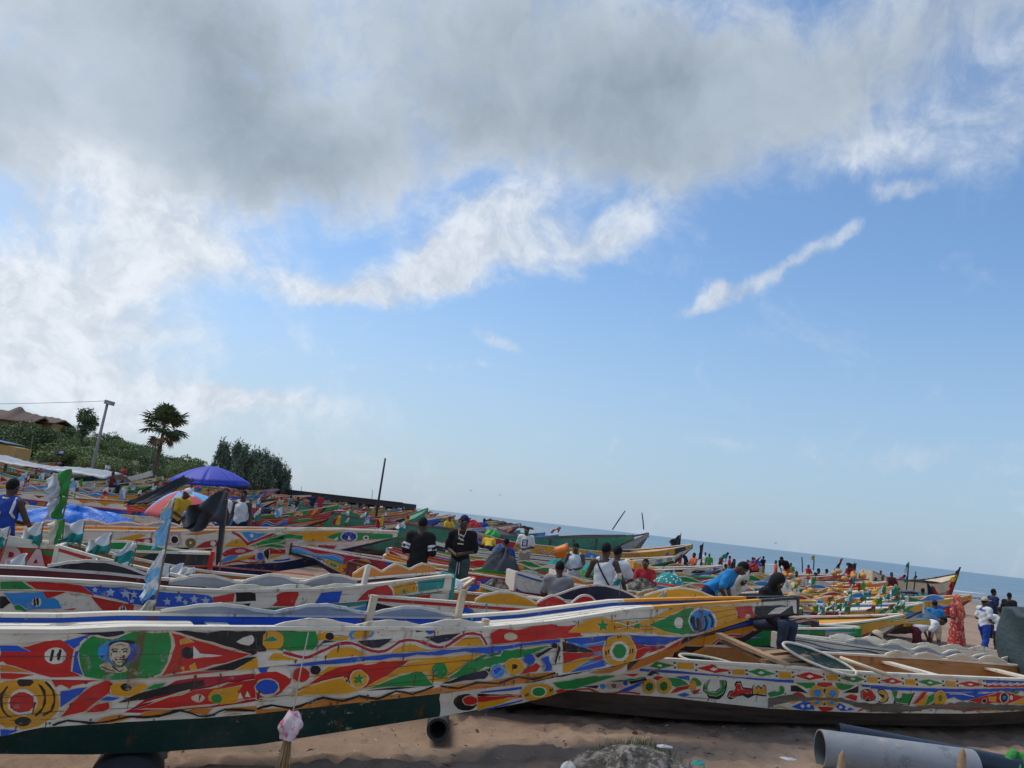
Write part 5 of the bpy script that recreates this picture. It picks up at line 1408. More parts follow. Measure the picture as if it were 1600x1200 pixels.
ART['C'] = '''2 white 772,86 789,98 801,16 774,2
2 green 772,82 789,92 801,17 774,7
2 cream 792,91 801,98 812,100 827,94 841,84 849,51 855,17 844,11 830,2 815,8 803,14 797,49
2 red 792,90 801,93 812,95 827,90 841,80 849,48 855,17 844,15 830,7 815,12 803,18 797,53
2 cream 842,77 863,89 882,92 887,88 891,73 893,38 894,3 886,6 875,11 864,15 854,21 848,46
2 blue 842,77 863,86 882,90 886,85 891,71 893,37 894,4 886,9 875,14 864,18 854,25 848,49
2 white 884,88 892,92 902,93 911,93 920,93 943,94 964,93 968,87 972,79 974,61 974,40 972,25 969,16 950,10 924,4 903,0 888,0
2 blue 885,85 892,87 902,88 911,88 920,89 943,89 964,89 968,83 971,76 973,60 973,41 972,28 969,20 949,15 923,9 903,4 888,0
2 cream 925,61 926,48 929,47 928,36 929,22 926,28 924,19 924,34 921,44 924,47
2 palesky 925,59 926,46 929,46 927,37 929,23 926,30 924,21 924,35 922,43 924,45
2 cream 936,85 938,69 941,69 939,57 940,40 937,48 935,38 935,55 932,66 935,69
2 palesky 936,83 937,68 941,68 938,57 940,41 937,50 935,40 935,56 932,66 935,67
2 cream 943,58 945,48 947,48 946,39 946,28 944,33 943,27 943,38 941,46 943,48
2 palesky 943,57 944,46 947,47 945,40 946,30 944,35 943,28 943,39 941,45 943,46
2 cream 952,85 954,70 957,70 955,58 957,41 953,49 951,39 951,56 948,67 951,69
2 palesky 952,84 954,68 957,69 955,58 956,43 953,51 951,41 951,57 948,66 951,68
2 cream 964,80 966,66 970,65 968,54 969,38 966,46 963,37 963,53 960,63 964,65
2 palesky 964,79 966,64 969,65 967,54 969,40 966,48 964,38 964,53 961,62 964,63
2 cream 891,81 892,67 895,67 893,56 895,41 892,47 890,37 890,53 887,62 890,65
2 palesky 891,79 892,65 895,67 893,56 894,42 892,49 890,39 890,54 888,61 890,64
2 cream 900,69 901,56 904,57 902,45 903,31 901,37 899,29 899,43 896,52 899,55
2 palesky 900,67 901,54 904,56 902,46 903,33 901,40 899,30 899,44 897,52 899,53
2 cream 853,82 855,67 857,67 856,54 856,38 854,44 853,33 853,51 851,61 853,66
2 palesky 853,79 854,64 857,66 855,55 856,40 854,47 853,36 853,52 851,61 853,63
2 cream 868,83 870,64 873,64 871,48 872,29 869,37 866,22 867,44 864,57 867,62
2 palesky 868,81 869,61 873,64 870,49 872,30 869,39 867,24 867,46 864,57 867,60
2 cream 882,83 884,66 888,67 885,52 887,34 883,41 881,28 881,48 878,59 881,63
2 palesky 882,81 884,63 887,66 885,52 886,35 883,43 881,29 881,49 878,58 881,61
2 cream 890,39 891,30 893,30 892,22 893,12 891,15 889,8 889,19 888,24 890,28
2 palesky 890,37 891,28 893,29 892,22 893,13 891,17 890,9 890,20 888,24 890,26
2 cream 972,77 996,99 996,48 974,50
2 red 972,76 996,98 996,50 974,52
2 black 997,100 1002,100 1007,100 1014,100 1020,92 1022,47 999,49
2 cream 1045,80 1054,85 1056,37 1047,42
2 red 1046,78 1054,83 1056,39 1047,44
2 cream 973,43 988,37 986,6 966,6
2 red 973,41 988,36 986,8 966,6
2 black 993,37 1017,34 1013,1 989,7
2 cream 922,0 937,16 937,0 925,0
2 red 923,0 937,14 937,0 925,0
2 cream 942,20 963,19 962,0 941,0
2 gold 942,18 962,18 962,0 941,0
2 cream 1045,79 1051,99 1058,100 1065,100 1071,100 1073,95 1074,74 1072,35 1069,0 1042,12 1049,47
2 red 1045,78 1051,96 1059,100 1065,100 1071,100 1072,95 1073,75 1071,37 1069,0 1042,13 1049,47
2 cream 1101,91 1130,92 1127,2 1095,0
2 blue 1102,88 1130,90 1127,5 1095,2
2 white 1151,5 1156,51 1165,89 1180,100 1194,100 1199,82 1204,54 1206,27 1206,3
2 red 1152,7 1158,44 1166,81 1181,94 1194,99 1198,77 1203,52 1204,28 1204,9
2 white 1207,7 1200,93 1236,100 1240,78 1243,51 1243,28 1241,9
2 gold 1208,13 1201,88 1236,97 1238,76 1241,52 1241,32 1240,17
2 cream 1243,15 1240,96 1286,100 1285,17
2 teal 1244,17 1241,94 1286,99 1284,20
2 cream 1220,62 1222,43 1226,38 1224,27 1225,7 1222,19 1218,12 1218,30 1215,46 1219,45
2 green 1220,60 1222,41 1226,38 1223,28 1225,9 1221,22 1218,13 1219,31 1215,45 1219,42
2 black 1205,66 1219,74 1239,81 1263,78 1284,73 1284,78 1263,83 1239,86 1219,78 1204,71
1 cream 1024,100 1066,100 1124,100 1204,100 1284,100 1285,85 1206,89 1126,87 1068,87 1025,90
1 teal 1024,100 1067,99 1125,100 1204,100 1283,100 1284,88 1206,91 1126,88 1068,88 1026,90
1 cream 1140,77 1185,78 1194,90 1191,60
1 gold 1140,77 1185,77 1193,89 1191,62
1 cream 1142,77 1165,90 1186,77 1161,68
1 skyblue 1142,77 1166,88 1185,77 1160,70
1 cream 1217,65 1216,53 1214,45 1209,42 1204,46 1198,54 1194,65 1192,76 1192,87 1195,95 1200,98 1205,96 1210,89 1214,78
1 gold 1215,65 1215,55 1213,48 1208,46 1204,49 1199,56 1195,65 1194,76 1194,85 1196,92 1200,95 1205,93 1210,87 1213,77
1 black 1210,66 1210,62 1208,61 1206,64 1204,68 1205,72 1207,73 1209,70
1 black 1206,64 1206,60 1204,59 1202,62 1201,67 1201,70 1203,71 1205,68
1 black 1204,74 1204,70 1202,69 1200,72 1199,76 1199,80 1201,80 1203,78
1 black 1208,76 1207,72 1205,71 1203,74 1202,78 1203,82 1205,83 1207,80
1 cream 1238,62 1238,48 1235,38 1231,36 1225,40 1220,50 1215,62 1213,75 1214,87 1216,96 1221,100 1226,98 1232,90 1236,77
1 gold 1237,63 1237,50 1234,42 1230,40 1225,44 1220,52 1216,63 1215,75 1215,85 1217,93 1221,97 1226,95 1231,88 1235,76
1 black 1232,63 1231,58 1229,58 1227,61 1226,66 1226,70 1228,71 1230,68
1 black 1228,61 1227,57 1226,56 1223,59 1222,64 1223,68 1225,69 1227,66
1 black 1226,72 1225,68 1223,67 1221,70 1220,75 1220,79 1222,80 1224,77
1 black 1229,74 1229,70 1227,69 1225,72 1224,77 1224,81 1226,82 1228,79
1 cream 1237,90 1266,92 1265,50 1246,68
1 red 1237,90 1266,91 1265,53 1246,70
1 cream 1240,39 1259,56 1266,36 1249,27
1 green 1240,39 1260,54 1266,37 1248,30
1 cream 776,96 810,100 813,90 816,92 820,92 825,85 830,77 812,74 797,72 792,75 786,81 781,89
1 skyblue 777,96 810,99 813,90 816,91 820,91 824,85 829,77 812,74 797,72 792,75 787,81 781,89
1 cream 809,99 830,100 820,92 814,89
1 red 809,99 830,100 820,93 814,89
1 white 810,85 810,82 809,80 808,79 806,79 804,80 802,82 802,85 802,88 803,90 804,91 806,91 808,90 809,88
1 black 805,85 806,82 806,80 805,79 805,79 804,80 804,82 803,85 803,87 803,89 803,91 804,91 804,89 805,87
1 black 808,85 808,83 808,81 808,80 807,80 807,81 806,83 806,85 805,88 805,90 806,91 806,91 807,90 807,88
1 white 851,100 862,100 875,100 885,100 894,100 895,74 888,73 879,74 871,77 864,83 857,92
1 red 852,100 863,100 875,100 885,100 894,100 895,74 888,74 879,75 871,78 865,83 857,93
1 white 888,90 888,87 887,84 886,82 884,82 882,83 881,85 880,88 880,91 881,93 882,95 884,95 886,95 887,93
1 black 884,89 884,86 884,84 884,82 883,82 883,83 882,85 882,88 882,91 882,93 882,94 882,95 883,93 883,91
1 black 886,90 886,87 886,85 886,83 886,83 885,84 885,86 884,89 884,92 884,94 884,95 885,96 885,95 886,92
1 cream 865,84 870,84 874,75 870,73
1 blue 866,84 869,83 874,75 871,74
1 red 830,75 838,79 842,80 839,77
1 cream 787,79 792,82 801,73 790,74
1 green 788,79 792,81 800,73 790,74
1 black 775,91 777,91 780,91 782,87 785,84 782,79 780,76 779,75 777,76
1 cream 922,91 931,91 940,79 929,78
1 blue 922,90 931,90 940,79 929,79
1 cream 915,83 922,86 927,77 918,76
1 red 915,83 922,85 926,77 918,76
1 cream 935,91 944,92 949,81 941,80
1 red 936,91 944,91 949,81 941,80
1 cream 943,97 969,100 999,100 1020,100 1037,100 1020,94 1001,85 982,92 968,99 959,91 953,82
1 teal 943,97 969,100 999,99 1020,100 1037,100 1020,95 1000,86 982,93 967,100 959,92 953,83'''
ART['E'] = '''2 cream 738,39 741,51 746,60 754,53 764,46 774,51 786,57 816,54 849,49 852,26 823,28 790,30 761,23 742,16 739,26
2 crimson 738,38 742,49 746,57 754,50 764,43 774,48 786,54 816,51 849,47 852,27 823,31 790,33 760,25 742,19 740,27
2 gold 741,19 850,25 851,12 741,11
2 crimson 875,30 875,22 872,15 869,11 865,11 861,15 859,21 857,30 858,38 860,45 863,49 867,49 871,46 874,39
2 cream 871,30 871,26 870,22 868,20 865,20 864,22 862,26 861,30 861,34 863,38 864,40 867,40 869,38 870,35
2 cream 908,9 909,32 914,53 934,74 954,91 961,88 967,80 954,55 937,31 921,17
2 gold 908,10 910,31 914,51 934,71 954,88 961,85 967,80 953,58 937,34 921,19
2 cream 924,13 936,34 951,55 966,63 978,67 982,32 974,22 964,13 944,11
2 crimson 924,13 936,32 951,52 966,61 978,65 981,34 974,24 963,15 944,13
2 white 976,43 976,37 975,32 972,30 970,30 967,32 965,37 964,43 965,49 966,54 968,56 971,56 974,54 976,49
2 green 728,12 984,8 985,0 728,0
2 cream 1004,100 1030,100 1036,18 1009,15
2 palepink 1004,100 1029,98 1035,20 1009,17
2 white 1029,51 1029,38 1027,28 1024,23 1020,23 1016,29 1013,39 1012,52 1012,65 1014,75 1017,81 1020,81 1024,75 1027,64
2 black 1027,51 1027,41 1025,34 1023,29 1020,29 1017,34 1015,42 1014,52 1014,62 1015,70 1018,74 1020,74 1023,69 1026,61
2 olive 1061,31 1061,18 1058,8 1055,3 1050,3 1046,8 1043,19 1041,32 1041,45 1043,55 1047,61 1051,60 1056,54 1059,44
2 white 1053,31 1053,28 1053,25 1052,23 1051,23 1050,25 1049,28 1049,32 1049,35 1049,38 1050,40 1051,40 1052,38 1053,35
2 cream 1061,1 1068,20 1078,38 1089,45 1100,48 1106,8 1096,2 1084,0 1072,0
2 crimson 1062,2 1068,18 1078,36 1090,43 1100,46 1105,10 1096,4 1084,0 1071,0
2 white 1100,23 1099,17 1098,11 1096,8 1094,9 1092,12 1090,17 1089,24 1089,31 1090,36 1092,39 1095,39 1097,36 1099,30
2 orange 1037,83 1047,89 1060,96 1079,100 1096,100 1097,94 1079,85 1061,78 1048,80
2 palepink 1119,0 1118,12 1126,36 1135,48 1145,50 1154,34 1161,14 1167,0 1164,0 1141,0
2 gold 1120,0 1119,10 1127,32 1135,44 1145,47 1154,31 1160,11 1166,0 1164,0 1141,0
2 green 1140,42 1141,33 1144,32 1142,26 1143,17 1141,23 1138,17 1139,27 1136,33 1139,33
2 cream 1145,96 1201,87 1165,25
2 skyblue 1146,94 1200,86 1165,29
2 white 1172,71 1172,65 1172,61 1170,58 1168,58 1167,61 1165,66 1165,71 1165,77 1166,81 1167,84 1169,84 1170,81 1172,77
2 cream 1126,87 1140,66 1164,2 1190,35 1218,66 1214,91 1186,58 1164,25 1143,84 1128,100
2 crimson 1126,90 1140,69 1164,5 1189,39 1218,69 1215,87 1187,55 1164,22 1143,81 1128,100
2 cream 1167,0 1188,31 1210,68 1226,75 1239,75 1244,0 1206,0 1176,0 1171,0
2 green 1167,0 1189,28 1211,65 1226,72 1239,73 1243,0 1206,0 1176,0 1171,0
2 green 1011,5 1060,3 1060,0 1012,0
1 black 1000,67 1014,81 1030,95 1042,98 1051,99 1054,79 1040,61 1052,88 1042,88 1030,86 1018,71 1008,58 1004,61
1 white 1052,87 1052,84 1052,83 1051,81 1050,82 1048,83 1048,85 1047,87 1047,89 1048,91 1049,92 1050,92 1051,91 1052,89
1 palepink 1030,66 1030,60 1028,55 1025,52 1022,52 1019,55 1017,60 1016,66 1016,72 1017,77 1020,80 1023,80 1026,77 1029,72
1 cream 1030,39 1060,75 1060,59 1060,41 1059,23 1058,7 1050,17 1042,27 1035,33
1 blue 1030,39 1060,74 1060,59 1059,41 1058,23 1058,9 1050,19 1042,29 1036,35
1 gold 1105,49 1104,30 1099,16 1091,10 1082,12 1073,22 1066,37 1062,55 1063,73 1068,86 1076,94 1085,93 1094,84 1101,68
1 black 1064,42 1071,42 1078,46 1078,62 1076,71 1078,51 1082,27 1084,30 1081,52 1078,73 1076,64 1076,51 1070,49 1064,49
1 black 1082,27 1088,19 1092,25 1092,48 1091,62 1092,47 1096,25 1098,28 1095,48 1091,69 1090,49 1090,29 1087,26 1084,30
1 black 1096,25 1100,23 1103,34 1102,50 1100,65 1098,64 1099,50 1100,36 1098,29 1098,28
1 black 1081,85 1084,86 1088,86 1092,85 1096,83 1096,90 1092,92 1088,93 1084,92 1080,91
1 cream 1115,68 1122,81 1133,93 1144,97 1156,96 1170,87 1181,75 1171,63 1159,54 1139,50 1120,49
1 crimson 1116,67 1123,78 1133,90 1144,94 1156,93 1169,84 1180,75 1171,66 1158,56 1139,53 1121,51
1 palepink 1162,74 1161,70 1158,66 1154,65 1150,65 1145,68 1142,72 1141,77 1141,81 1144,84 1148,86 1153,85 1157,83 1160,79
1 cream 1114,22 1120,38 1128,52 1139,55 1150,53 1147,38 1142,25 1130,18 1120,14 1117,17
1 skyblue 1115,22 1121,36 1128,50 1139,53 1149,52 1146,39 1141,27 1129,20 1119,16 1117,19
1 cream 1130,19 1159,48 1184,53 1165,21
1 gold 1130,19 1159,45 1184,53 1164,23
1 cream 1166,28 1184,49 1187,19
1 crimson 1166,28 1184,48 1186,21
1 crimson 1121,5 1135,11 1152,15 1161,10 1172,2 1191,2 1207,3 1206,12 1190,11 1171,11 1161,18 1151,24 1134,19 1119,13
1 cream 1204,34 1204,21 1202,11 1198,6 1194,7 1189,13 1186,24 1184,37 1184,50 1186,60 1190,65 1194,64 1198,58 1202,47
1 blue 1202,34 1202,23 1200,15 1198,10 1194,11 1190,16 1187,25 1186,37 1186,48 1187,57 1190,61 1194,60 1198,55 1201,45
1 black 1199,66 1211,85 1212,17 1202,45
1 palepink 1199,87 1199,78 1197,71 1194,68 1191,68 1188,73 1185,81 1184,91 1184,100 1185,100 1188,100 1191,100 1195,100 1197,97
1 cream 1210,76 1245,70 1247,40 1213,41
1 crimson 1211,75 1244,68 1246,42 1213,43
2 cream 1176,89 1201,87 1178,46
2 skyblue 1176,87 1200,86 1179,48
2 cream 1178,18 1215,67 1211,91 1174,40
2 crimson 1177,21 1214,70 1211,87 1174,37
2 cream 1176,10 1197,35 1218,60 1229,73 1241,80 1260,72 1276,59 1280,40 1282,18 1262,32 1243,42 1237,26 1231,7 1224,8 1216,11 1200,0 1182,0
2 green 1177,9 1197,32 1218,57 1229,70 1241,76 1260,68 1275,56 1279,39 1281,20 1262,36 1243,45 1236,29 1230,10 1223,11 1216,14 1199,3 1182,0
2 palepink 1234,17 1255,39 1275,22 1257,11
2 black 1213,36 1238,69 1235,39
2 cream 1228,89 1275,96 1320,100 1342,100 1361,95 1337,42 1365,0 1327,0 1294,2 1284,9 1276,20 1279,62
2 gold 1228,89 1275,92 1321,96 1343,95 1360,94 1336,42 1364,0 1327,2 1294,6 1284,13 1277,21 1279,64
2 green 1300,36 1302,24 1305,23 1303,16 1304,4 1302,11 1299,4 1300,16 1297,24 1300,24
2 cream 1326,42 1343,70 1365,91 1422,88 1486,73 1488,0 1437,0 1391,0 1375,0 1359,0 1341,19
2 green 1327,42 1343,66 1365,87 1422,83 1486,68 1487,0 1437,0 1391,0 1375,0 1359,3 1341,23
2 white 1402,42 1401,16 1396,0 1388,0 1379,0 1371,1 1364,21 1362,44 1363,67 1368,86 1375,98 1384,99 1393,89 1400,69
2 blue 1400,43 1399,22 1394,6 1388,0 1380,0 1372,9 1366,25 1364,44 1365,63 1369,78 1376,88 1384,89 1392,80 1398,64
2 black 1370,19 1371,45 1370,60 1372,41 1377,13 1380,44 1379,65 1379,80 1376,49 1376,28 1375,46 1370,74 1367,49 1367,23
2 black 1379,65 1381,43 1387,12 1390,43 1391,65 1392,47 1395,16 1398,20 1395,52 1390,81 1387,49 1386,27 1384,49 1379,80
2 white 1380,58 1388,10 1379,11
2 white 1430,24 1430,11 1428,2 1425,0 1421,0 1418,5 1416,15 1414,27 1415,38 1417,47 1420,52 1423,52 1426,46 1429,36
2 black 1426,24 1426,19 1425,14 1424,12 1422,12 1420,15 1419,20 1419,26 1419,32 1420,36 1421,39 1423,38 1424,36 1426,31
2 white 1346,14 1356,45 1357,13
1 cream 1180,85 1194,100 1212,100 1231,98 1247,78 1240,76 1230,76 1220,83 1210,88 1194,87
1 green 1180,86 1194,100 1212,100 1231,96 1246,78 1239,78 1230,79 1220,85 1209,91 1194,89
1 cream 1232,100 1246,100 1264,75 1246,76
1 palepink 1232,100 1246,100 1263,76 1246,78
1 cream 1210,87 1249,46 1214,46
1 crimson 1211,85 1249,46 1214,48
1 cream 1213,44 1247,47 1216,23
1 gold 1214,43 1247,47 1216,24
1 cream 1312,80 1358,55 1351,6 1322,51
1 crimson 1313,79 1357,54 1350,11 1323,54
1 blue 1225,16 1259,16 1258,6 1223,8
1 cream 1313,65 1330,78 1356,34 1337,27
1 crimson 1314,65 1330,74 1356,35 1336,31
1 cream 1286,44 1285,28 1282,16 1276,12 1269,15 1262,25 1257,39 1254,55 1255,69 1258,80 1264,86 1271,84 1278,75 1283,61
1 gold 1284,44 1284,30 1280,20 1275,16 1269,19 1263,28 1258,40 1256,54 1256,68 1259,77 1264,82 1271,80 1277,72 1282,59
1 cream 1279,46 1279,37 1277,31 1273,29 1269,30 1265,36 1262,44 1261,53 1261,61 1263,67 1266,70 1270,68 1274,63 1278,55
1 green 1276,47 1276,40 1275,35 1272,33 1269,35 1266,39 1264,45 1263,52 1263,58 1265,63 1267,65 1270,64 1273,60 1275,54
1 cream 1318,38 1318,18 1314,5 1308,1 1301,6 1294,18 1289,35 1286,52 1287,68 1290,81 1296,87 1303,86 1310,76 1315,59
1 gold 1317,39 1316,21 1313,9 1307,6 1301,10 1295,21 1290,36 1288,52 1288,66 1291,77 1297,83 1303,82 1309,73 1314,58
1 cream 1312,41 1311,31 1309,24 1306,21 1301,24 1297,30 1294,40 1293,50 1293,59 1295,66 1299,69 1303,68 1307,62 1310,53
1 green 1309,43 1309,35 1307,29 1305,27 1302,28 1299,33 1296,41 1295,49 1295,56 1297,62 1299,64 1302,63 1305,59 1308,51
1 green 1317,35 1332,33 1321,11
1 crimson 1291,8 1291,4 1290,0 1289,0 1287,1 1285,4 1284,8 1283,13 1284,17 1284,21 1286,22 1287,21 1289,18 1290,13
1 cream 1203,39 1203,29 1201,21 1198,16 1194,17 1190,22 1187,31 1186,42 1186,53 1188,61 1191,65 1194,65 1198,59 1201,50
1 blue 1201,40 1201,31 1200,23 1197,20 1194,20 1191,25 1188,32 1187,42 1187,51 1188,58 1191,62 1194,61 1198,57 1200,49'''
HULL = {
 'A': dict(o=(-7.511,4.023), head=31.7, L=14.0, side=-1, b=[(0, 0.26), (1, 0.31), (3, 0.36), (5, 0.375), (7, 0.375), (9, 0.35), (11, 0.29), (12.5, 0.2), (13.5, 0.11), (14, 0.06)], ins=[0.42, 0.16, 0.05, 0], z=[[(4.58, 0.162), (5.18, 0.122), (5.7, 0.112), (6.49, 0.126), (8.22, 0.293), (8.55, 0.319), (9.3, 0.403), (9.81, 0.497), (10.4, 0.625), (10.98, 0.756), (11.41, 0.873), (12.08, 1.141), (12.96, 1.343), (13.97, 1.441)], [(4.55, 0.313), (4.78, 0.367), (5.4, 0.386), (5.99, 0.394), (6.42, 0.416), (8.18, 0.543), (9.19, 0.624), (9.65, 0.696), (10.35, 0.771), (10.9, 0.868), (11.44, 1.001), (12.01, 1.175), (12.91, 1.365), (13.94, 1.452)], [(4.47, 0.738), (5.15, 0.722), (5.57, 0.738), (6.34, 0.811), (7.53, 0.935), (8.99, 1.057), (10.53, 1.157), (11.56, 1.137), (11.98, 1.218), (12.6, 1.381), (13.93, 1.471)], [(4.4, 1.062), (4.82, 1.07), (5.27, 1.104), (5.91, 1.118), (6.57, 1.131), (7.49, 1.15), (8.57, 1.17), (9.47, 1.254), (10.79, 1.443), (11.93, 1.528), (13.91, 1.658)]]),
 'B': dict(o=(12.252,14.210), head=197.5, L=14.0, side=1, b=[(0, 0.35), (1, 0.52), (3, 0.7), (5, 0.78), (8, 0.78), (10, 0.68), (12, 0.45), (13, 0.25), (14, 0.06)], ins=[0.45, 0.18, 0.05, 0], z=[[(3.95, 0.105), (5.35, 0.025), (7.65, -0.013), (9.13, -0.031), (10.44, -0.027), (11.24, -0.002), (12.09, 0.048), (12.26, 0.076)], [(4.22, 0.332), (5.4, 0.262), (7.18, 0.213), (8.88, 0.206), (10.32, 0.272), (11.65, 0.276), (12.07, 0.318)], [(4.35, 0.699), (7.29, 0.614), (8.58, 0.627), (10.84, 0.631), (12.05, 0.628)], [(4.4, 0.799), (7.34, 0.759), (8.61, 0.767), (10.43, 0.748), (12.06, 0.647)]]),
 'C': dict(o=(-11.051,3.305), head=36.5, L=13.0, side=-1, b=[(0, 0.28), (1, 0.36), (3, 0.45), (5, 0.48), (8, 0.47), (10, 0.4), (11.5, 0.31), (12.5, 0.22), (13, 0.17)], ins=[0.42, 0.16, 0.05, 0], z=[[(7.96, 0.051), (9.75, 0.024), (11.73, 0.383), (12.44, 0.773), (12.98, 1.113)], [(7.88, 0.43), (9.01, 0.401), (10.36, 0.435), (11.65, 0.671), (12.38, 0.906), (12.95, 1.153)], [(7.74, 1.132), (8.3, 1.133), (8.93, 1.017), (9.27, 0.984), (9.74, 0.958), (10.24, 1.0), (11.55, 1.102), (12.91, 1.275)], [(7.72, 1.223), (8.03, 1.224), (8.81, 1.209), (9.23, 1.178), (9.73, 1.166), (10.2, 1.186), (11.0, 1.215), (11.61, 1.277), (12.28, 1.369), (12.88, 1.446)]]),
 'E': dict(o=(-15.989,12.389), head=24.0, L=15.0, side=-1, b=[(0, 0.35), (1, 0.55), (3, 0.75), (6, 0.8), (9, 0.78), (11, 0.62), (13, 0.36), (14.3, 0.17), (15, 0.1)], ins=[0.45, 0.16, 0.05, 0], z=[[(7.39, -0.095), (10.74, 0.265), (11.5, 0.378), (12.46, 0.655), (12.94, 0.757), (13.35, 0.883), (13.82, 1.174), (14.55, 1.422), (14.99, 1.594)], [(7.36, 0.267), (9.47, 0.458), (10.69, 0.605), (11.52, 0.74), (12.41, 0.842), (12.84, 0.954), (13.6, 1.192), (14.38, 1.425), (14.98, 1.609)], [(7.28, 0.722), (10.12, 0.976), (10.58, 1.014), (11.81, 1.152), (12.82, 1.315), (13.91, 1.432), (14.82, 1.567), (14.97, 1.624)], [(7.23, 0.989), (8.57, 1.164), (9.79, 1.254), (10.86, 1.378), (12.29, 1.505), (13.64, 1.639), (14.96, 1.712)]]),
}


# ------------------------------------------------------------------ people: smooth bodies from blended solids
def nets(f, org, h):
    """surface-nets mesh of a sampled distance field"""
    s = f < 0; nx, ny, nz = f.shape
    c = [s[i:nx - 1 + i, j:ny - 1 + j, k:nz - 1 + k] for i in (0, 1) for j in (0, 1) for k in (0, 1)]
    cnt = sum(a.astype(np.int8) for a in c); cell = (cnt > 0) & (cnt < 8)
    idx = np.full(cell.shape, -1, int); ii = np.argwhere(cell); idx[cell] = np.arange(len(ii))
    acc = np.zeros((len(ii), 3)); n = np.zeros(len(ii))
    cor = [(i, j, k) for i in (0, 1) for j in (0, 1) for k in (0, 1)]
    for a in range(8):
        for b in range(a + 1, 8):
            d = [abs(cor[a][q] - cor[b][q]) for q in range(3)]
            if sum(d) != 1: continue
            fa = f[tuple((ii + cor[a]).T)]; fb = f[tuple((ii + cor[b]).T)]; m = (fa < 0) != (fb < 0)
            t = np.where(m, fa / np.where(m, fa - fb, 1), 0)[:, None]
            p = np.array(cor[a]) * (1 - t) + np.array(cor[b]) * t
            acc[m] += p[m]; n[m] += 1
    v = (ii + acc / n[:, None]) * h + org
    quads = []
    for ax in range(3):
        o1, o2 = [(1, 2), (2, 0), (0, 1)][ax]
        sl = [slice(1, None)] * 3; a0 = [slice(None)] * 3; a1 = [slice(None)] * 3
        a0[ax] = slice(0, -1); a1[ax] = slice(1, None)
        ch = np.argwhere(s[tuple(a0)] != s[tuple(a1)])
        ok = (ch[:, o1] > 0) & (ch[:, o2] > 0) & (ch[:, o1] < cell.shape[o1]) & (ch[:, o2] < cell.shape[o2]); ch = ch[ok]
        def cid(d1, d2):
            q = ch.copy(); q[:, o1] -= d1; q[:, o2] -= d2; return idx[tuple(q.T)]
        q = np.stack([cid(1, 1), cid(0, 1), cid(0, 0), cid(1, 0)], 1)
        flip = ~s[tuple(ch.T)]; q[flip] = q[flip][:, ::-1]
        quads.append(q)
    q = np.concatenate(quads); q = q[(q >= 0).all(1)]
    return v, q

class Solid:
    def __init__(s): s.pr = []; s.cut = []
    def cone(s, a, b, ra, rb, k=.03): s.pr.append(('c', np.array(a, float), np.array(b, float), ra, rb, k)); return s
    def ell(s, c, r, M=None, k=.03): s.pr.append(('e', np.array(c, float), np.array(r, float), np.array(M) if M is not None else np.eye(3), 0, k)); return s
    def plane(s, p, n): s.cut.append(('p', np.array(p, float), np.array(n, float))); return s       # removes the side n points to
    def hole(s, a, b, r): s.cut.append(('h', np.array(a, float), np.array(b, float), r)); return s
    def mesh(s, h, grow=0.0, wob=0.0):
        lo = np.min([np.minimum(p[1], p[2]) - max(p[3], p[4]) if p[0] == 'c' else p[1] - max(p[2]) for p in s.pr], axis=0) - .05 - grow
        hi = np.max([np.maximum(p[1], p[2]) + max(p[3], p[4]) if p[0] == 'c' else p[1] + max(p[2]) for p in s.pr], axis=0) + .05 + grow
        n = np.ceil((hi - lo) / h).astype(int) + 1
        g = np.stack(np.meshgrid(*[lo[i] + h * np.arange(n[i]) for i in range(3)], indexing='ij'), -1)
        F = np.full(g.shape[:3], 9.0)
        for p in s.pr:
            if p[0] == 'c':
                a, b, ra, rb = p[1], p[2], p[3], p[4]; l0 = np.minimum(a, b) - max(ra, rb) - .14; l1 = np.maximum(a, b) + max(ra, rb) + .14
            else: l0 = p[1] - max(p[2]) - .14; l1 = p[1] + max(p[2]) + .14
            i0 = np.clip(np.floor((l0 - lo) / h).astype(int), 0, n - 1); i1 = np.clip(np.ceil((l1 - lo) / h).astype(int) + 1, 1, n)
            sl = tuple(slice(i0[q], i1[q]) for q in range(3)); q = g[sl]
            if p[0] == 'c':
                d = b - a; t = np.clip(((q - a) @ d) / (d @ d + 1e-9), 0, 1); e = np.linalg.norm(q - a - t[..., None] * d, axis=-1) - (ra + (rb - ra) * t)
            else:
                w = (q - p[1]) @ p[3]; k0 = np.linalg.norm(w / p[2], axis=-1); k1 = np.linalg.norm(w / (p[2] ** 2), axis=-1); e = np.where(k1 > 1e-6, k0 * (k0 - 1) / np.maximum(k1, 1e-6), -min(p[2]))
            k = p[5]; A = F[sl]; hh = np.clip(.5 + .5 * (A - e) / k, 0, 1)
            F[sl] = np.where(A > 8, e, A * (1 - hh) + e * hh - k * hh * (1 - hh))
        F = F - grow
        if wob: F = F + wob * np.sin(g[..., 0] * 23 + g[..., 2] * 9) * np.sin(g[..., 2] * 31 + g[..., 1] * 13)
        for c in s.cut:
            if c[0] == 'p': F = np.maximum(F, (g - c[1]) @ c[2])
            else:
                d = c[2] - c[1]; t = np.clip(((g - c[1]) @ d) / (d @ d), 0, 1); F = np.maximum(F, c[3] - np.linalg.norm(g - c[1] - t[..., None] * d, axis=-1))
        return nets(F, lo, h)

def solid_obj(name, data, matk, parent, extra=None):
    v, q = data
    me = bpy.data.meshes.new(name); V = v.tolist(); Q = q.tolist(); mi = [0] * len(Q); keys = [matk]
    if extra:
        for k in extra.m:
            if k not in keys: keys.append(k)
        b = len(V); V = V + extra.v; Q = Q + [[b + i for i in f] for f in extra.f]; mi += [keys.index(k) for k in extra.m]
    me.from_pydata(V, [], Q)
    for k in keys: me.materials.append(mat(k))
    me.polygons.foreach_set('material_index', mi); me.polygons.foreach_set('use_smooth', [True] * len(Q)); me.update()
    return link(name, me, parent)

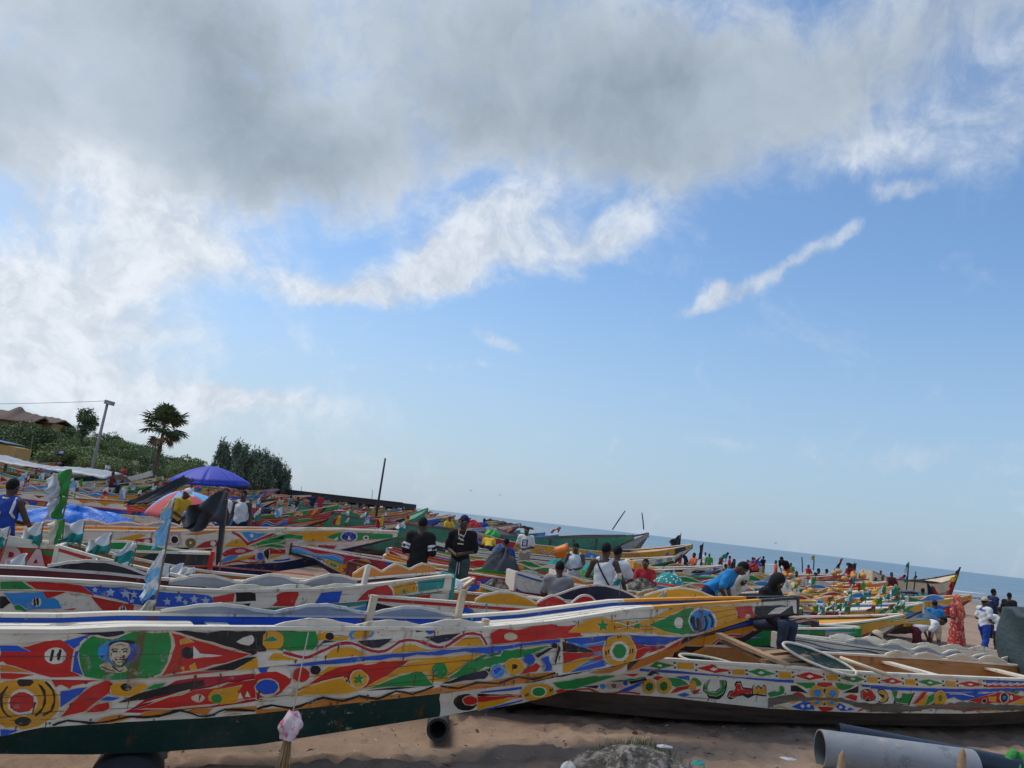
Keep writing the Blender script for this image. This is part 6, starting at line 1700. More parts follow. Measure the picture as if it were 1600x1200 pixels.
def skeleton(pose):
    """joint positions of a 1.75 m figure that faces -y; pose changes lean, arms and legs"""
    J = dict(pelvis=(0, 0, .95), belly=(0, 0, 1.08), chest=(0, -.005, 1.29), neck=(0, .005, 1.47), head=(0, -.015, 1.635), sl=(.185, 0, 1.42), sr=(-.185, 0, 1.42),
             el=(.235, .03, 1.15), er=(-.235, .03, 1.15), wl=(.25, -.05, .90), wr=(-.25, -.05, .90), hl=(.09, 0, .92), hr=(-.09, 0, .92), kl=(.105, -.01, .50), kr=(-.105, -.01, .50), al=(.115, .02, .085), ar=(-.115, .02, .085))
    J = {k: np.array(v, float) for k, v in J.items()}
    J['toel'] = J['al'] + (.03, -.17, -.045); J['toer'] = J['ar'] + (-.03, -.17, -.045)
    arms = pose.get('arms', 'down')
    A = {'down': None, 'front': dict(el=(.25, .03, 1.14), er=(-.25, .03, 1.14), wl=(.06, -.22, 1.08), wr=(-.05, -.24, 1.06)), 'work': dict(el=(.26, -.12, 1.17), er=(-.26, -.12, 1.17), wl=(.10, -.34, 1.12), wr=(-.10, -.34, 1.10)),
         'reach': dict(el=(.28, -.08, 1.17), er=(-.32, .02, 1.16), wl=(.2, -.3, 1.15), wr=(-.40, -.10, .92)), 'hip': dict(el=(.36, .1, 1.18), er=(-.24, .03, 1.15), wl=(.19, -.02, 1.0), wr=(-.25, -.05, .9)), 'knees': dict(el=(.27, -.14, 1.14), er=(-.27, -.14, 1.14), wl=(.16, -.36, 1.0), wr=(-.16, -.36, 1.0))}[arms]
    if A:
        for k, v in A.items(): J[k] = np.array(v, float)
    ln = pose.get('lean', 0.0); th = math.radians(ln); M = np.array([[1, 0, 0], [0, math.cos(th), -math.sin(th)], [0, math.sin(th), math.cos(th)]])
    pv = J['pelvis'].copy()
    for k in ('belly', 'chest', 'neck', 'head', 'sl', 'sr', 'el', 'er', 'wl', 'wr'): J[k] = pv + M @ (J[k] - pv)
    hp = math.radians(pose.get('nod', 0)); HM = M @ np.array([[1, 0, 0], [0, math.cos(hp), -math.sin(hp)], [0, math.sin(hp), math.cos(hp)]])
    tn = math.radians(pose.get('turn', 0)); HM = HM @ np.array([[math.cos(tn), -math.sin(tn), 0], [math.sin(tn), math.cos(tn), 0], [0, 0, 1]])
    J['head'] = J['neck'] + HM @ np.array((0, -.02, .165))
    lg = pose.get('legs', 'stand')
    if lg == 'sit':
        for s, k in ((1, 'l'), (-1, 'r')): J['k' + k] = np.array((s * .13, -.43, .95)); J['a' + k] = np.array((s * .13, -.40, .52)); J['toe' + k] = J['a' + k] + (0, -.17, -.05)
    elif lg == 'walk':
        J['kl'] = np.array((.1, -.14, .52)); J['al'] = np.array((.11, -.12, .09)); J['kr'] = np.array((-.1, .04, .5)); J['ar'] = np.array((-.11, .30, .14)); J['toel'] = J['al'] + (.02, -.17, -.04); J['toer'] = J['ar'] + (-.02, -.14, -.09)
    elif lg == 'crouch':
        for s, k in ((1, 'l'), (-1, 'r')): J['k' + k] = np.array((s * .2, -.36, 1.02)); J['a' + k] = np.array((s * .15, -.08, .62)); J['toe' + k] = J['a' + k] + (0, -.17, -.05)
    return J, M, HM

def fingers(mb, w, e, side, matk, curl=.5):
    """palm stays in the body solid; five jointed fingers grow from it"""
    d = Vector(w - e).normalized(); x = d.cross(Vector((0, 0, 1)) if abs(d.z) < .9 else Vector((0, 1, 0))).normalized(); n = x.cross(d)
    if n.y > 0: n = -n
    root = Vector(w) + d * .075
    for k, L in enumerate((.066, .076, .071, .055)):
        a = root + x * (k - 1.5) * .019 * side; b = a + (d * math.cos(curl * .5) + n * math.sin(curl * .5)) * L * .55; c = b + (d * math.cos(curl * 1.6) + n * math.sin(curl * 1.6)) * L * .5
        mb.tube([a - d * .02, a, b, c], [.0095, .0095, .009, .0065], matk, 6)
    a = Vector(w) + d * .03 - x * .03 * side; b = a + (d * .6 - x * side * .7 + n * .3).normalized() * .035; mb.tube([a, b, b + (d * .9 + n * .4).normalized() * .03], [.011, .0105, .007], matk, 6)

CACHE = {}
def person(label, pos, rz, pose=None, h=.022, skin='skin', top='tee', topc='cloth_white', leg='long', legc='cloth_navy', hat=None, hatc='cloth_white', scale=1.0, extra=None, group=None, slv=.75):
    """pos: where the feet (or, when seated, the seat minus 0.85 m) stand"""
    pose = pose or {}
    root = thing('person', label, 'person', pos, R(rz), group); root.scale = (scale,) * 3
    J, M, HM = skeleton(pose)
    ekey = (tuple(sorted(pose.items())), h, skin, top, topc, leg, legc, hat, hatc, slv)
    B = Solid()
    B.ell(J['pelvis'], (.155, .11, .12)).ell(J['belly'], (.14, .098, .16), M).ell(J['chest'], (.165, .105, .19), M, .05)
    B.cone(J['sl'] - M @ np.array((.02, 0, 0)), J['sr'] + M @ np.array((.02, 0, 0)), .062, .062, .05).cone(J['neck'] - M @ np.array((0, 0, .06)), J['head'] - HM @ np.array((0, -.02, .03)), .058, .05, .03)
    hd = J['head']; hh = lambda x, y, z: hd + HM @ np.array((x, y, z))
    B.ell(hd, (.075, .094, .115), HM, .02).ell(hh(0, -.035, -.065), (.052, .06, .055), HM, .03)
    if h < .03:
        B.cone(hh(0, -.088, .01), hh(0, -.108, -.022), .010, .016, .012).ell(hh(0, -.092, -.058), (.026, .012, .012), HM, .012).ell(hh(0, -.08, .03), (.05, .018, .012), HM, .015)
        for s in (-1, 1): B.ell(hh(s * .078, .005, -.005), (.012, .022, .032), HM, .01)
    for k in 'lr':
        B.cone(J['s' + k], J['e' + k], .052, .040, .035).cone(J['e' + k], J['w' + k], .041, .027, .02)
        d = J['w' + k] - J['e' + k]; d = d / np.linalg.norm(d); B.cone(J['w' + k], J['w' + k] + d * .07, .03, .034, .02)
        B.cone(J['h' + k], J['k' + k], .085, .056, .05).cone(J['k' + k], J['a' + k], .056, .036, .03).cone(J['a' + k] - (0, -.02, .03), J['toe' + k], .042, .033, .03)
    ex = MB()
    if h < .03:
        for s, k in ((1, 'l'), (-1, 'r')):
            fingers(ex, J['w' + k], J['e' + k], s, skin, pose.get('curl', .6))
            c = hh(s * .031, -.084, .012); ex.ball(c, .0125, 'eye_white', 8, 6); ex.ball(c + HM @ np.array((0, -.008, 0)), .0065, 'hair', 6, 4)
        ex.ball(hh(0, -.102, -.056), (.024, .006, .009), 'lip', 8, 6, Matrix(HM.tolist()))
    def put(nm, key, make, mk, parent, xtra=None):
        kk = (ekey, nm)
        if kk in CACHE: return link(nm, CACHE[kk], parent)
        o = solid_obj(nm, make(), mk, parent, xtra); CACHE[kk] = o.data; return o
    body = put('body', None, lambda: B.mesh(h), skin, root, ex)
    # hair
    if hat != 'scarf':
        S = Solid().ell(hh(0, .006, .014), (.083, .098, .112), HM).plane(hh(0, -.02, .022), HM @ np.array((0, -.62, -.78)))
        put('hair', None, lambda: S.mesh(max(.014, h * .75)), 'hair', root)
    up = M @ np.array((0, 0, 1)); fw = M @ np.array((0, -1, 0))
    T = Solid(); T.ell(J['chest'], (.168, .108, .19), M, .05).ell(J['belly'], (.15, .105, .17), M, .05)
    hem = J['pelvis'] - up * .05
    if top in ('tee', 'long', 'jersey', 'dress'): T.ell(J['pelvis'], (.158, .113, .13), M, .05).cone(J['sl'], J['sr'], .064, .064, .05)
    if top in ('tee', 'long', 'dress'):
        f = {'tee': slv, 'long': 1.0, 'dress': 1.0}[top]
        for k in 'lr':
            e = J['s' + k] + (J['e' + k] - J['s' + k]) * f; T.cone(J['s' + k], e, .060, .058, .03)
            if top == 'long': T.cone(J['e' + k], J['e' + k] + (J['w' + k] - J['e' + k]) * .92, .052, .040, .03)
    if top in ('tank', 'jersey'):
        T.ell(J['pelvis'], (.158, .113, .13), M, .05)
        for s, k in ((1, 'l'), (-1, 'r')): T.cone(J['chest'] + up * .06 + M @ np.array((s * .09, 0, 0)), J['neck'] + M @ np.array((s * .095, 0, -.015)), .062, .045, .03)
        for s, k in ((1, 'l'), (-1, 'r')): T.hole(J['s' + k] + M @ np.array((s * .035, 0, .1)), J['s' + k] + M @ np.array((s * .05, 0, -.16)), .062 if top == 'tank' else .05)
    if top == 'dress':
        T.cone(J['pelvis'], J['pelvis'] + np.array((0, 0, -.78)), .165, .25, .08); hem = J['pelvis'] - (0, 0, .80)
    T.hole(J['neck'] + up * .02 - fw * .01, J['neck'] + up * .3, .062 if top != 'tank' else .085)
    T.plane(hem, -up if top != 'dress' else np.array((0, 0, -1.)))
    put('shirt' if top != 'dress' else 'dress', None, lambda: T.mesh(h, .014, .010), topc, root)
    if leg and top != 'dress':
        f = {'long': .93, 'short': 0.0, 'half': .35}[leg]; Q = Solid().ell(J['pelvis'], (.158, .113, .12), None, .05)
        for k in 'lr':
            Q.cone(J['h' + k], J['k' + k] if f > 0 else J['h' + k] + (J['k' + k] - J['h' + k]) * .8, .090, .068, .05)
            if f > 0: Q.cone(J['k' + k], J['k' + k] + (J['a' + k] - J['k' + k]) * f, .066, .056, .03)
        Q.plane(J['pelvis'] + (0, 0, .085), np.array((0, 0, 1.)))
        put('trousers' if f else 'shorts', None, lambda: Q.mesh(h, .012, .009), legc, root)
    if hat == 'cap':
        C_ = Solid().ell(hh(0, .004, .03), (.088, .104, .108), HM).plane(hh(0, 0, .035), HM @ np.array((0, -.15, -.98)))
        C_.mesh
        o = put('cap', None, lambda: C_.mesh(.014), hatc, root)
        v = MB(); v.ball(hh(0, -.13, .045), (.072, .085, .011), hatc, 14, 6, Matrix(HM.tolist())); v.build('visor', o)
    elif hat == 'scarf':
        C_ = Solid().ell(hh(0, .012, .02), (.093, .112, .128), HM).cone(hh(0, .06, -.05), J['neck'] + (0, .07, -.12), .085, .12, .06).cone(J['neck'] + (0, .07, -.1), J['chest'] + (0, .08, -.2), .11, .13, .06).hole(hh(0, -.14, -.02), hh(0, -.06, -.02), .07)
        put('headscarf', None, lambda: C_.mesh(h), hatc, root)
    elif hat == 'hood':
        C_ = Solid().ell(hh(0, .015, .01), (.105, .118, .135), HM).cone(hh(0, .02, -.07), J['neck'] + (0, .02, -.03), .085, .11, .06).hole(hh(0, -.16, -.02), hh(0, -.06, -.02), .07)
        put('hood', None, lambda: C_.mesh(h), hatc, root)
    if extra: extra(root, J, M)
    return root

def text_part(name, s, size, matk, parent, loc, rot, bold=.02):
    cu = bpy.data.curves.new('lettering', 'FONT'); cu.body = s; cu.size = size; cu.align_x = 'CENTER'; cu.align_y = 'CENTER'; cu.offset = bold * size; cu.extrude = .002
    tmp = bpy.data.objects.new('tmp', cu); COL.objects.link(tmp)
    dg = bpy.context.evaluated_depsgraph_get(); me = bpy.data.meshes.new_from_object(tmp.evaluated_get(dg))
    bpy.data.objects.remove(tmp); me.materials.clear(); me.materials.append(mat(matk))
    return link(name, me, parent, loc, rot)


HA = Hull(HULL['A']['L'], HULL['A']['b'], HULL['A']['ins'], HULL['A']['z'])
HB = Hull(HULL['B']['L'], HULL['B']['b'], HULL['B']['ins'], HULL['B']['z'])
HC = Hull(HULL['C']['L'], HULL['C']['b'], HULL['C']['ins'], HULL['C']['z'])
HE = Hull(HULL['E']['L'], HULL['E']['b'], HULL['E']['ins'], HULL['E']['z'])
def place(k): return (HULL[k]['o'][0], HULL[k]['o'][1], 0), HULL[k]['head']
# foreground boat
lo, hd_ = place('A')
bA = boat('foreground pirogue with dark green bottom, painted portrait and white deck', HA, lo, hd_, ('darkgreen', 'white', 'white', 'blue'), roughen(parse_art(ART['A']), random.Random(1)) + rust_spots(14, random.Random(2), 150, 3.8), .1,
          decks=((0, 5.85, 'white'), (8.75, 11.2, 'white'), (11.2, 13.98, 'gold')), nplank=6, rails=[(0, 11.0, 'white'), (11.0, 13.1, 'gold'), (13.1, 14, 'black')], stem='black',
          washes=((1, 5.6, 8.6, .105, 3, 'grey', 'white', dict(lo=.3, pw=1.3, inset=.06)), (-1, 6.45, 8.65, .075, 3, 'white', 'white', dict(lo=.2))),
          benches=((6.1, .2, 'white'), (7.65, .16, 'cream'), (8.62, .18, 'white')))
for u, y, hgt, c in ((7.62, .30, .34, 'white'), (8.66, .28, .42, 'white'), (8.66, -.28, .2, 'white')):
    b, z = HA.at(u, 3); mb = MB(); mb.box((u, y, z + hgt / 2 - .1), (.07, .05, hgt), 'cream', rx=.06, ry=.08); mb.build('post', bA)
# two lengthwise seams in the foredeck side planking
mb = MB()
for v in (.36, .68):
    for s in (-1, 1): mb.tube([HA.p(u, 2, v, s, .0125) for u in np.arange(10.4, 13.9, .25)], .0028, 'brown', 5)
mb.build('plank_seam', bA)
for HH_, bb_, sg in ((HA, bA, -1), (HB, bB, 1)) if False else ((HA, bA, -1),):
    for band, v, a0, a1 in ((1, .33, 3.5, 11.4), (1, .68, 3.5, 11.6), (2, .5, 3.5, 10.3)):
        mb = MB(); mb.tube([HH_.p(u, band, v, sg, .0085) for u in np.arange(a0, a1, .2)], .0022, 'brown', 4); mb.build('plank_seam', bb_)
lo, hd_ = place('B')
bB = boat('pirogue on the right with diamond-patterned white gunwale, large coloured lettering and brown bottom', HB, lo, hd_, ('wood_dark', 'white', 'white', 'ochre'), roughen(parse_art(ART['B']), random.Random(3), .005, .02) + rust_spots(13, random.Random(4), 90), .1,
          washes=((-1, 3.0, 4.3, .12, 2, 'cream', 'white'), (-1, 4.4, 5.6, .09, 2, 'cream', 'white')), benches=((5.6, .2, 'white'), (3.4, .22, 'white'), (9.6, .2, 'wood_old')), decks=((11.2, 13.9, 'white'),))
mb = MB()
for k in range(9): mb.tube([(6.2 + .035 * math.sin(k * 2) + .03 * k, -.70, .55 + .03 * ((k * 5) % 4)), (6.2 + .03 * k, -.70, .64 - .02 * ((k * 7) % 3))], .008, 'black', 5)
mb.build('inner_lettering', bB)
lo, hd_ = place('C')
bC = boat('pirogue with white stars on blue and a red, gold and teal striped bow', HC, lo, hd_, ('darkgreen', 'white', 'white', 'maroon'), roughen(parse_art(ART['C']), random.Random(5)) + rust_spots(13, random.Random(6), 60, 6), .125,
          decks=((11.65, 12.98, 'white'),), washes=((-1, 9.3, 11.6, .14, 3, 'grey', 'white', dict(lo=.4, inset=.22, pw=1.2)), (1, 11.7, 12.9, .17, 3, 'orange', 'cream', dict(lo=.45, shape='tri')), (1, 8.2, 9.2, .12, 1, 'black', 'white'), (-1, 9.8, 11.5, .05, 3, 'white', 'white')), benches=((9.6, .2, 'white'), (11.62, .16, 'white')), stem='teal')
b, z = HC.at(11.62, 3); mb = MB(); mb.box((11.62, -b + .04, z + .12), (.06, .05, .30), 'white', ry=.12); mb.build('post', bC)
mb = MB(); mb.grid(16, 3, lambda u, v: (12.35 + .16 * math.cos(u * 6.283) * v, -.02 + .07 * math.sin(u * 6.283) * v, HC.at(12.35 + .16 * math.cos(u * 6.283) * v, 3)[1] + .033), 'slate', True); mb.build('deck_spot', bC)
lo, hd_ = place('E')
bE = boat('white and green pirogue with dark blue bottom and two gold eyes near its bow', HE, lo, hd_, ('darkblue', 'white', 'white', 'gold'), roughen(parse_art(ART['E']), random.Random(7), .006, .02), .15,
          washes=((1, 7.5, 11, .12, 5, 'grey', 'white'), (-1, 12.0, 13.2, .05, 2, 'gold', 'white')), benches=((8.2, .22, 'white'), (10.4, .22, 'white')), decks=((12.2, 14.95, 'gold'),), stem='green')

USED = set()
def mid(label, tip, head, L, beam, h, cols, seed, rise=.5, washes=(), decks=None, benches=None, rails='white', step=.35, pal=None, keel=.12, bands=(2, 1), dense=1.0, extra_art=(), group=None, name='pirogue', stem=None, nplank=3):
    rng = random.Random(seed); H = gen_hull(L, beam, h, rise, keel)
    d = Vector((math.cos(R(head)), math.sin(R(head)))); o = Vector((tip[0], tip[1])) - d * L; m = o + d * L * .5
    z = gz(m.x, m.y)
    art = rand_art(L, rng, (.3, .38 * h, .36 * h), bands, dense=dense, pal=pal) + list(extra_art)
    r = boat(label, H, (o.x, o.y, z), head, cols, art, step, decks if decks is not None else ((L * .74, L * .99, cols[2]),), washes, benches if benches is not None else ((L * .25, .22, rails), (L * .45, .22, rails), (L * .62, .22, rails)), name, group, rails, nplank, stem=stem)
    USED.add(label); return r, H
# the red boat with lettering behind the starred one
def wl(side, a, b, h, n, c, e='white', **k): return (side, a, b, h, n, c, e, k)
bU, HU = mid('red, black and white pirogue with large pale letters beside the little flags', at(322, 912, 10.6), 14, 9, 1.3, 1.27, ('black', 'white', 'red', 'white'), 21, rise=.1, pal=['red', 'black', 'green', 'white', 'gold'], bands=(1,),
             washes=(wl(-1, 3.4, 5.2, .16, 1, 'navy'), wl(-1, 5.2, 7.2, .13, 1, 'white'), wl(-1, 7.2, 8.6, .12, 1, 'green')), decks=((7.6, 8.9, 'black'),),
             extra_art=[(2, 'green', [(6.9, .95), (7.6, .55), (8.4, .95)]), (2, 'black', [(7.9, 0), (8.98, 0), (8.98, 1), (8.3, 1)]), (2, 'gold', [(2.0, 0), (2.9, .5), (2.0, 1)]), (2, 'white', [(6.2, 0), (7.2, 0), (6.6, .7)])])
tx = text_part('lettering', 'U RA', .42, 'palepink', bU, (6.75, -HU.at(6.75, 3)[0] - .02, (HU.at(6.75, 2)[1] + HU.at(6.75, 3)[1]) / 2 + .05), (R(90), 0, 0), .03)
# small bow that rises behind the striped one
mid('small pirogue with gold and green bow ending in a red knob, beside the striped bow', (-.28, 13.2), 34, 3.6, .95, .78, ('darkgreen', 'white', 'gold', 'white'), 5, rise=.62, pal=['gold', 'blue', 'green', 'red'], washes=(wl(-1, 1.2, 3.4, .08, 1, 'gold'), wl(1, .8, 3.4, .1, 2, 'gold')), stem='red', decks=((2.6, 3.55, 'gold'),),
    extra_art=[(1, 'cream', [(1.9 + .24 * math.cos(t), .5 + .8 * math.sin(t)) for t in np.linspace(0, 6.28, 14)]), (1, 'gold', [(1.9 + .2 * math.cos(t), .5 + .68 * math.sin(t)) for t in np.linspace(0, 6.28, 14)]), (1, 'red', [(1.9 + .11 * math.cos(t), .42 + .34 * math.sin(t)) for t in np.linspace(0, 6.28, 10)]), (2, 'teal', [(1.2, .1), (3.0, .2), (3.2, .8), (2.4, .6), (1.4, .45)])])
# boat just behind the foreground bow with big coloured washboards
mid('pirogue with red, black, gold and blue washboards right behind the foreground bow', (4.80, 13.0), 20, 10.5, 1.3, 1.15, ('navy', 'gold', 'white', 'ochre'), 9, rise=.12, pal=['gold', 'red', 'black', 'blue'],
    washes=(wl(-1, 5.0, 5.9, .18, 1, 'gold', pw=.8), wl(-1, 5.9, 6.9, .22, 2, 'red'), wl(1, 6.7, 8.2, .34, 1, 'navy', lo=.2), wl(-1, 7.2, 8.1, .12, 1, 'black'), wl(1, 8.2, 9.5, .3, 1, 'gold', lo=.5), wl(-1, 9.2, 10.45, .16, 2, 'blue', lo=.3, shape='tri')))
# low maroon boats in which the men stand
for i, (tx_, ty_, hd2, L, cols, rl, lab) in enumerate((
        (7.0, 14.9, 4, 9, ('brown', 'maroon', 'green', 'crimson'), 'white', 'low pirogue with green top strake and maroon inside, next behind the washboards'),
        (6.6, 16.7, 1, 9.5, ('brown', 'gold', 'maroon', 'ochre'), 'maroon', 'low maroon-railed pirogue with pale lettering strip between the standing men'),
        (7.6, 18.4, 5, 10, ('darkgreen', 'green', 'white', 'orange'), 'gold', 'white and green pirogue in which a man in a white vest works'),
        (6.8, 20.4, -2, 9.5, ('brown', 'maroon', 'white', 'ochre'), 'red', 'red-railed white pirogue behind the man in the grey shirt'),
        (8.2, 22.6, 3, 10.5, ('darkblue', 'skyblue', 'green', 'ochre'), 'cream', 'green-sided pirogue with cream rail below the orange tub'),
        (7.2, 25.0, 6, 10, ('brown', 'gold', 'red', 'gold'), 'green', 'red and gold pirogue between the orange tub and the boy in red'))):
    mid(lab, (tx_, ty_), hd2, L, 1.5, .85 if i < 2 else .95, cols, 40 + i, rise=.25, rails=rl, dense=2.0, washes=(wl(1, 2, 6.5, .16, 5, 'gold', lo=.3, cols=['red', 'gold', 'green', 'white', 'orange'][i % 3:] + ['skyblue']),) if i in (2, 3, 4) else ())
# bow pointing left at the open sand
mid('maroon and white pirogue with dark blue bottom whose blunt bow points left to the sand', (-4.35, 17.2), 187, 11, 1.55, 1.0, ('darkblue', 'white', 'crimson', 'wood_old'), 61, rise=.18, pal=['crimson', 'blue', 'green', 'gold', 'skyblue'], stem='black',
    extra_art=[(1, c, [(10.05 + r * math.cos(t), .5 + r * 2.3 * math.sin(t)) for t in np.linspace(0, 6.28, 16)]) for c, r in (('cream', .21), ('gold', .19), ('cream', .12), ('green', .085))])
# right-hand group
mid('grey and white pirogue with wave-cut washboards lying behind the lettered boat', (4.9, 13.35), 199, 12, 1.4, .72, ('brown', 'grey', 'white', 'white'), 71, rise=.2, pal=['grey', 'white', 'palesky', 'slate'],
    washes=(wl(1, 6.4, 10.8, .13, 7, 'grey', lo=.35, pw=1.3), wl(-1, 5.4, 10.6, .10, 7, 'white', lo=.35, pw=1.3), wl(1, 1.2, 5.2, .13, 5, 'cream', lo=.4, pw=1.3)), dense=.4)
mid('red and gold pirogue with painted eye discs, its bow beside the seated tan-capped man', (8.55, 16.3), 14, 9, 1.4, .88, ('brown', 'white', 'gold', 'wood_old'), 72, rise=.45, pal=['red', 'gold', 'crimson', 'green'],
    extra_art=[(1, c, [(7.4 + r * math.cos(t), .5 + r * 2.6 * math.sin(t)) for t in np.linspace(0, 6.28, 16)]) for c, r in (('cream', .19), ('gold', .17), ('cream', .10), ('black', .07))])
mid('pirogue with green and white chevrons on its gold bow beside the woman in red', (10.2, 18.6), 13, 10, 1.5, .98, ('darkgreen', 'blue', 'white', 'skyblue'), 73, rise=.42, pal=['blue', 'red', 'white', 'skyblue', 'crimson'], decks=((7.4, 9.9, 'white'),), washes=(wl(-1, 2.5, 6.6, .17, 5, 'skyblue', lo=.3, cols=['gold', 'skyblue', 'skyblue', 'gold', 'gold']),),
    extra_art=[(2, 'gold', [(7.2, 0), (9.98, 0), (9.98, 1), (7.2, 1)]), (2, 'crimson', [(6.4, 0), (7.3, 0), (7.5, 1), (6.6, 1)]), (2, 'palepink', [(6.6, 0), (6.8, 0), (7.0, 1), (6.8, 1)])] + [(2, c, [(a, 0), (a + .22, 0), (a, .5), (a + .22, 1), (a, 1), (a - .22, .5)]) for a, c in ((8.6, 'green'), (8.84, 'white'), (9.08, 'green'), (9.3, 'white'), (9.5, 'green'))])
RB = [(11.3, 22.0, 12, 'orange', ('darkblue', 'orange', 'green', 'gold'), 'green and orange pirogue behind the red-striped white one'), (16.6, 27.2, 9, 'cream', ('brown', 'red', 'gold', 'orange'), 'gold over red pirogue farthest right before the white boat'), (11.0, 20.8, 10, 'white', ('brown', 'red', 'white', 'wood_old'), 'red-striped white pirogue hung with netting behind the chevron bow'), (12.0, 23.2, 8, 'gold', ('darkblue', 'gold', 'blue', 'gold'), 'blue-topped pirogue with curled white washboards among the floats'),
      (13.2, 25.8, 12, 'gold', ('brown', 'gold', 'white', 'orange'), 'gold-railed white pirogue loaded with yellow floats'), (14.4, 28.6, 6, 'red', ('green', 'gold', 'red', 'wood_old'), 'red-railed pirogue hung with small green and white pennants'),
      (15.9, 31.6, 10, 'white', ('brown', 'green', 'gold', 'wood_old'), 'gold and green pirogue behind the pennants with two people aboard'), (16.6, 34.6, 9, 'maroon', ('brown', 'maroon', 'white', 'wood_old'), 'maroon and white pirogue at the water end of the floats'), (17.0, 38, 12, 'white', ('darkgreen', 'white', 'red', 'wood_old'), 'white pirogue with red top nearest the breakers')]
for i, (x, y, hd2, rl, cols, lab) in enumerate(RB):
    mid(lab, (x, y), hd2, 9 + .3 * i, 1.6, 1.0, cols, 80 + i, rails=rl, step=.6, washes=(wl(-1, 2, 8, .2, 6, 'gold', lo=.3, cols=[RNG.choice(['gold', 'red', 'skyblue', 'white', 'green', 'orange']) for _ in range(6)]),), dense=1.8)
CB = [(9.2, 36.5, 20, ('brown', 'white', 'gold', 'wood_old'), 1.35, 'large gold and red pirogue with teal beak rising right of the boy in red'), (7.6, 33, 14, ('brown', 'green', 'white', 'wood_old'), 1.0, 'white and green pirogue under the patterned bundle'), (8.6, 29.5, 8, ('darkblue', 'skyblue', 'white', 'wood_old'), .95, 'sky-blue and white pirogue behind the boy in red'), (6.4, 41, 16, ('green', 'white', 'gold', 'wood_old'), 1.1, 'gold-sided pirogue below the grey upturned bow'), (9.5, 46, 12, ('brown', 'crimson', 'white', 'wood_old'), 1.0, 'crimson and white pirogue close to the black mast')]
for i, (x, y, hd2, cols, h, lab) in enumerate(CB):
    mid(lab, (x, y), hd2, 11, 1.8, h, cols, 95 + i, step=.6, rise=.55, stem='teal' if i == 0 else None)
# big weathered boat
rG, HG = mid('big weathered green boat with bare timber rail, larger than all around it', at(990, 830, 36), 9, 15, 2.6, 1.55, ('wood_old', 'seagreen', 'seagreen', 'wood_old'), 110, rise=.42, rails='wood_old', bands=(), name='fishing_boat', washes=(wl(-1, 10.6, 14.6, .12, 1, 'wood_old', 'wood_old'),), step=.5)
text_part('lettering', 'LAMP FALL', .42, 'gold', rG, (6.9, -HG.at(6.9, 2)[0] - .06, HG.at(6.9, 2)[1] - .12), (R(90), 0, 0), .02)
for k in range(12):
    u = 1 + k * 1.1; mb = MB(); mb.bar(HG.p(u, 1, .0, -1, .02), HG.p(u, 2, .98, -1, .03), .09, .05, 'wood_old'); mb.build('rib', rG)
mid('grey upturned boat bow without paint beside the big green boat', at(1012, 832, 40), 28, 9, 2.0, 1.5, ('wood_old', 'wood_old', 'grey', 'wood_old'), 111, rise=.6, rails='wood_old', bands=(), name='fishing_boat', step=.6)
mid('dark green hull with bare bow standing high beyond the two men', at(668, 790, 48), 40, 5.5, 1.7, 1.35, ('brown', 'seagreen', 'seagreen', 'wood_old'), 112, rise=.72, rails='green', bands=(), name='fishing_boat', step=.6)
mid('white boat seen near the water with striped mast and weathered bow', at(1496, 910, 46), 16, 6.5, 2.0, 1.45, ('grey', 'grey', 'cream', 'wood_old'), 113, rise=.5, rails='wood_old', bands=(), name='fishing_boat', step=.6)
# left-hand rows
mid('pirogue with gold gunwale under the blue tarpaulin', at(420, 812, 20.0), 17, 11, 1.5, 1.0, ('brown', 'white', 'gold', 'wood_old'), 121, rails='gold', rise=.3, pal=['gold', 'ochre', 'white'], washes=(wl(-1, 6, 8, .14, 2, 'white'),))
mid('white speckled pirogue with a blue stripe sloping behind the jersey man', at(345, 795, 24), -4, 12, 1.5, 1.05, ('skyblue', 'white', 'white', 'wood_old'), 122, rise=.15, pal=['white', 'grey', 'cream'], dense=.4, extra_art=[(1, 'blue', [(0, .3), (12, .3), (12, .85), (0, .85)])])
mid('ornate orange and red pirogue with gold rings behind the tall green and white flag', at(268, 776, 29), 3, 12, 1.6, 1.15, ('brown', 'orange', 'gold', 'wood_old'), 123, rise=.25, pal=['red', 'gold', 'ochre', 'crimson', 'black'], dense=1.4)
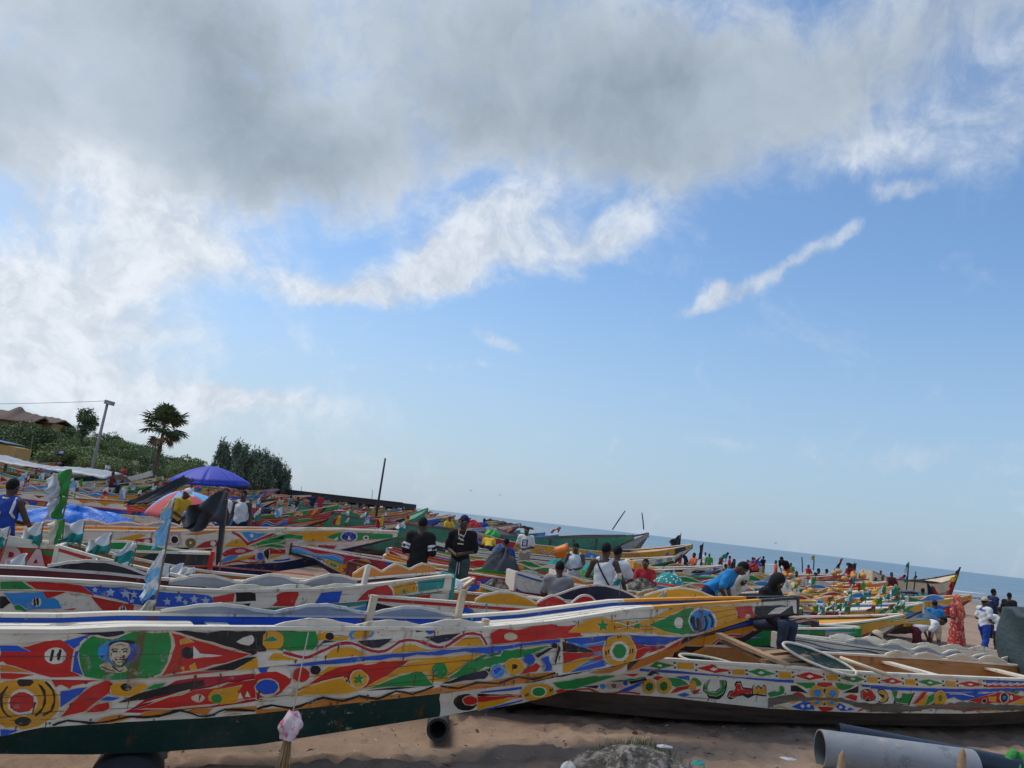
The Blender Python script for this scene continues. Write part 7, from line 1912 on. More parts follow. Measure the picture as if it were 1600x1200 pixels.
# ---- the rest of the fleet, row behind row
CN = ['red', 'gold', 'blue', 'green', 'skyblue', 'crimson', 'orange', 'teal', 'white', 'gold', 'cream', 'ochre']
def place_name(x, y, px):
    far = 'far' if y > 62 else ('midway' if y > 38 else 'nearer')
    if px < 140: w = 'below lamp pole'
    elif px < 300: w = 'below fan palm'
    elif px < 450: w = 'below the dark feathery trees'
    elif px < 620: w = 'in front of the pier'
    else: w = 'beside big green boat'
    return far, w
def fleet():
    rng = random.Random(31); y = 25.0; n = 0
    while y < 128:
        lo, hi = -.70 * y, min(-.06 * y - 1, 6 - .16 * (y - 25))
        x = lo + rng.uniform(0, 7)
        while x < hi:
            L = rng.uniform(9.5, 13); hdg = rng.gauss(13, 7)
            tipx, tipy = x + L * math.cos(R(hdg)), y + L * math.sin(R(hdg)) * .5
            px = 800 + 1200 * tipx / tipy
            if y < 34 and px > 560 and tipx > -3.5: break
            if n >= 105: return
            if gz(tipx, tipy) > 1.1 or gz(x, y) > 1.1: x += 4; continue
            for _ in range(60):
                up, lw, rl = rng.choice(CN), rng.choice(CN), rng.choice(['white', 'cream', 'gold', 'red', 'green', 'maroon', 'skyblue', 'orange'])
                far, w = place_name(tipx, tipy, px); bt = rng.choice(['brown', 'darkgreen', 'darkblue', 'black'])
                lab = f'{up} over {lw} pirogue with {rl} rail, {far}, {w}'
                if lab not in USED and up != lw: break
            nearer = y < 50
            mid(lab, (tipx, tipy + .0), hdg, L, rng.uniform(1.4, 1.8), rng.uniform(.9, 1.25), (bt, lw, up, rng.choice(['gold', 'gold', 'skyblue', 'orange', 'cream'])), 200 + n, rise=rng.uniform(.4, .95), rails=rl, step=.8 if nearer else 1.6, dense=2.5 if nearer else 1.2,
                washes=(wl(-1, L * .2, L * .6, .17, rng.randint(3, 6), rng.choice(CN), lo=.3),) if rng.random() < .6 else (), nplank=2 if nearer else 1, benches=None if nearer else (), group='pirogues drawn up row behind row')
            n += 1; x += L + rng.uniform(.3, 2.5) + (0 if y < 60 else rng.uniform(0, 5))
        y += rng.uniform(1.6, 2.0) * (1 + (y - 25) / 75)
fleet()


# ------------------------------------------------------------------ the people
def stand_at(px, py, d, h=1.75):
    """feet position for a head top seen at a given place and distance"""
    p = at(px, py, d); return Vector((p.x, p.y, p.z - h))
def stripes(root, J, M):
    for k in 'lr':
        for f in (.58, .78):
            a = J['s' + k] + (J['e' + k] - J['s' + k]) * f; d = (J['e' + k] - J['s' + k]); d = d / np.linalg.norm(d)
            m = MB(); m.tube([a - d * .02, a + d * .02], .079, 'cloth_white', 14, False); m.build('sleeve_stripe', root)
def emblem(root, J, M):
    m = MB()
    for z in (1.40, 1.33, 1.25): m.box((0, -.128, z), (.11, .012, .022), 'cloth_cream', ry=.3 if z > 1.3 else 0)
    m.build('shirt_print', root); m = MB()
    m.tube([(.07, -.06, 1.50), (.06, -.12, 1.42), (0, -.132, 1.30), (-.06, -.12, 1.42), (-.07, -.06, 1.50)], .006, 'cloth_cream', 5); m.build('necklace', root)
    m = MB()
    for x in (-.015, .02): m.tube([(x, -.13, .93), (x * 1.5, -.135, .72)], .006, 'cloth_white', 5)
    m.build('drawstring', root)
def strap(root, J, M):
    m = MB(); c = M @ np.array((0, 0, 0)); m.tube([(.13, .02, 1.48), (.10, .125, 1.38), (.0, .133, 1.22), (-.12, .12, 1.05), (-.165, .0, .99), (-.10, -.125, 1.06), (0, -.13, 1.22), (.11, -.10, 1.4), (.13, .02, 1.48)], .013, 'cloth_black', 6); m.build('strap', root)
def waistband(root, J, M):
    strap(root, J, M); m = MB(); m.grid(20, 2, lambda u, v: (.178 * math.cos(u * 6.283), .135 * math.sin(u * 6.283), .93 + .09 * v), 'cloth_navy', True); m.build('waistband', root)
def number(s, size=.17, c='cloth_white', z=1.22):
    def f(root, J, M): text_part('number', s, size, c, root, (0, .133, z), (R(90), 0, R(180)))
    return f
def jersey8(root, J, M):
    number('8', .15)(root, J, M); m = MB(); m.tube([(.075 * math.cos(t), .01 + .075 * math.sin(t), 1.475 - .01 * math.sin(t)) for t in np.linspace(0, 6.283, 14)], .012, 'cloth_white', 6); m.build('collar', root)
    for s in (-1, 1): m = MB(); m.tube([(s * .155, .03, 1.49), (s * .185, .08, 1.40), (s * .165, .09, 1.27), (s * .15, .0, 1.2)], .02, 'cloth_white', 6); m.build('shoulder_panel', root)
def track(root, J, M):
    for k in 'lr':
        for o in (-.018, 0, .018):
            m = MB(); off = np.array((.0, .055, .03)); m.tube([J['s' + k] + off + (o, .01, .04), J['s' + k] * .5 + J['e' + k] * .5 + off + (o, 0, 0), J['e' + k] + (o, .05, .0)], .006, 'cloth_white', 5); m.build('sleeve_stripe', root)
def shirt52(root, J, M): text_part('number', '52', .2, 'cloth_white', root, (0, .135, 1.18), (R(90), 0, R(180))); text_part('name_print', 'GUEYE', .075, 'cloth_white', root, (0, .14, 1.35), (R(90), 0, R(180)))
def face_print(root, J, M):
    m = MB(); m.box((0, -.125, 1.25), (.17, .012, .21), 'cloth_navy'); m.build('shirt_print', root); m = MB(); m.box((0, -.133, 1.25), (.10, .01, .15), 'cloth_white'); m.box((0, -.138, 1.27), (.07, .006, .02), 'cloth_navy'); m.box((0, -.138, 1.21), (.04, .006, .015), 'cloth_navy'); m.build('print_centre', root)
def yoke(root, J, M):
    m = MB(); m.grid(24, 4, lambda u, v: ((.188 - .07 * v) * math.cos(u * 6.283), (.128 - .05 * v) * math.sin(u * 6.283), 1.385 + .075 * v), 'cloth_blue', True); m.build('shirt_yoke', root)
P = person
P('man in black shirt with white sleeve stripes, back turned, standing among the boats', stand_at(662, 808, 13.9), 172, dict(arms='front', turn=6), .02, top='tee', topc='cloth_black', leg='long', legc='cloth_black', extra=stripes, slv=.95)
P('man in black shirt with dark cap facing the camera, hands joined', stand_at(727, 806, 14.2), -8, dict(arms='front', turn=-12), .02, top='tee', topc='cloth_black', leg='long', legc='denimgreen', hat='cap', hatc='cloth_navy', extra=emblem, slv=.9)
P('man in white vest with black shoulder strap, back turned, reaching down', stand_at(948, 848, 13.2), 168, dict(arms='reach', turn=-15), .02, top='tank', topc='cloth_white', leg='long', legc='cloth_khaki', extra=waistband)
P('person in pale shirt half hidden by the strapped vest', stand_at(966, 853, 14.6), 150, dict(arms='work'), .022, top='tee', topc='cloth_white', leg='long', legc='cloth_khaki', skin='skin_b')
P('man in grey shirt with shaved head seen from behind, low between the boats', stand_at(876, 876, 13.8), 176, dict(arms='work', nod=12), .02, top='tee', topc='cloth_grey', leg='long', legc='cloth_navy')
P('man in white vest looking down at his work beyond the grey shirt', stand_at(901, 847, 19.5), -10, dict(arms='work', nod=22), .024, top='tank', topc='cloth_white', leg='half', legc='cloth_tan')
P('man in white printed T-shirt beside the big green boat', stand_at(824, 823, 24.5), -12, dict(arms='front', nod=10), .028, top='tee', topc='cloth_white', leg='long', legc='cloth_grey', extra=face_print)
P('person in blue numbered shirt sitting with back turned', stand_at(792, 841, 22.5), 180, dict(legs='sit', arms='knees'), .028, top='tee', topc='cloth_blue', leg='half', legc='cloth_navy', extra=shirt52)
P('boy in red vest and white sleeves sitting on a boat edge', stand_at(1010, 869, 19, 1.72), -14, dict(legs='sit', arms='knees', nod=8), .024, top='tee', topc='cloth_red', leg='half', legc='cloth_slate', scale=.95)
P('man in bright blue T-shirt stooping forward over a boat', stand_at(1112, 878, 13.6, 1.42), 62, dict(lean=48, arms='work', nod=5), .02, top='tee', topc='cloth_sky', leg='long', legc='cloth_navy')
P('person in a cream woollen cap bent low beside the blue T-shirt', stand_at(1126, 899, 14.6, 1.38), 30, dict(lean=52, nod=-10), .022, top='tee', topc='cloth_white', leg='long', legc='cloth_navy', hat='hood', hatc='cloth_cream')
P('person in black striped tracksuit jacket and hood sitting on the bow end', stand_at(1196, 892, 12.5, 1.72), 40, dict(legs='sit', arms='knees', nod=18, lean=14), .02, top='long', topc='cloth_black', leg='long', legc='cloth_jeans', hat='hood', hatc='cloth_black', extra=track)
P('man in blue sleeveless jersey number 8 at the left edge, back turned', stand_at(22, 748, 11.4), 166, dict(arms='work', turn=10), .02, top='jersey', topc='cloth_blue', leg='long', legc='cloth_navy', extra=jersey8)
P('man in white cap and yellow collar bending under the striped umbrella', stand_at(281, 762, 19.0, 1.7), 70, dict(lean=18, nod=10, arms='work'), .024, top='tee', topc='cloth_yellow', leg='long', legc='cloth_navy', hat='cap', hatc='cloth_white')
P('man in white and blue shirt behind the black flag', stand_at(353, 763, 18.6), 150, dict(arms='down'), .024, top='tee', topc='cloth_white', leg='long', legc='cloth_blue', hat='cap', hatc='cloth_maroon', extra=yoke)
P('man in white vest standing right of the black flag', stand_at(383, 766, 19.4), -6, dict(arms='down', nod=8), .024, top='tank', topc='cloth_white', leg='long', legc='cloth_navy')
P('man in tan cap and red shirt crouching behind the lettered boat', stand_at(1345, 976, 15.0, 1.75), 55, dict(legs='crouch', lean=20, arms='knees', nod=10), .02, top='tee', topc='cloth_red', leg='long', legc='cloth_navy', hat='cap', hatc='cloth_tan')
P('woman in red patterned dress and orange headscarf walking on the sand', Vector((14.05, 23.6, -.1)), 205, dict(arms='front'), .024, top='dress', topc='cloth_print', leg=None, hat='scarf', hatc='cloth_scarf', scale=.98)
P('man in white and blue T-shirt, blue trousers and cap walking beside the woman', Vector((14.5, 23.0, -.1)), 100, dict(arms='front', legs='walk'), .022, top='tee', topc='cloth_white', leg='long', legc='cloth_blue', hat='cap', hatc='cloth_tan', extra=yoke)
P('dark-shirted person standing farther off, above the man in blue trousers', stand_at(1552, 920, 28), 90, dict(arms='down'), .03, top='tee', topc='cloth_navy', legc='cloth_navy')
P('boy in white and black shirt facing away near the tarpaulin pile', stand_at(1563, 948, 24.5, 1.72), 150, dict(arms='work', nod=15), .026, top='tee', topc='cloth_white', leg='short', legc='cloth_black', scale=.98, skin='skin_b')
P('dark figure partly hidden by the tarpaulin pile', stand_at(1577, 926, 29), 120, dict(arms='down'), .03, top='tee', topc='cloth_black', legc='cloth_maroon')
P('man in teal shirt and patterned shorts walking past the chevron bow', stand_at(1462, 938, 25.5), 160, dict(legs='walk', arms='work', lean=10), .026, top='tee', topc='cloth_sky', leg='short', legc='cloth_tan', hat='cap', hatc='cloth_navy')
P('person in pale clothes stooping low beside the gold bow', stand_at(1432, 962, 20.5, 1.3), 75, dict(lean=62, arms='work', legs='walk'), .026, top='tee', topc='cloth_white', leg='half', legc='cloth_maroon')
FAR = [(1442, 919, 34, 'stand', 'cloth_teal', 'cloth_navy', 'small figure in teal shirt by the dark and red flags'), (1231, 872, 38, 'bend', 'cloth_black', 'cloth_orange', 'bending figure in bright orange trousers above the floats'), (1308, 893, 40, 'sit', 'cloth_grey', 'cloth_grey', 'person in grey sitting with back turned above the floats'),
       (1345, 896, 40, 'stand', 'cloth_yellow', 'cloth_black', 'person in yellow and green vest beyond the floats'), (1379, 901, 42, 'sit', 'cloth_navy', 'cloth_navy', 'left one of two dark figures sitting against the sea'), (1393, 895, 42, 'sit', 'cloth_maroon', 'cloth_navy', 'right one of two dark figures sitting against the sea'),
       (1279, 888, 42, 'stand', 'cloth_navy', 'cloth_navy', 'dark figure at the left above the floats'), (1125, 877, 40, 'stand', 'cloth_pink', 'cloth_pink', 'woman in pink with headwrap near the water'), (1134, 881, 41, 'stand', 'cloth_maroon', 'cloth_maroon', 'figure in dark red between pink and red women'), (1141, 888, 40, 'stand', 'cloth_red', 'cloth_red', 'small figure in bright red near the water'),
       (1096, 878, 44, 'stand', 'cloth_orange', 'cloth_navy', 'figure in ochre left of the pink woman'), (1073, 873, 36, 'stand', 'cloth_maroon', 'cloth_navy', 'figure in dark red and blue left of the stooping blue shirt'), (757, 810, 45, 'stand', 'cloth_blue', 'cloth_navy', 'figure in blue checked shirt beyond the capped man'), (703, 808, 42, 'sit', 'cloth_yellow', 'cloth_navy', 'figure in yellow between the two black shirts'),
       (766, 836, 32, 'bend', 'cloth_yellow', 'cloth_navy', 'figure in yellow bending right of the capped man'), (177, 738, 46, 'sit', 'cloth_maroon', 'cloth_navy', 'figure in dark purple sitting behind the tall flag'), (503, 772, 58, 'stand', 'cloth_red', 'cloth_red', 'figure in bright red amid the far boats'), (440, 776, 60, 'stand', 'cloth_tan', 'cloth_tan', 'figure in pale brown amid the far boats'),
       (455, 774, 62, 'stand', 'cloth_teal', 'cloth_navy', 'figure in green amid the far boats'), (490, 772, 66, 'stand', 'cloth_navy', 'cloth_navy', 'dark figure left of the bright red one'), (466, 776, 54, 'stand', 'cloth_black', 'cloth_black', 'figure in black amid the far boats'), (415, 768, 72, 'stand', 'cloth_cream', 'cloth_khaki', 'pale figure far off below the trees'), (300, 757, 60, 'stand', 'cloth_white', 'cloth_navy', 'white-shirted figure far off under the umbrella edge'), (196, 728, 66, 'stand', 'cloth_red', 'cloth_navy', 'red-shirted figure far left beside the grey pole'), (169, 723, 70, 'stand', 'cloth_white', 'cloth_navy', 'white-shirted figure far left near the lamp pole'), (1181, 879, 44, 'bend', 'cloth_red', 'cloth_black', 'figure in red bending by the dark boat near the water')]
TOPS = ['red', 'white', 'blue', 'yellow', 'green', 'black', 'pink', 'teal', 'orange', 'grey']; LEGS = ['navy', 'khaki', 'black', 'red', 'tan']
rq = random.Random(77)
for i in range(34):
    px = 1015 + i * 12.2 + rq.uniform(-5, 5); hy = 718 + .1162 * px; d = rq.uniform(34, 62); tp, lg = TOPS[(i * 3) % 10], LEGS[(i * 2 + i // 10) % 5]
    FAR.append((px, hy + 2.33 * 1200 / d - (1.72 - rq.uniform(0, .35)) * 1200 / d, d, rq.choice(['stand', 'stand', 'stand', 'bend']), 'cloth_' + tp, 'cloth_' + lg, f'tiny far figure in {tp} shirt and {lg} trousers in the crowd by the water'))
for px, py, d, ps, tc_, lc, lab in FAR:
    ph = px * .37 % 360
    pose = {'stand': dict(arms='work' if int(px) % 2 else 'down'), 'sit': dict(legs='sit', arms='knees'), 'bend': dict(lean=50, arms='work')}[ps]
    q = stand_at(px, py, d, 1.75 if ps == 'stand' else (1.72 if ps == 'sit' else 1.45)); P(lab, q, (ph * 7) % 360, pose, .04, top='tee', topc=tc_, leg='long', legc=lc)


# ------------------------------------------------------------------ flags, umbrellas, sheets, gear and pieces on the sand
def flag(label, base, top, d, cloths, r=.008, polem='stick', cat='flag', group=None, d2=None, sway=None):
    a = at(base[0], base[1], d); b = at(top[0], top[1], d2 or d); t = thing('flag', label, cat, a, 0, group); rel = b - a
    m = MB(); m.tube([(0, 0, -.05), rel * .5 + Vector((.006, 0, 0)), rel], [r, r, r * .8], polem, 6); m.build('pole', t)
    rng = random.Random(int(base[0] * 7 + base[1]))
    for (f0, f1, w, droop, c1, c2, mode) in cloths:
        h0 = rel * f0; h1 = rel * f1; ph = rng.uniform(0, 6); dx = rng.uniform(-.15, .15)
        def fn(u, v):
            base_ = h0.lerp(h1, v); k = w * u; rag = 1 + .10 * math.sin(v * 11 + ph) * u + .05 * math.sin(v * 23 + ph)
            return base_ + Vector((-k * (1 - .26 * u) * rag - .05 * w * math.sin(v * 6 + ph), dx * k + .13 * w * math.sin(u * 8 + v * 4 + ph) * (.3 + u) + .06 * w * math.sin(u * 15 - v * 7 + ph), -droop * u ** 1.5 * (.45 + .55 * (1 - v)) + .06 * w * math.sin(u * 9 + v * 5 + ph)))
        def mm(u, v):
            if mode == 'h': return c1 if v < .5 else c2
            if mode == 'v': return c1 if u > .42 else c2
            if mode == 'd': return c1 if v + .5 * u < .72 else c2
            return c1
        m = MB(); m.grid(17, 13, fn, mm); m.build('cloth', t, True, solid=.004)
    return t
W, TL, SK, GR, CR, BK, RD = 'cloth_white', 'cloth_teal', 'cloth_lightblue', 'cloth_green', 'cloth_cream', 'cloth_slate', 'cloth_red'
PEN = [((3, 866), (16, 822), 10.6, 'leftmost white over teal pennant, cut by the left edge'), ((60, 858), (68, 817), 10.9, 'teal and white pennant hanging limp, second from the left edge'), ((124, 858), (133, 813), 10.9, 'white over teal pennant right of the cream and green one'), ((166, 872), (175, 834), 10.6, 'white over teal pennant above the green painted triangle'),
       ((205, 887), (214, 845), 10.4, 'white over teal pennant nearest left of the tall blue streamer pole'), ((35, 908), (43, 866), 9.4, 'white over teal pennant before the red letters'), ((147, 913), (155, 872), 9.3, 'white over teal pennant before the red painted field'), ((193, 919), (201, 880), 9.3, 'grey-white over green pennant beside the starred strake'), ((258, 921), (266, 884), 9.6, 'white and green pennant just right of the streamer pole'), ((281, 915), (288, 882), 9.9, 'teal pennant leaning beside the black deck edge'), ((296, 922), (304, 884), 9.7, 'rightmost white over teal pennant before the dark blue hull')]
for i, (b, t, d, lab) in enumerate(PEN):
    d = d - 1.25 if d > 10.2 else d - .25
    flag(lab, b, t, d, ((.98, .16, .34, .15, W, TL, 'h'),), group='little pennants along the boats')
flag('cream and light green pennant between two teal ones', (95, 855), (101, 810), 9.6, ((.98, .12, .20, .07, CR, GR, 'v'),))
flag('cream and light blue pennant before the letters, rusty at the hoist', (103, 922), (116, 876), 9.2, ((.98, .2, .27, .03, CR, SK, 'd'),))
flag('tall white and green double flag beside the blue jersey', (97, 815), (112, 735), 12.2, ((1, .48, .40, .16, W, GR, 'v'), (.50, .05, .40, .05, W, GR, 'v')), .012)
flag('tall slanting pole with four light blue and white streamers', (236, 975), (273, 778), 7.4, ((1, .84, .13, .12, CR, SK, 'h'), (.84, .62, .16, .12, SK, SK, 'o'), (.60, .36, .17, .26, W, SK, 'd'), (.38, .22, .16, .20, W, SK, 'd'), (.20, .02, .21, .14, CR, SK, 'd')), .011)
flag('ragged black flag with a long hanging strip', (343, 893), (357, 768), 14.5, ((.98, .58, 1.05, .55, BK, BK, 'o'), (.92, .12, .12, .22, BK, BK, 'o')), .014)
SM = [((968, 925), (972, 894), 12.0, CR, TL, 'cream over teal pennant before the khaki trousers'), ((1038, 957), (1041, 921), 11.2, CR, TL, 'cream over teal pennant on the gold bow deck'), ((948, 968), (952, 940), 10.4, CR, TL, 'cream over teal pennant on the white deck before the black washboard'), ((886, 978), (892, 950), 10.0, TL, TL, 'teal rag pennant on the white foredeck'), ((1083, 952), (1087, 928), 11.4, TL, TL, 'narrow teal pennant left of the blue painted disc'), ((1119, 950), (1122, 922), 11.6, TL, TL, 'narrow teal pennant under the cream cap')]
for b, t, d, c1, c2, lab in SM: flag(lab, b, t, d, ((.98, .35, .15 if c1 == CR else .06, .09, c1, c2, 'h'),), .005, group='pennants on the foreground bow')
for i, (px, d) in enumerate(((803, 9.7), (905, 10.3))): flag('thin bare stick standing ' + ('left' if i == 0 else 'right') + ' on the white foredeck', (px, 990 - i * 14), (px + 5, 955 - i * 14), d, (), .004, 'metal_dark', 'stick')
RF = [((1452, 945), (1449, 911), 33, [(1, .45, -.35, .35, 'cloth_navy', 'cloth_navy', 'o')], 'dark blue flag on a pole near the water'), ((1462, 948), (1456, 915), 32, [(1, .45, -.35, .4, RD, RD, 'o')], 'red flag drooping right of the dark blue one'), ((1415, 935), (1420, 878), 34, [(1, .72, .22, .3, 'cloth_teal', W, 'h'), (.6, .45, .2, .2, 'cloth_teal', 'cloth_teal', 'o')], 'thin pole with green and white rags against the sea'), ((1427, 930), (1431, 893), 38, [], 'bare thin pole right of the green rags'),
      ((1309, 889), (1317, 872), 46, [(1, .1, .25, .2, RD, BK, 'h')], 'striped red and dark flag sticking up at the sea edge'), ((1332, 905), (1338, 880), 40, [(1, .3, .6, .1, 'cloth_slate', RD, 'h')], 'dark block-like flag beside the yellow-vest person'), ((1484, 935), (1501, 886), 44, [(1, .75, .3, .3, BK, BK, 'o'), (.75, .35, .45, .2, 'cloth_yellow', RD, 'h'), (.4, .1, .4, .2, RD, RD, 'o')], 'leaning mast wrapped in black, yellow and red cloth'),
      ((1060, 872), (1064, 833), 46, [(.9, .5, .7, .4, BK, BK, 'o')], 'mast with small black flags beyond the teal beak'), ((1094, 885), (1099, 848), 50, [(.95, .3, .25, .2, BK, BK, 'o')], 'dark mast wrapped in black cloth near the breakers'), ((1176, 890), (1188, 870), 44, [(1, .4, .5, .6, RD, RD, 'o')], 'red cloth on a dark leaning stick near the water'), ((1147, 893), (1149, 874), 44, [(1, .1, .5, .7, BK, BK, 'o')], 'black cloth hanging on a stick right of the pink woman'), ((1254, 893), (1253, 870), 40, [], 'bare thin pole above the floats'), ((1271, 890), (1272, 868), 42, [(1, .7, .2, .1, 'cloth_yellow', 'cloth_yellow', 'o')], 'thin pole with a yellow rag above the floats'),
      ((957, 826), (977, 798), 38, [], 'slanting bare pole on the big green boat'), ((1006, 826), (1003, 801), 40, [], 'upright thin pole on the grey upturned bow'), ((872, 830), (876, 824), 36, [(1, .2, .5, .3, 'cloth_orange', RD, 'h')], 'small orange-red rag on the green boat rail'), ((530, 808), (533, 797), 40, [(1, .3, .5, .3, 'cloth_pink', GR, 'h')], 'pink and green rag amid the far boats'), ((470, 770), (471, 760), 90, [], 'thin stick above the pier root'), ((581, 780), (582, 765), 90, [], 'thin stick left of the dark slanting pole')]
for b, t, d, cl, lab in RF: flag(lab, b, t, d, cl, .03 if d > 30 else .015, 'metal_dark')
# green-white pennants on the right-hand boats
rp = random.Random(4)
for i in range(36):
    px = rp.uniform(1232, 1420); py = 964 - 48 * rp.random() ** 1.3 - .03 * (px - 1240); d = 16.4 + (962 - py) * .14
    flag('small green and white pennant in the row above the right-hand boats', (px, py), (px + 2, py - rp.uniform(12, 20)), d, ((.98, .3, rp.uniform(.16, .26), rp.uniform(.08, .2), rp.choice([W, W, W, 'cloth_yellow', RD]), GR if rp.random() < .6 else TL, rp.choice('hv')),), .01, group='row of green and white pennants')
for i in range(46):
    px = rp.uniform(20, 640); d = rp.uniform(20, 46); py = 718 + .1162 * px + (2.33 - rp.uniform(1.1, 1.5)) * 1200 / d
    c1, c2, nm = rp.choice([(W, TL, 'white and teal'), (W, GR, 'white and green'), (SK, W, 'light blue and white'), (RD, 'cloth_yellow', 'red and yellow'), (W, RD, 'white and red')])
    flag(f'small {nm} pennant among the rows of boats on the left', (px, py), (px + 2.5, py - 560 / d), d, ((.98, .3, rp.uniform(.2, .34), rp.uniform(.08, .22), c1, c2, rp.choice('hvd')),), .012, group=f'{nm} pennants among the left-hand boats')
for px, py, d, ln, lab in ((737, 968, 8.9, .22, 'teal cord knotted to the far rail left of the white post'), (760, 945, 9.2, .3, 'teal cord hanging beside the tall white post'), (640, 985, 8.35, .16, 'short teal cord tied on the rail by the blue painted eye'), (698, 985, 8.65, .2, 'teal cord end on the rail before the red painted field'), (404, 990, 7.25, .1, 'short teal cord at the green painted corner')):
    q = at(px, py, d); m = MB(); m.tube([(0, 0, .02), (.012, -.01, -ln * .4), (-.01, -.015, -ln * .75), (.006, -.01, -ln)], [.006, .006, .005, .004], 'rope_teal', 5); m.ball((0, 0, .0), .016, 'rope_teal', 8, 6); tag(m.build('cord', None, True, q), lab, 'cord')
# net floats
FM = []
for i in range(34):
    u = rp.random(); px = 1212 + 165 * u + rp.uniform(-8, 8); py = 886 + 50 * rp.random() + 10 * u; d = 33 - (py - 880) * .2
    p = at(px, py, d); t = thing('net_float', 'round yellow net float in the heap above the right-hand boats', 'float', p, rp.uniform(0, 6), 'heap of yellow net floats'); t.scale = (rp.uniform(.75, 1.25),) * 3
    if not FM:
        m = MB(); m.ball((0, 0, .0), (.105, .10, .095), 'float_yellow', 12, 8); a = m.build('float_body', t, True); m = MB(); m.tube([(0, 0, -.6), (0, 0, .16)], .012, 'stick', 6); b = m.build('stick', t); FM = [a.data, b.data]
    else: link('float_body', FM[0], t); link('stick', FM[1], t)
# umbrellas
def umbrella(label, c, rad, rise, cols, tilt, drop, n=8, pole_len=2.2):
    t = thing('umbrella', label, 'umbrella', c, rot=tilt)
    for k in range(n):
        a0, a1 = 2 * math.pi * k / n + .2, 2 * math.pi * (k + 1) / n + .2; m = MB()
        def fn(u, v):
            a = a0 + (a1 - a0) * u; s = v; sag = 1 - .055 * math.sin(u * math.pi) * s; return (rad * s * sag * math.cos(a), rad * s * sag * math.sin(a), rise * (1 - s ** 1.7))
        m.grid(7, 8, fn, cols[k % len(cols)])
        if drop: m.grid(7, 2, lambda u, v: (lambda p: (p[0], p[1], p[2] - drop * v))(fn(u, 1.0)), cols[k % len(cols)])
        m.build('panel', t, True, solid=.004)
        m = MB(); m.tube([(rad * s * math.cos(a0), rad * s * math.sin(a0), rise * (1 - s ** 1.7) - .015) for s in np.linspace(0, 1, 6)], .008, 'steel', 5); m.build('rib', t)
    m = MB(); m.tube([(0, 0, -pole_len), (0, 0, rise + .09)], [.02, .016], 'steel', 8); m.build('pole', t)
c = at(328, 752, 27); umbrella('big plain blue umbrella', c, 1.33, .52, ['umbrella_blue'], (R(3), R(-3), 0), .12, pole_len=c.z - gz(c.x, c.y))
c = at(284, 793, 21.5); umbrella('red and light blue striped umbrella tilted in front of the blue one', c, .95, .46, ['umbrella_red', 'umbrella_sky'], (R(14), R(-13), R(20)), 0, pole_len=1.9)
# sheets and bundles
def sheet(name, label, cat, P4, matk, nu=20, nv=12, sag=.1, wr=.03, th=.01, seed=0):
    c = sum((Vector(p) for p in P4), Vector()) / 4; q = [Vector(p) - c for p in P4]
    m = MB(); m.grid(nu, nv, lambda u, v: (q[0] * (1 - u) + q[1] * u) * (1 - v) + (q[3] * (1 - u) + q[2] * u) * v + Vector((0, wr * .6 * math.sin(u * 19 + v * 7 + seed), -sag * 16 * u * (1 - u) * v * (1 - v) * .5 + wr * math.sin(u * 13 + v * 17 + seed) * math.sin(v * 11 + u * 5))), matk)
    return tag(m.build(name, None, True, c, None, th), label, cat)
sheet('black_awning', 'black cloth awning sloping down left beside the blue umbrella', 'awning', [at(193, 787, 22), at(228, 788, 22.5), at(306, 750, 25), at(286, 744, 24.5)], 'tarp_black', sag=.15)
sheet('hanging_net', 'blue-grey cloth draped over a frame left of the black awning', 'cloth', [at(198, 746, 44), at(205, 752, 43), at(240, 744, 44), at(238, 735, 45)], 'tarp_dark', sag=.2)
def heap(name, label, cat, c, s, matk, seed, nu=40, nv=16, rough=.16, rz=0.0, flat=1.0):
    m = MB()
    def fn(u, v):
        a = u * 6.283; r = v ** .8; x, y = math.cos(a) * r, math.sin(a) * r
        n = rough * (math.sin(3 * a + seed) * .5 + math.sin(7 * a + 2.1 * seed + 4 * v) * .3 + math.sin(13 * a + 9 * v + seed) * .18 + math.sin(23 * a - 7 * v) * .1)
        return (s[0] * x * (1 + n), s[1] * y * (1 + n), s[2] * (1 - r ** (2.4 * flat)) * (1 + n * 1.6) + s[2] * rough * .5 * math.sin(x * 9 + seed) * math.sin(y * 8 + 2 * x) * (1 - r))
    m.grid(nu, nv, fn, matk, True); o = m.build(name, None, True, c, (0, 0, rz)); return tag(o, label, cat)
p = at(118, 812, 17.6); heap('tarpaulin', 'crumpled bright blue tarpaulin lying over a boat behind the jersey man', 'tarpaulin', (p.x, p.y, p.z - .12), (1.35, .55, .36), 'tarp_blue', 2, rough=.2, rz=.1)
p = at(786, 884, 17.4); heap('tarpaulin', 'crumpled grey tarpaulin heap right of the capped man', 'tarpaulin', (p.x, p.y, p.z - .1), (.42, .35, .36), 'cloth_slate', 5, rough=.25)
p = at(1046, 908, 18.2); heap('cloth_bundle', 'teal cloth bundle with white dots beside the boy in red', 'bundle', (p.x, p.y, p.z - .05), (.36, .3, .24), 'cloth_dots', 7, rough=.08)
bd = bpy.context.scene.objects[-1] if False else None
p = at(1330, 957, 20.4); heap('net_heap', 'pale fishing net heap lying over the right-hand boat', 'net', (p.x, p.y, p.z - .35), (.8, .5, .42), 'net_blue', 3, rough=.15)
p = at(1440, 950, 23.5); heap('net_heap', 'light grey net heap behind the chevron bow', 'net', (p.x, p.y, p.z - .35), (.5, .35, .26), 'net_blue', 4, rough=.2)
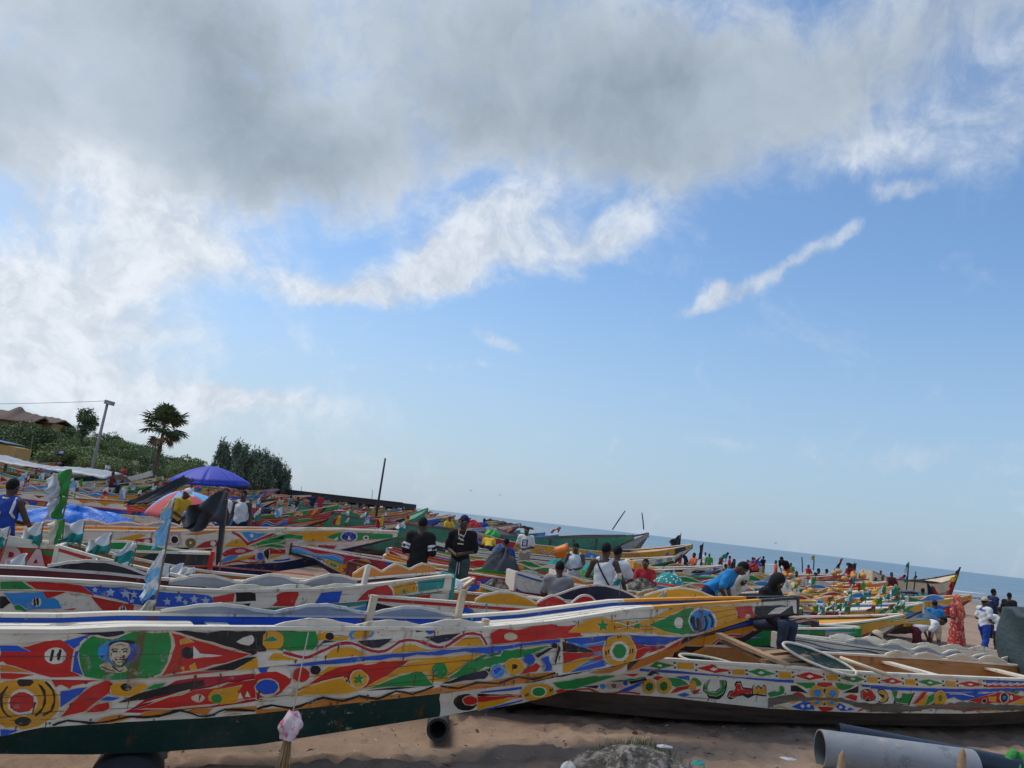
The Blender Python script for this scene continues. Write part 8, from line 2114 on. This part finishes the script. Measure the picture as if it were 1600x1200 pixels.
for px, py, d, c_, s, lab in ((845, 912, 16.6, 'net', .28, 'whitish net piled along the maroon boat'), (705, 905, 12.6, 'cloth_white', .16, 'folded white cloth in front of the capped man'), (925, 885, 19, 'cloth_teal', .22, 'green cloth piled beside the man in white vest'), (770, 832, 24, 'plastic_green', .22, 'bright green plastic sack beside the capped man'), (738, 818, 24, 'cloth_red', .25, 'bright red cloth behind the capped man'), (1400, 945, 24, 'cloth_orange', .25, 'orange cloth bundle among the right-hand pennants'), (1000, 915, 17, 'net', .3, 'pale net along the boat under the boy'), (775, 910, 15.4, 'net', .2, 'white net lump between small bow and capped man')):
    p = at(px, py, d); heap('bundle', lab, 'bundle', (p.x, p.y, p.z - .1), (s * 1.2, s * .8, s * .7), c_, int(px), rough=.22)
# tarpaulin-covered stack on the right edge
t = at(1590, 985, 14.2)
o = thing('covered_stack', 'tall stack under dark green tarpaulin with red cloth below at the right edge', 'stack', (t.x + .48, t.y, gz(t.x, t.y)))
m = MB()
def fn(u, v):
    a = u * 6.283; z = .75 + 1.12 * v; r = 1 + .04 * math.sin(5 * a + 3 * v) + .05 * math.sin(2 * a + 7 * v) - .12 * v; k = (abs(math.cos(a)) ** 8 + abs(math.sin(a)) ** 8) ** (-1 / 8)
    if v > .93: r *= 1 - (v - .93) * 9; z -= (v - .93) * .6
    return (.62 * k * r * math.cos(a), .5 * k * r * math.sin(a), z + .05 * math.sin(a * 3))
m.grid(48, 26, fn, 'tarp_dark', True); m.build('tarpaulin', o, True)
m = MB(); m.grid(40, 8, lambda u, v: (.66 * math.cos(u * 6.283) * (1 + .03 * math.sin(u * 44)), .54 * math.sin(u * 6.283) * (1 + .03 * math.sin(u * 38)), .02 + .8 * v), 'cloth_red', True); m.build('red_cloth', o, True)
for i in range(26):
    px = rp.uniform(15, 640) if i < 16 else rp.uniform(760, 1240); d = rp.uniform(21, 44) if i < 16 else rp.uniform(17, 32); q = at(px, 718 + .1162 * px + (2.33 - 1.0) * 1200 / d, d); c_, nm = rp.choice([('net', 'grey'), ('cloth_teal', 'teal'), ('net_blue', 'blue-grey'), ('cloth_orange', 'orange'), ('cloth_cream', 'cream'), ('cloth_green', 'green')])
    heap('net_heap', f'small {nm} heap of net or cloth lying in the {"left-hand" if i < 16 else "middle"} boats', 'net', q - Vector((0, 0, .25)), (rp.uniform(.3, .6), .32, rp.uniform(.28, .5)), c_, i * 3 + 1, 24, 9, .25)['group'] = f'{nm} heaps in the {"left-hand" if i < 16 else "middle"} boats'
# orange tub
p = at(878, 862, 24.4); t = thing('plastic_tub', 'tilted orange plastic tub before the big green boat', 'tub', p, rot=(R(8), R(72), 0)); m = MB(); m.grid(20, 6, lambda u, v: ((.17 + .05 * v) * math.cos(u * 6.283), (.17 + .05 * v) * math.sin(u * 6.283), .42 * v - .21), 'plastic_orange', True); m.grid(20, 3, lambda u, v: (.17 * v * math.cos(u * 6.283), .17 * v * math.sin(u * 6.283), -.21), 'plastic_orange', True); m.build('tub_wall', t, True, solid=.012)
m = MB(); m.tube([(.225 * math.cos(a), .225 * math.sin(a), .21) for a in np.linspace(0, 6.283, 22)], .014, 'plastic_orange', 6); m.build('rim', t)
# boards lying in the lettered boat
for i, (a, b, w, h, lab) in enumerate(((at(1122, 991, 11.7), at(1232, 1040, 10.9), .17, .045, 'long sawn board slanting down from the foreground bow'), (at(1128, 1000, 11.78), at(1222, 1046, 11.0), .15, .04, 'second sawn board lying just under the slanting one'),
                                       (at(1190, 1032, 11.1), at(1262, 1026, 11.25), .2, .05, 'topmost short sawn board of the little stack'), (at(1196, 1040, 11.0), at(1266, 1036, 11.2), .2, .05, 'lower short sawn board of the little stack'), (at(1178, 1024, 11.35), at(1226, 1019, 11.5), .18, .05, 'short sawn board behind the little stack'), (at(1000, 1031, 10.6), at(1032, 1046, 10.5), .12, .04, 'short sawn board end sticking out under the red bow tip'))):
    m = MB(); v = b - a; m.bar((0, 0, 0), v, w, h, 'wood'); tag(m.build('board', None, False, a), lab, 'board')
a, b = at(1312, 1028, 11.0), at(1392, 1056, 10.7); m = MB(); m.tube([(0, 0, 0), (b - a) * .5, b - a], [.03, .028, .024], 'cream', 8); tag(m.build('oar_shaft', None, True, a), 'cream wooden pole resting on the diamond-patterned gunwale', 'pole')
def dish(label, c, rx, ry, rot):
    t = thing('oval_hatch', label, 'hatch', c, rot=rot); m = MB(); m.grid(28, 6, lambda u, v: (rx * v * math.cos(u * 6.283), ry * v * math.sin(u * 6.283), -.07 * (1 - v ** 2.5)), 'darkgreen', True); m.build('tray', t, True, solid=.012)
    m = MB(); m.tube([(rx * math.cos(a), ry * math.sin(a), .008) for a in np.linspace(0, 6.283, 30)], .02, 'white', 7); m.build('rim', t)
dish('small oval green tray with white rim inside the lettered boat', at(1107, 1034, 10.75), .40, .13, (R(16), R(4), R(2)))
dish('large oval green tray with white rim tilted on the boards', at(1280, 1030, 11.2), .52, .24, (R(20), R(14), R(-6)))
# rollers under the foreground boat
def drum(name, label, cat, c, axis_, r, L, matk, inner='pvc_in', wall=.02, dent=0.0, n=28):
    ax = Vector(axis_).normalized(); q = ax.to_track_quat('Z', 'Y').to_euler(); t = thing(name, label, cat, c, rot=q); m = MB()
    m.grid(n, 5, lambda u, v: (r * (1 + dent * math.sin(u * 12)) * math.cos(u * 6.283), r * math.sin(u * 6.283), L * v), matk, True); m.build('shell', t, True)
    m = MB(); m.grid(n, 5, lambda u, v: ((r - wall) * math.cos(u * 6.283), (r - wall) * math.sin(u * 6.283), L * (1 - v)), inner, True); m.build('bore', t, True)
    for z, nm in ((0, 'rim'), (L, 'rim')): m = MB(); m.grid(n, 2, lambda u, v: ((r - wall * v) * math.cos(u * 6.283), (r - wall * v) * math.sin(u * 6.283), z), matk, True); m.build(nm, t)
    return t
NA = Vector((-math.sin(R(28.5)), math.cos(R(28.5)), 0))
c = at(686, 1124, 8.75); drum('roller', 'dark hollow roller under the middle of the foreground boat', 'roller', (c.x, c.y, .03), Vector((-.06, 1, 0)), .12, .9, 'rubber', wall=.03)
c = at(186, 1196, 6.35); drum('roller', 'dark wide roller under the foreground boat at lower left', 'roller', (c.x, c.y, -.2), Vector((-.3, 1, 0)), .29, 1.2, 'rubber', 'rubber', .03)
# pipes
a = at(1281, 1171, 9.45); a = Vector((a.x, a.y, .12)); b = a + Vector((2.2, -.16, 0)); drum('pipe', 'thick grey scratched plastic pipe lying in the right foreground', 'pipe', (a.x, a.y, a.z), b - a, .215, 1.72, 'pvc', wall=.018)
a = at(1310, 1146, 10.05); a = Vector((a.x, a.y, .17)); b = a + Vector((2.0, -.50, -.06)); drum('pipe', 'dark blue plastic pipe lying behind the grey one', 'pipe', a, b - a, .14, 2.0, 'pvc_dark', 'rubber', .016)
a = at(1532, 1178, 8.75); drum('roller', 'dark hollow pipe end showing behind the blue pipe', 'roller', (a.x, a.y, -.02), (.35, 1, 0), .085, .7, 'rubber', wall=.015)
for px, py, d, lab in ((1317, 1172, 5.6, 'pointed wooden stake in front of the grey pipe, left one'), (1505, 1168, 5.6, 'pointed wooden stake in front of the grey pipe, right one')):
    p = at(px, py, d); m = MB(); zb = gz(p.x, p.y) - .1; m.tube([(-.02, 0, zb - p.z), (-.008, 0, -.12), (-.004, 0, -.04), (0, 0, 0)], [.034, .03, .022, .004], 'wood', 8); tag(m.build('stake', None, True, p), lab, 'stake')
p = at(1590, 1160, 9.6); heap('net_sack', 'green plastic net heap on the sand at the lower right edge', 'net', (p.x, p.y, gz(p.x, p.y) - .02), (.34, .26, .34), 'cloth_green', 9, rough=.2)
# broom hung on the foreground boat
p0, p1, p2 = at(482, 988, 6.95), at(458, 1112, 6.75), at(438, 1222, 6.6)
t = thing('hung_broom', 'straw broom in a pink and white bag hung on a cord from a boat', 'broom', p0)
m = MB(); m.tube([(0, 0, 0), (p1 - p0) * .5 + Vector((0, -.02, 0)), p1 - p0], .006, 'rope', 5); m.build('cord', t)
c = p1 - p0; m = MB()
def bag(u, v):
    a = u * 6.283; r = (.03 + .055 * math.sin(min(1, v * 1.15) * 2.6)) * (1 + .2 * math.sin(3 * a + 5 * v) + .12 * math.sin(7 * a - 9 * v)); ax = c + (p2 - p1) * (.42 * v - .02); return ax + Vector((r * math.cos(a), r * .8 * math.sin(a), 0))
m.grid(22, 14, bag, 'bag', True); m.build('bag', t, True)
m = MB(); rg = random.Random(2)
for k in range(70):
    s = Vector((rg.gauss(0, 1), rg.gauss(0, .7), 0)); m.tube([c + (p2 - p1) * .3 + s * .008, c + (p2 - p1) * .6 + s * .016, c + (p2 - p1) * (1 + rg.uniform(-.05, .12)) + s * .03], [.004, .0035, .002], 'straw', 4)
m.build('bristles', t)
# mound of old net with grass
p = at(1000, 1198, 8.1); zg = gz(p.x, p.y); m = MB()
def mound(u, v):
    a = u * 6.283; r = v ** .85; x, y = .78 * r * math.cos(a), .48 * r * math.sin(a); n = float(fbm(np.array(x * 6), np.array(y * 6), 4, 77)); return (x * (1 + .12 * n), y * (1 + .1 * n), .34 * (1 - r ** 2.2) + .035 * n * (1 - r * .6) - .02)
m.grid(64, 26, mound, 'net', True); tag(m.build('net_mound', None, False, (p.x, p.y, zg)), 'mound of old grey net and sand in the foreground', 'mound')
m = MB(); rg = random.Random(6)
for k in range(220):
    a = rg.uniform(.2, 2.9); r = rg.uniform(.05, .75); x, y = .78 * r * math.cos(a), .48 * r * math.sin(a) + .03; z = .34 * (1 - r ** 2.2) - .02; hh_ = rg.uniform(.03, .11) * (1.6 if rg.random() < .06 else 1); dx, dy = rg.gauss(0, .03), rg.gauss(0, .03); w = .004
    m.add([(x - w, y, z), (x + w, y, z), (x + dx, y + dy, z + hh_)], [(0, 1, 2)], 'grass')
tag(m.build('mound_grass', None, False, (p.x, p.y, zg)), 'thin dry grass growing on the net mound', 'grass', kind='stuff')
for px, py, d, s, c_, lab in ((890, 1190, 7.55, (.075, .055, .06), 'foam', 'curled white foam lump left of the net mound'), (1038, 1163, 7.9, (.08, .03, .02), 'litter', 'pale plastic scrap on top of the net mound'), (1092, 1188, 7.9, (.07, .05, .03), 'cloth_teal', 'green rag end at the right of the net mound'), (993, 1142, 9.3, (.035, .03, .03), 'litter_red', 'rusty tin with pale lid lying behind the mound'), (1232, 1183, 8.2, (.08, .05, .012), 'litter', 'flattened white plastic scrap on the sand left of the pipe')):
    q = at(px, py, d); zz = max(gz(q.x, q.y), q.z - s[2]) ; heap('scrap', lab, 'scrap', (q.x, q.y, zz - .005), (s[0], s[1], s[2] * .9), c_, int(px), 18, 8, .3)
m = MB(); rg = random.Random(16)
for k in range(900):
    x, y = rg.uniform(-4, 7), rg.uniform(6.2, 12.5); z = gz(x, y) + .008; s = rg.uniform(.008, .03); a = rg.uniform(0, 3.1); e = rg.uniform(1, 4) if rg.random() < .35 else 1
    ca, sa = math.cos(a) * s, math.sin(a) * s; m.add([(x - ca * e, y - sa * e, z), (x + sa * .5, y - ca * .5, z + s * .4), (x + ca * e, y + sa * e, z + .002), (x - sa * .5, y + ca * .5, z + s * .5)], [(0, 1, 2, 3)], rg.choice(['litter', 'litter_b', 'litter_b', 'litter_red', 'shell', 'wood_dark']))
tag(m.build('beach_litter', None), 'scattered twigs, shells and scraps on the foreground sand', 'litter', kind='stuff')
for px, py, d, lab in ((1211, 849, 160, 'single gull flying over the sea on the right'), (780, 774, 170, 'gull flying above the big green boat'), (735, 767, 180, 'left one of the gulls over the pier end')):
    q = at(px, py, d); m = MB(); m.add([(-.5, 0, .16), (-.22, .1, .22), (0, .14, .06), (0, -.16, .04), (-.25, -.08, .2)], [(0, 1, 2, 3, 4)], 'bird'); m.add([(.5, 0, .16), (.22, .1, .22), (0, .14, .06), (0, -.16, .04), (.25, -.08, .2)], [(4, 3, 2, 1, 0)], 'bird'); m.ball((0, 0, .03), (.06, .2, .06), 'bird', 8, 6); tag(m.build('gull', None, False, q), lab, 'bird')
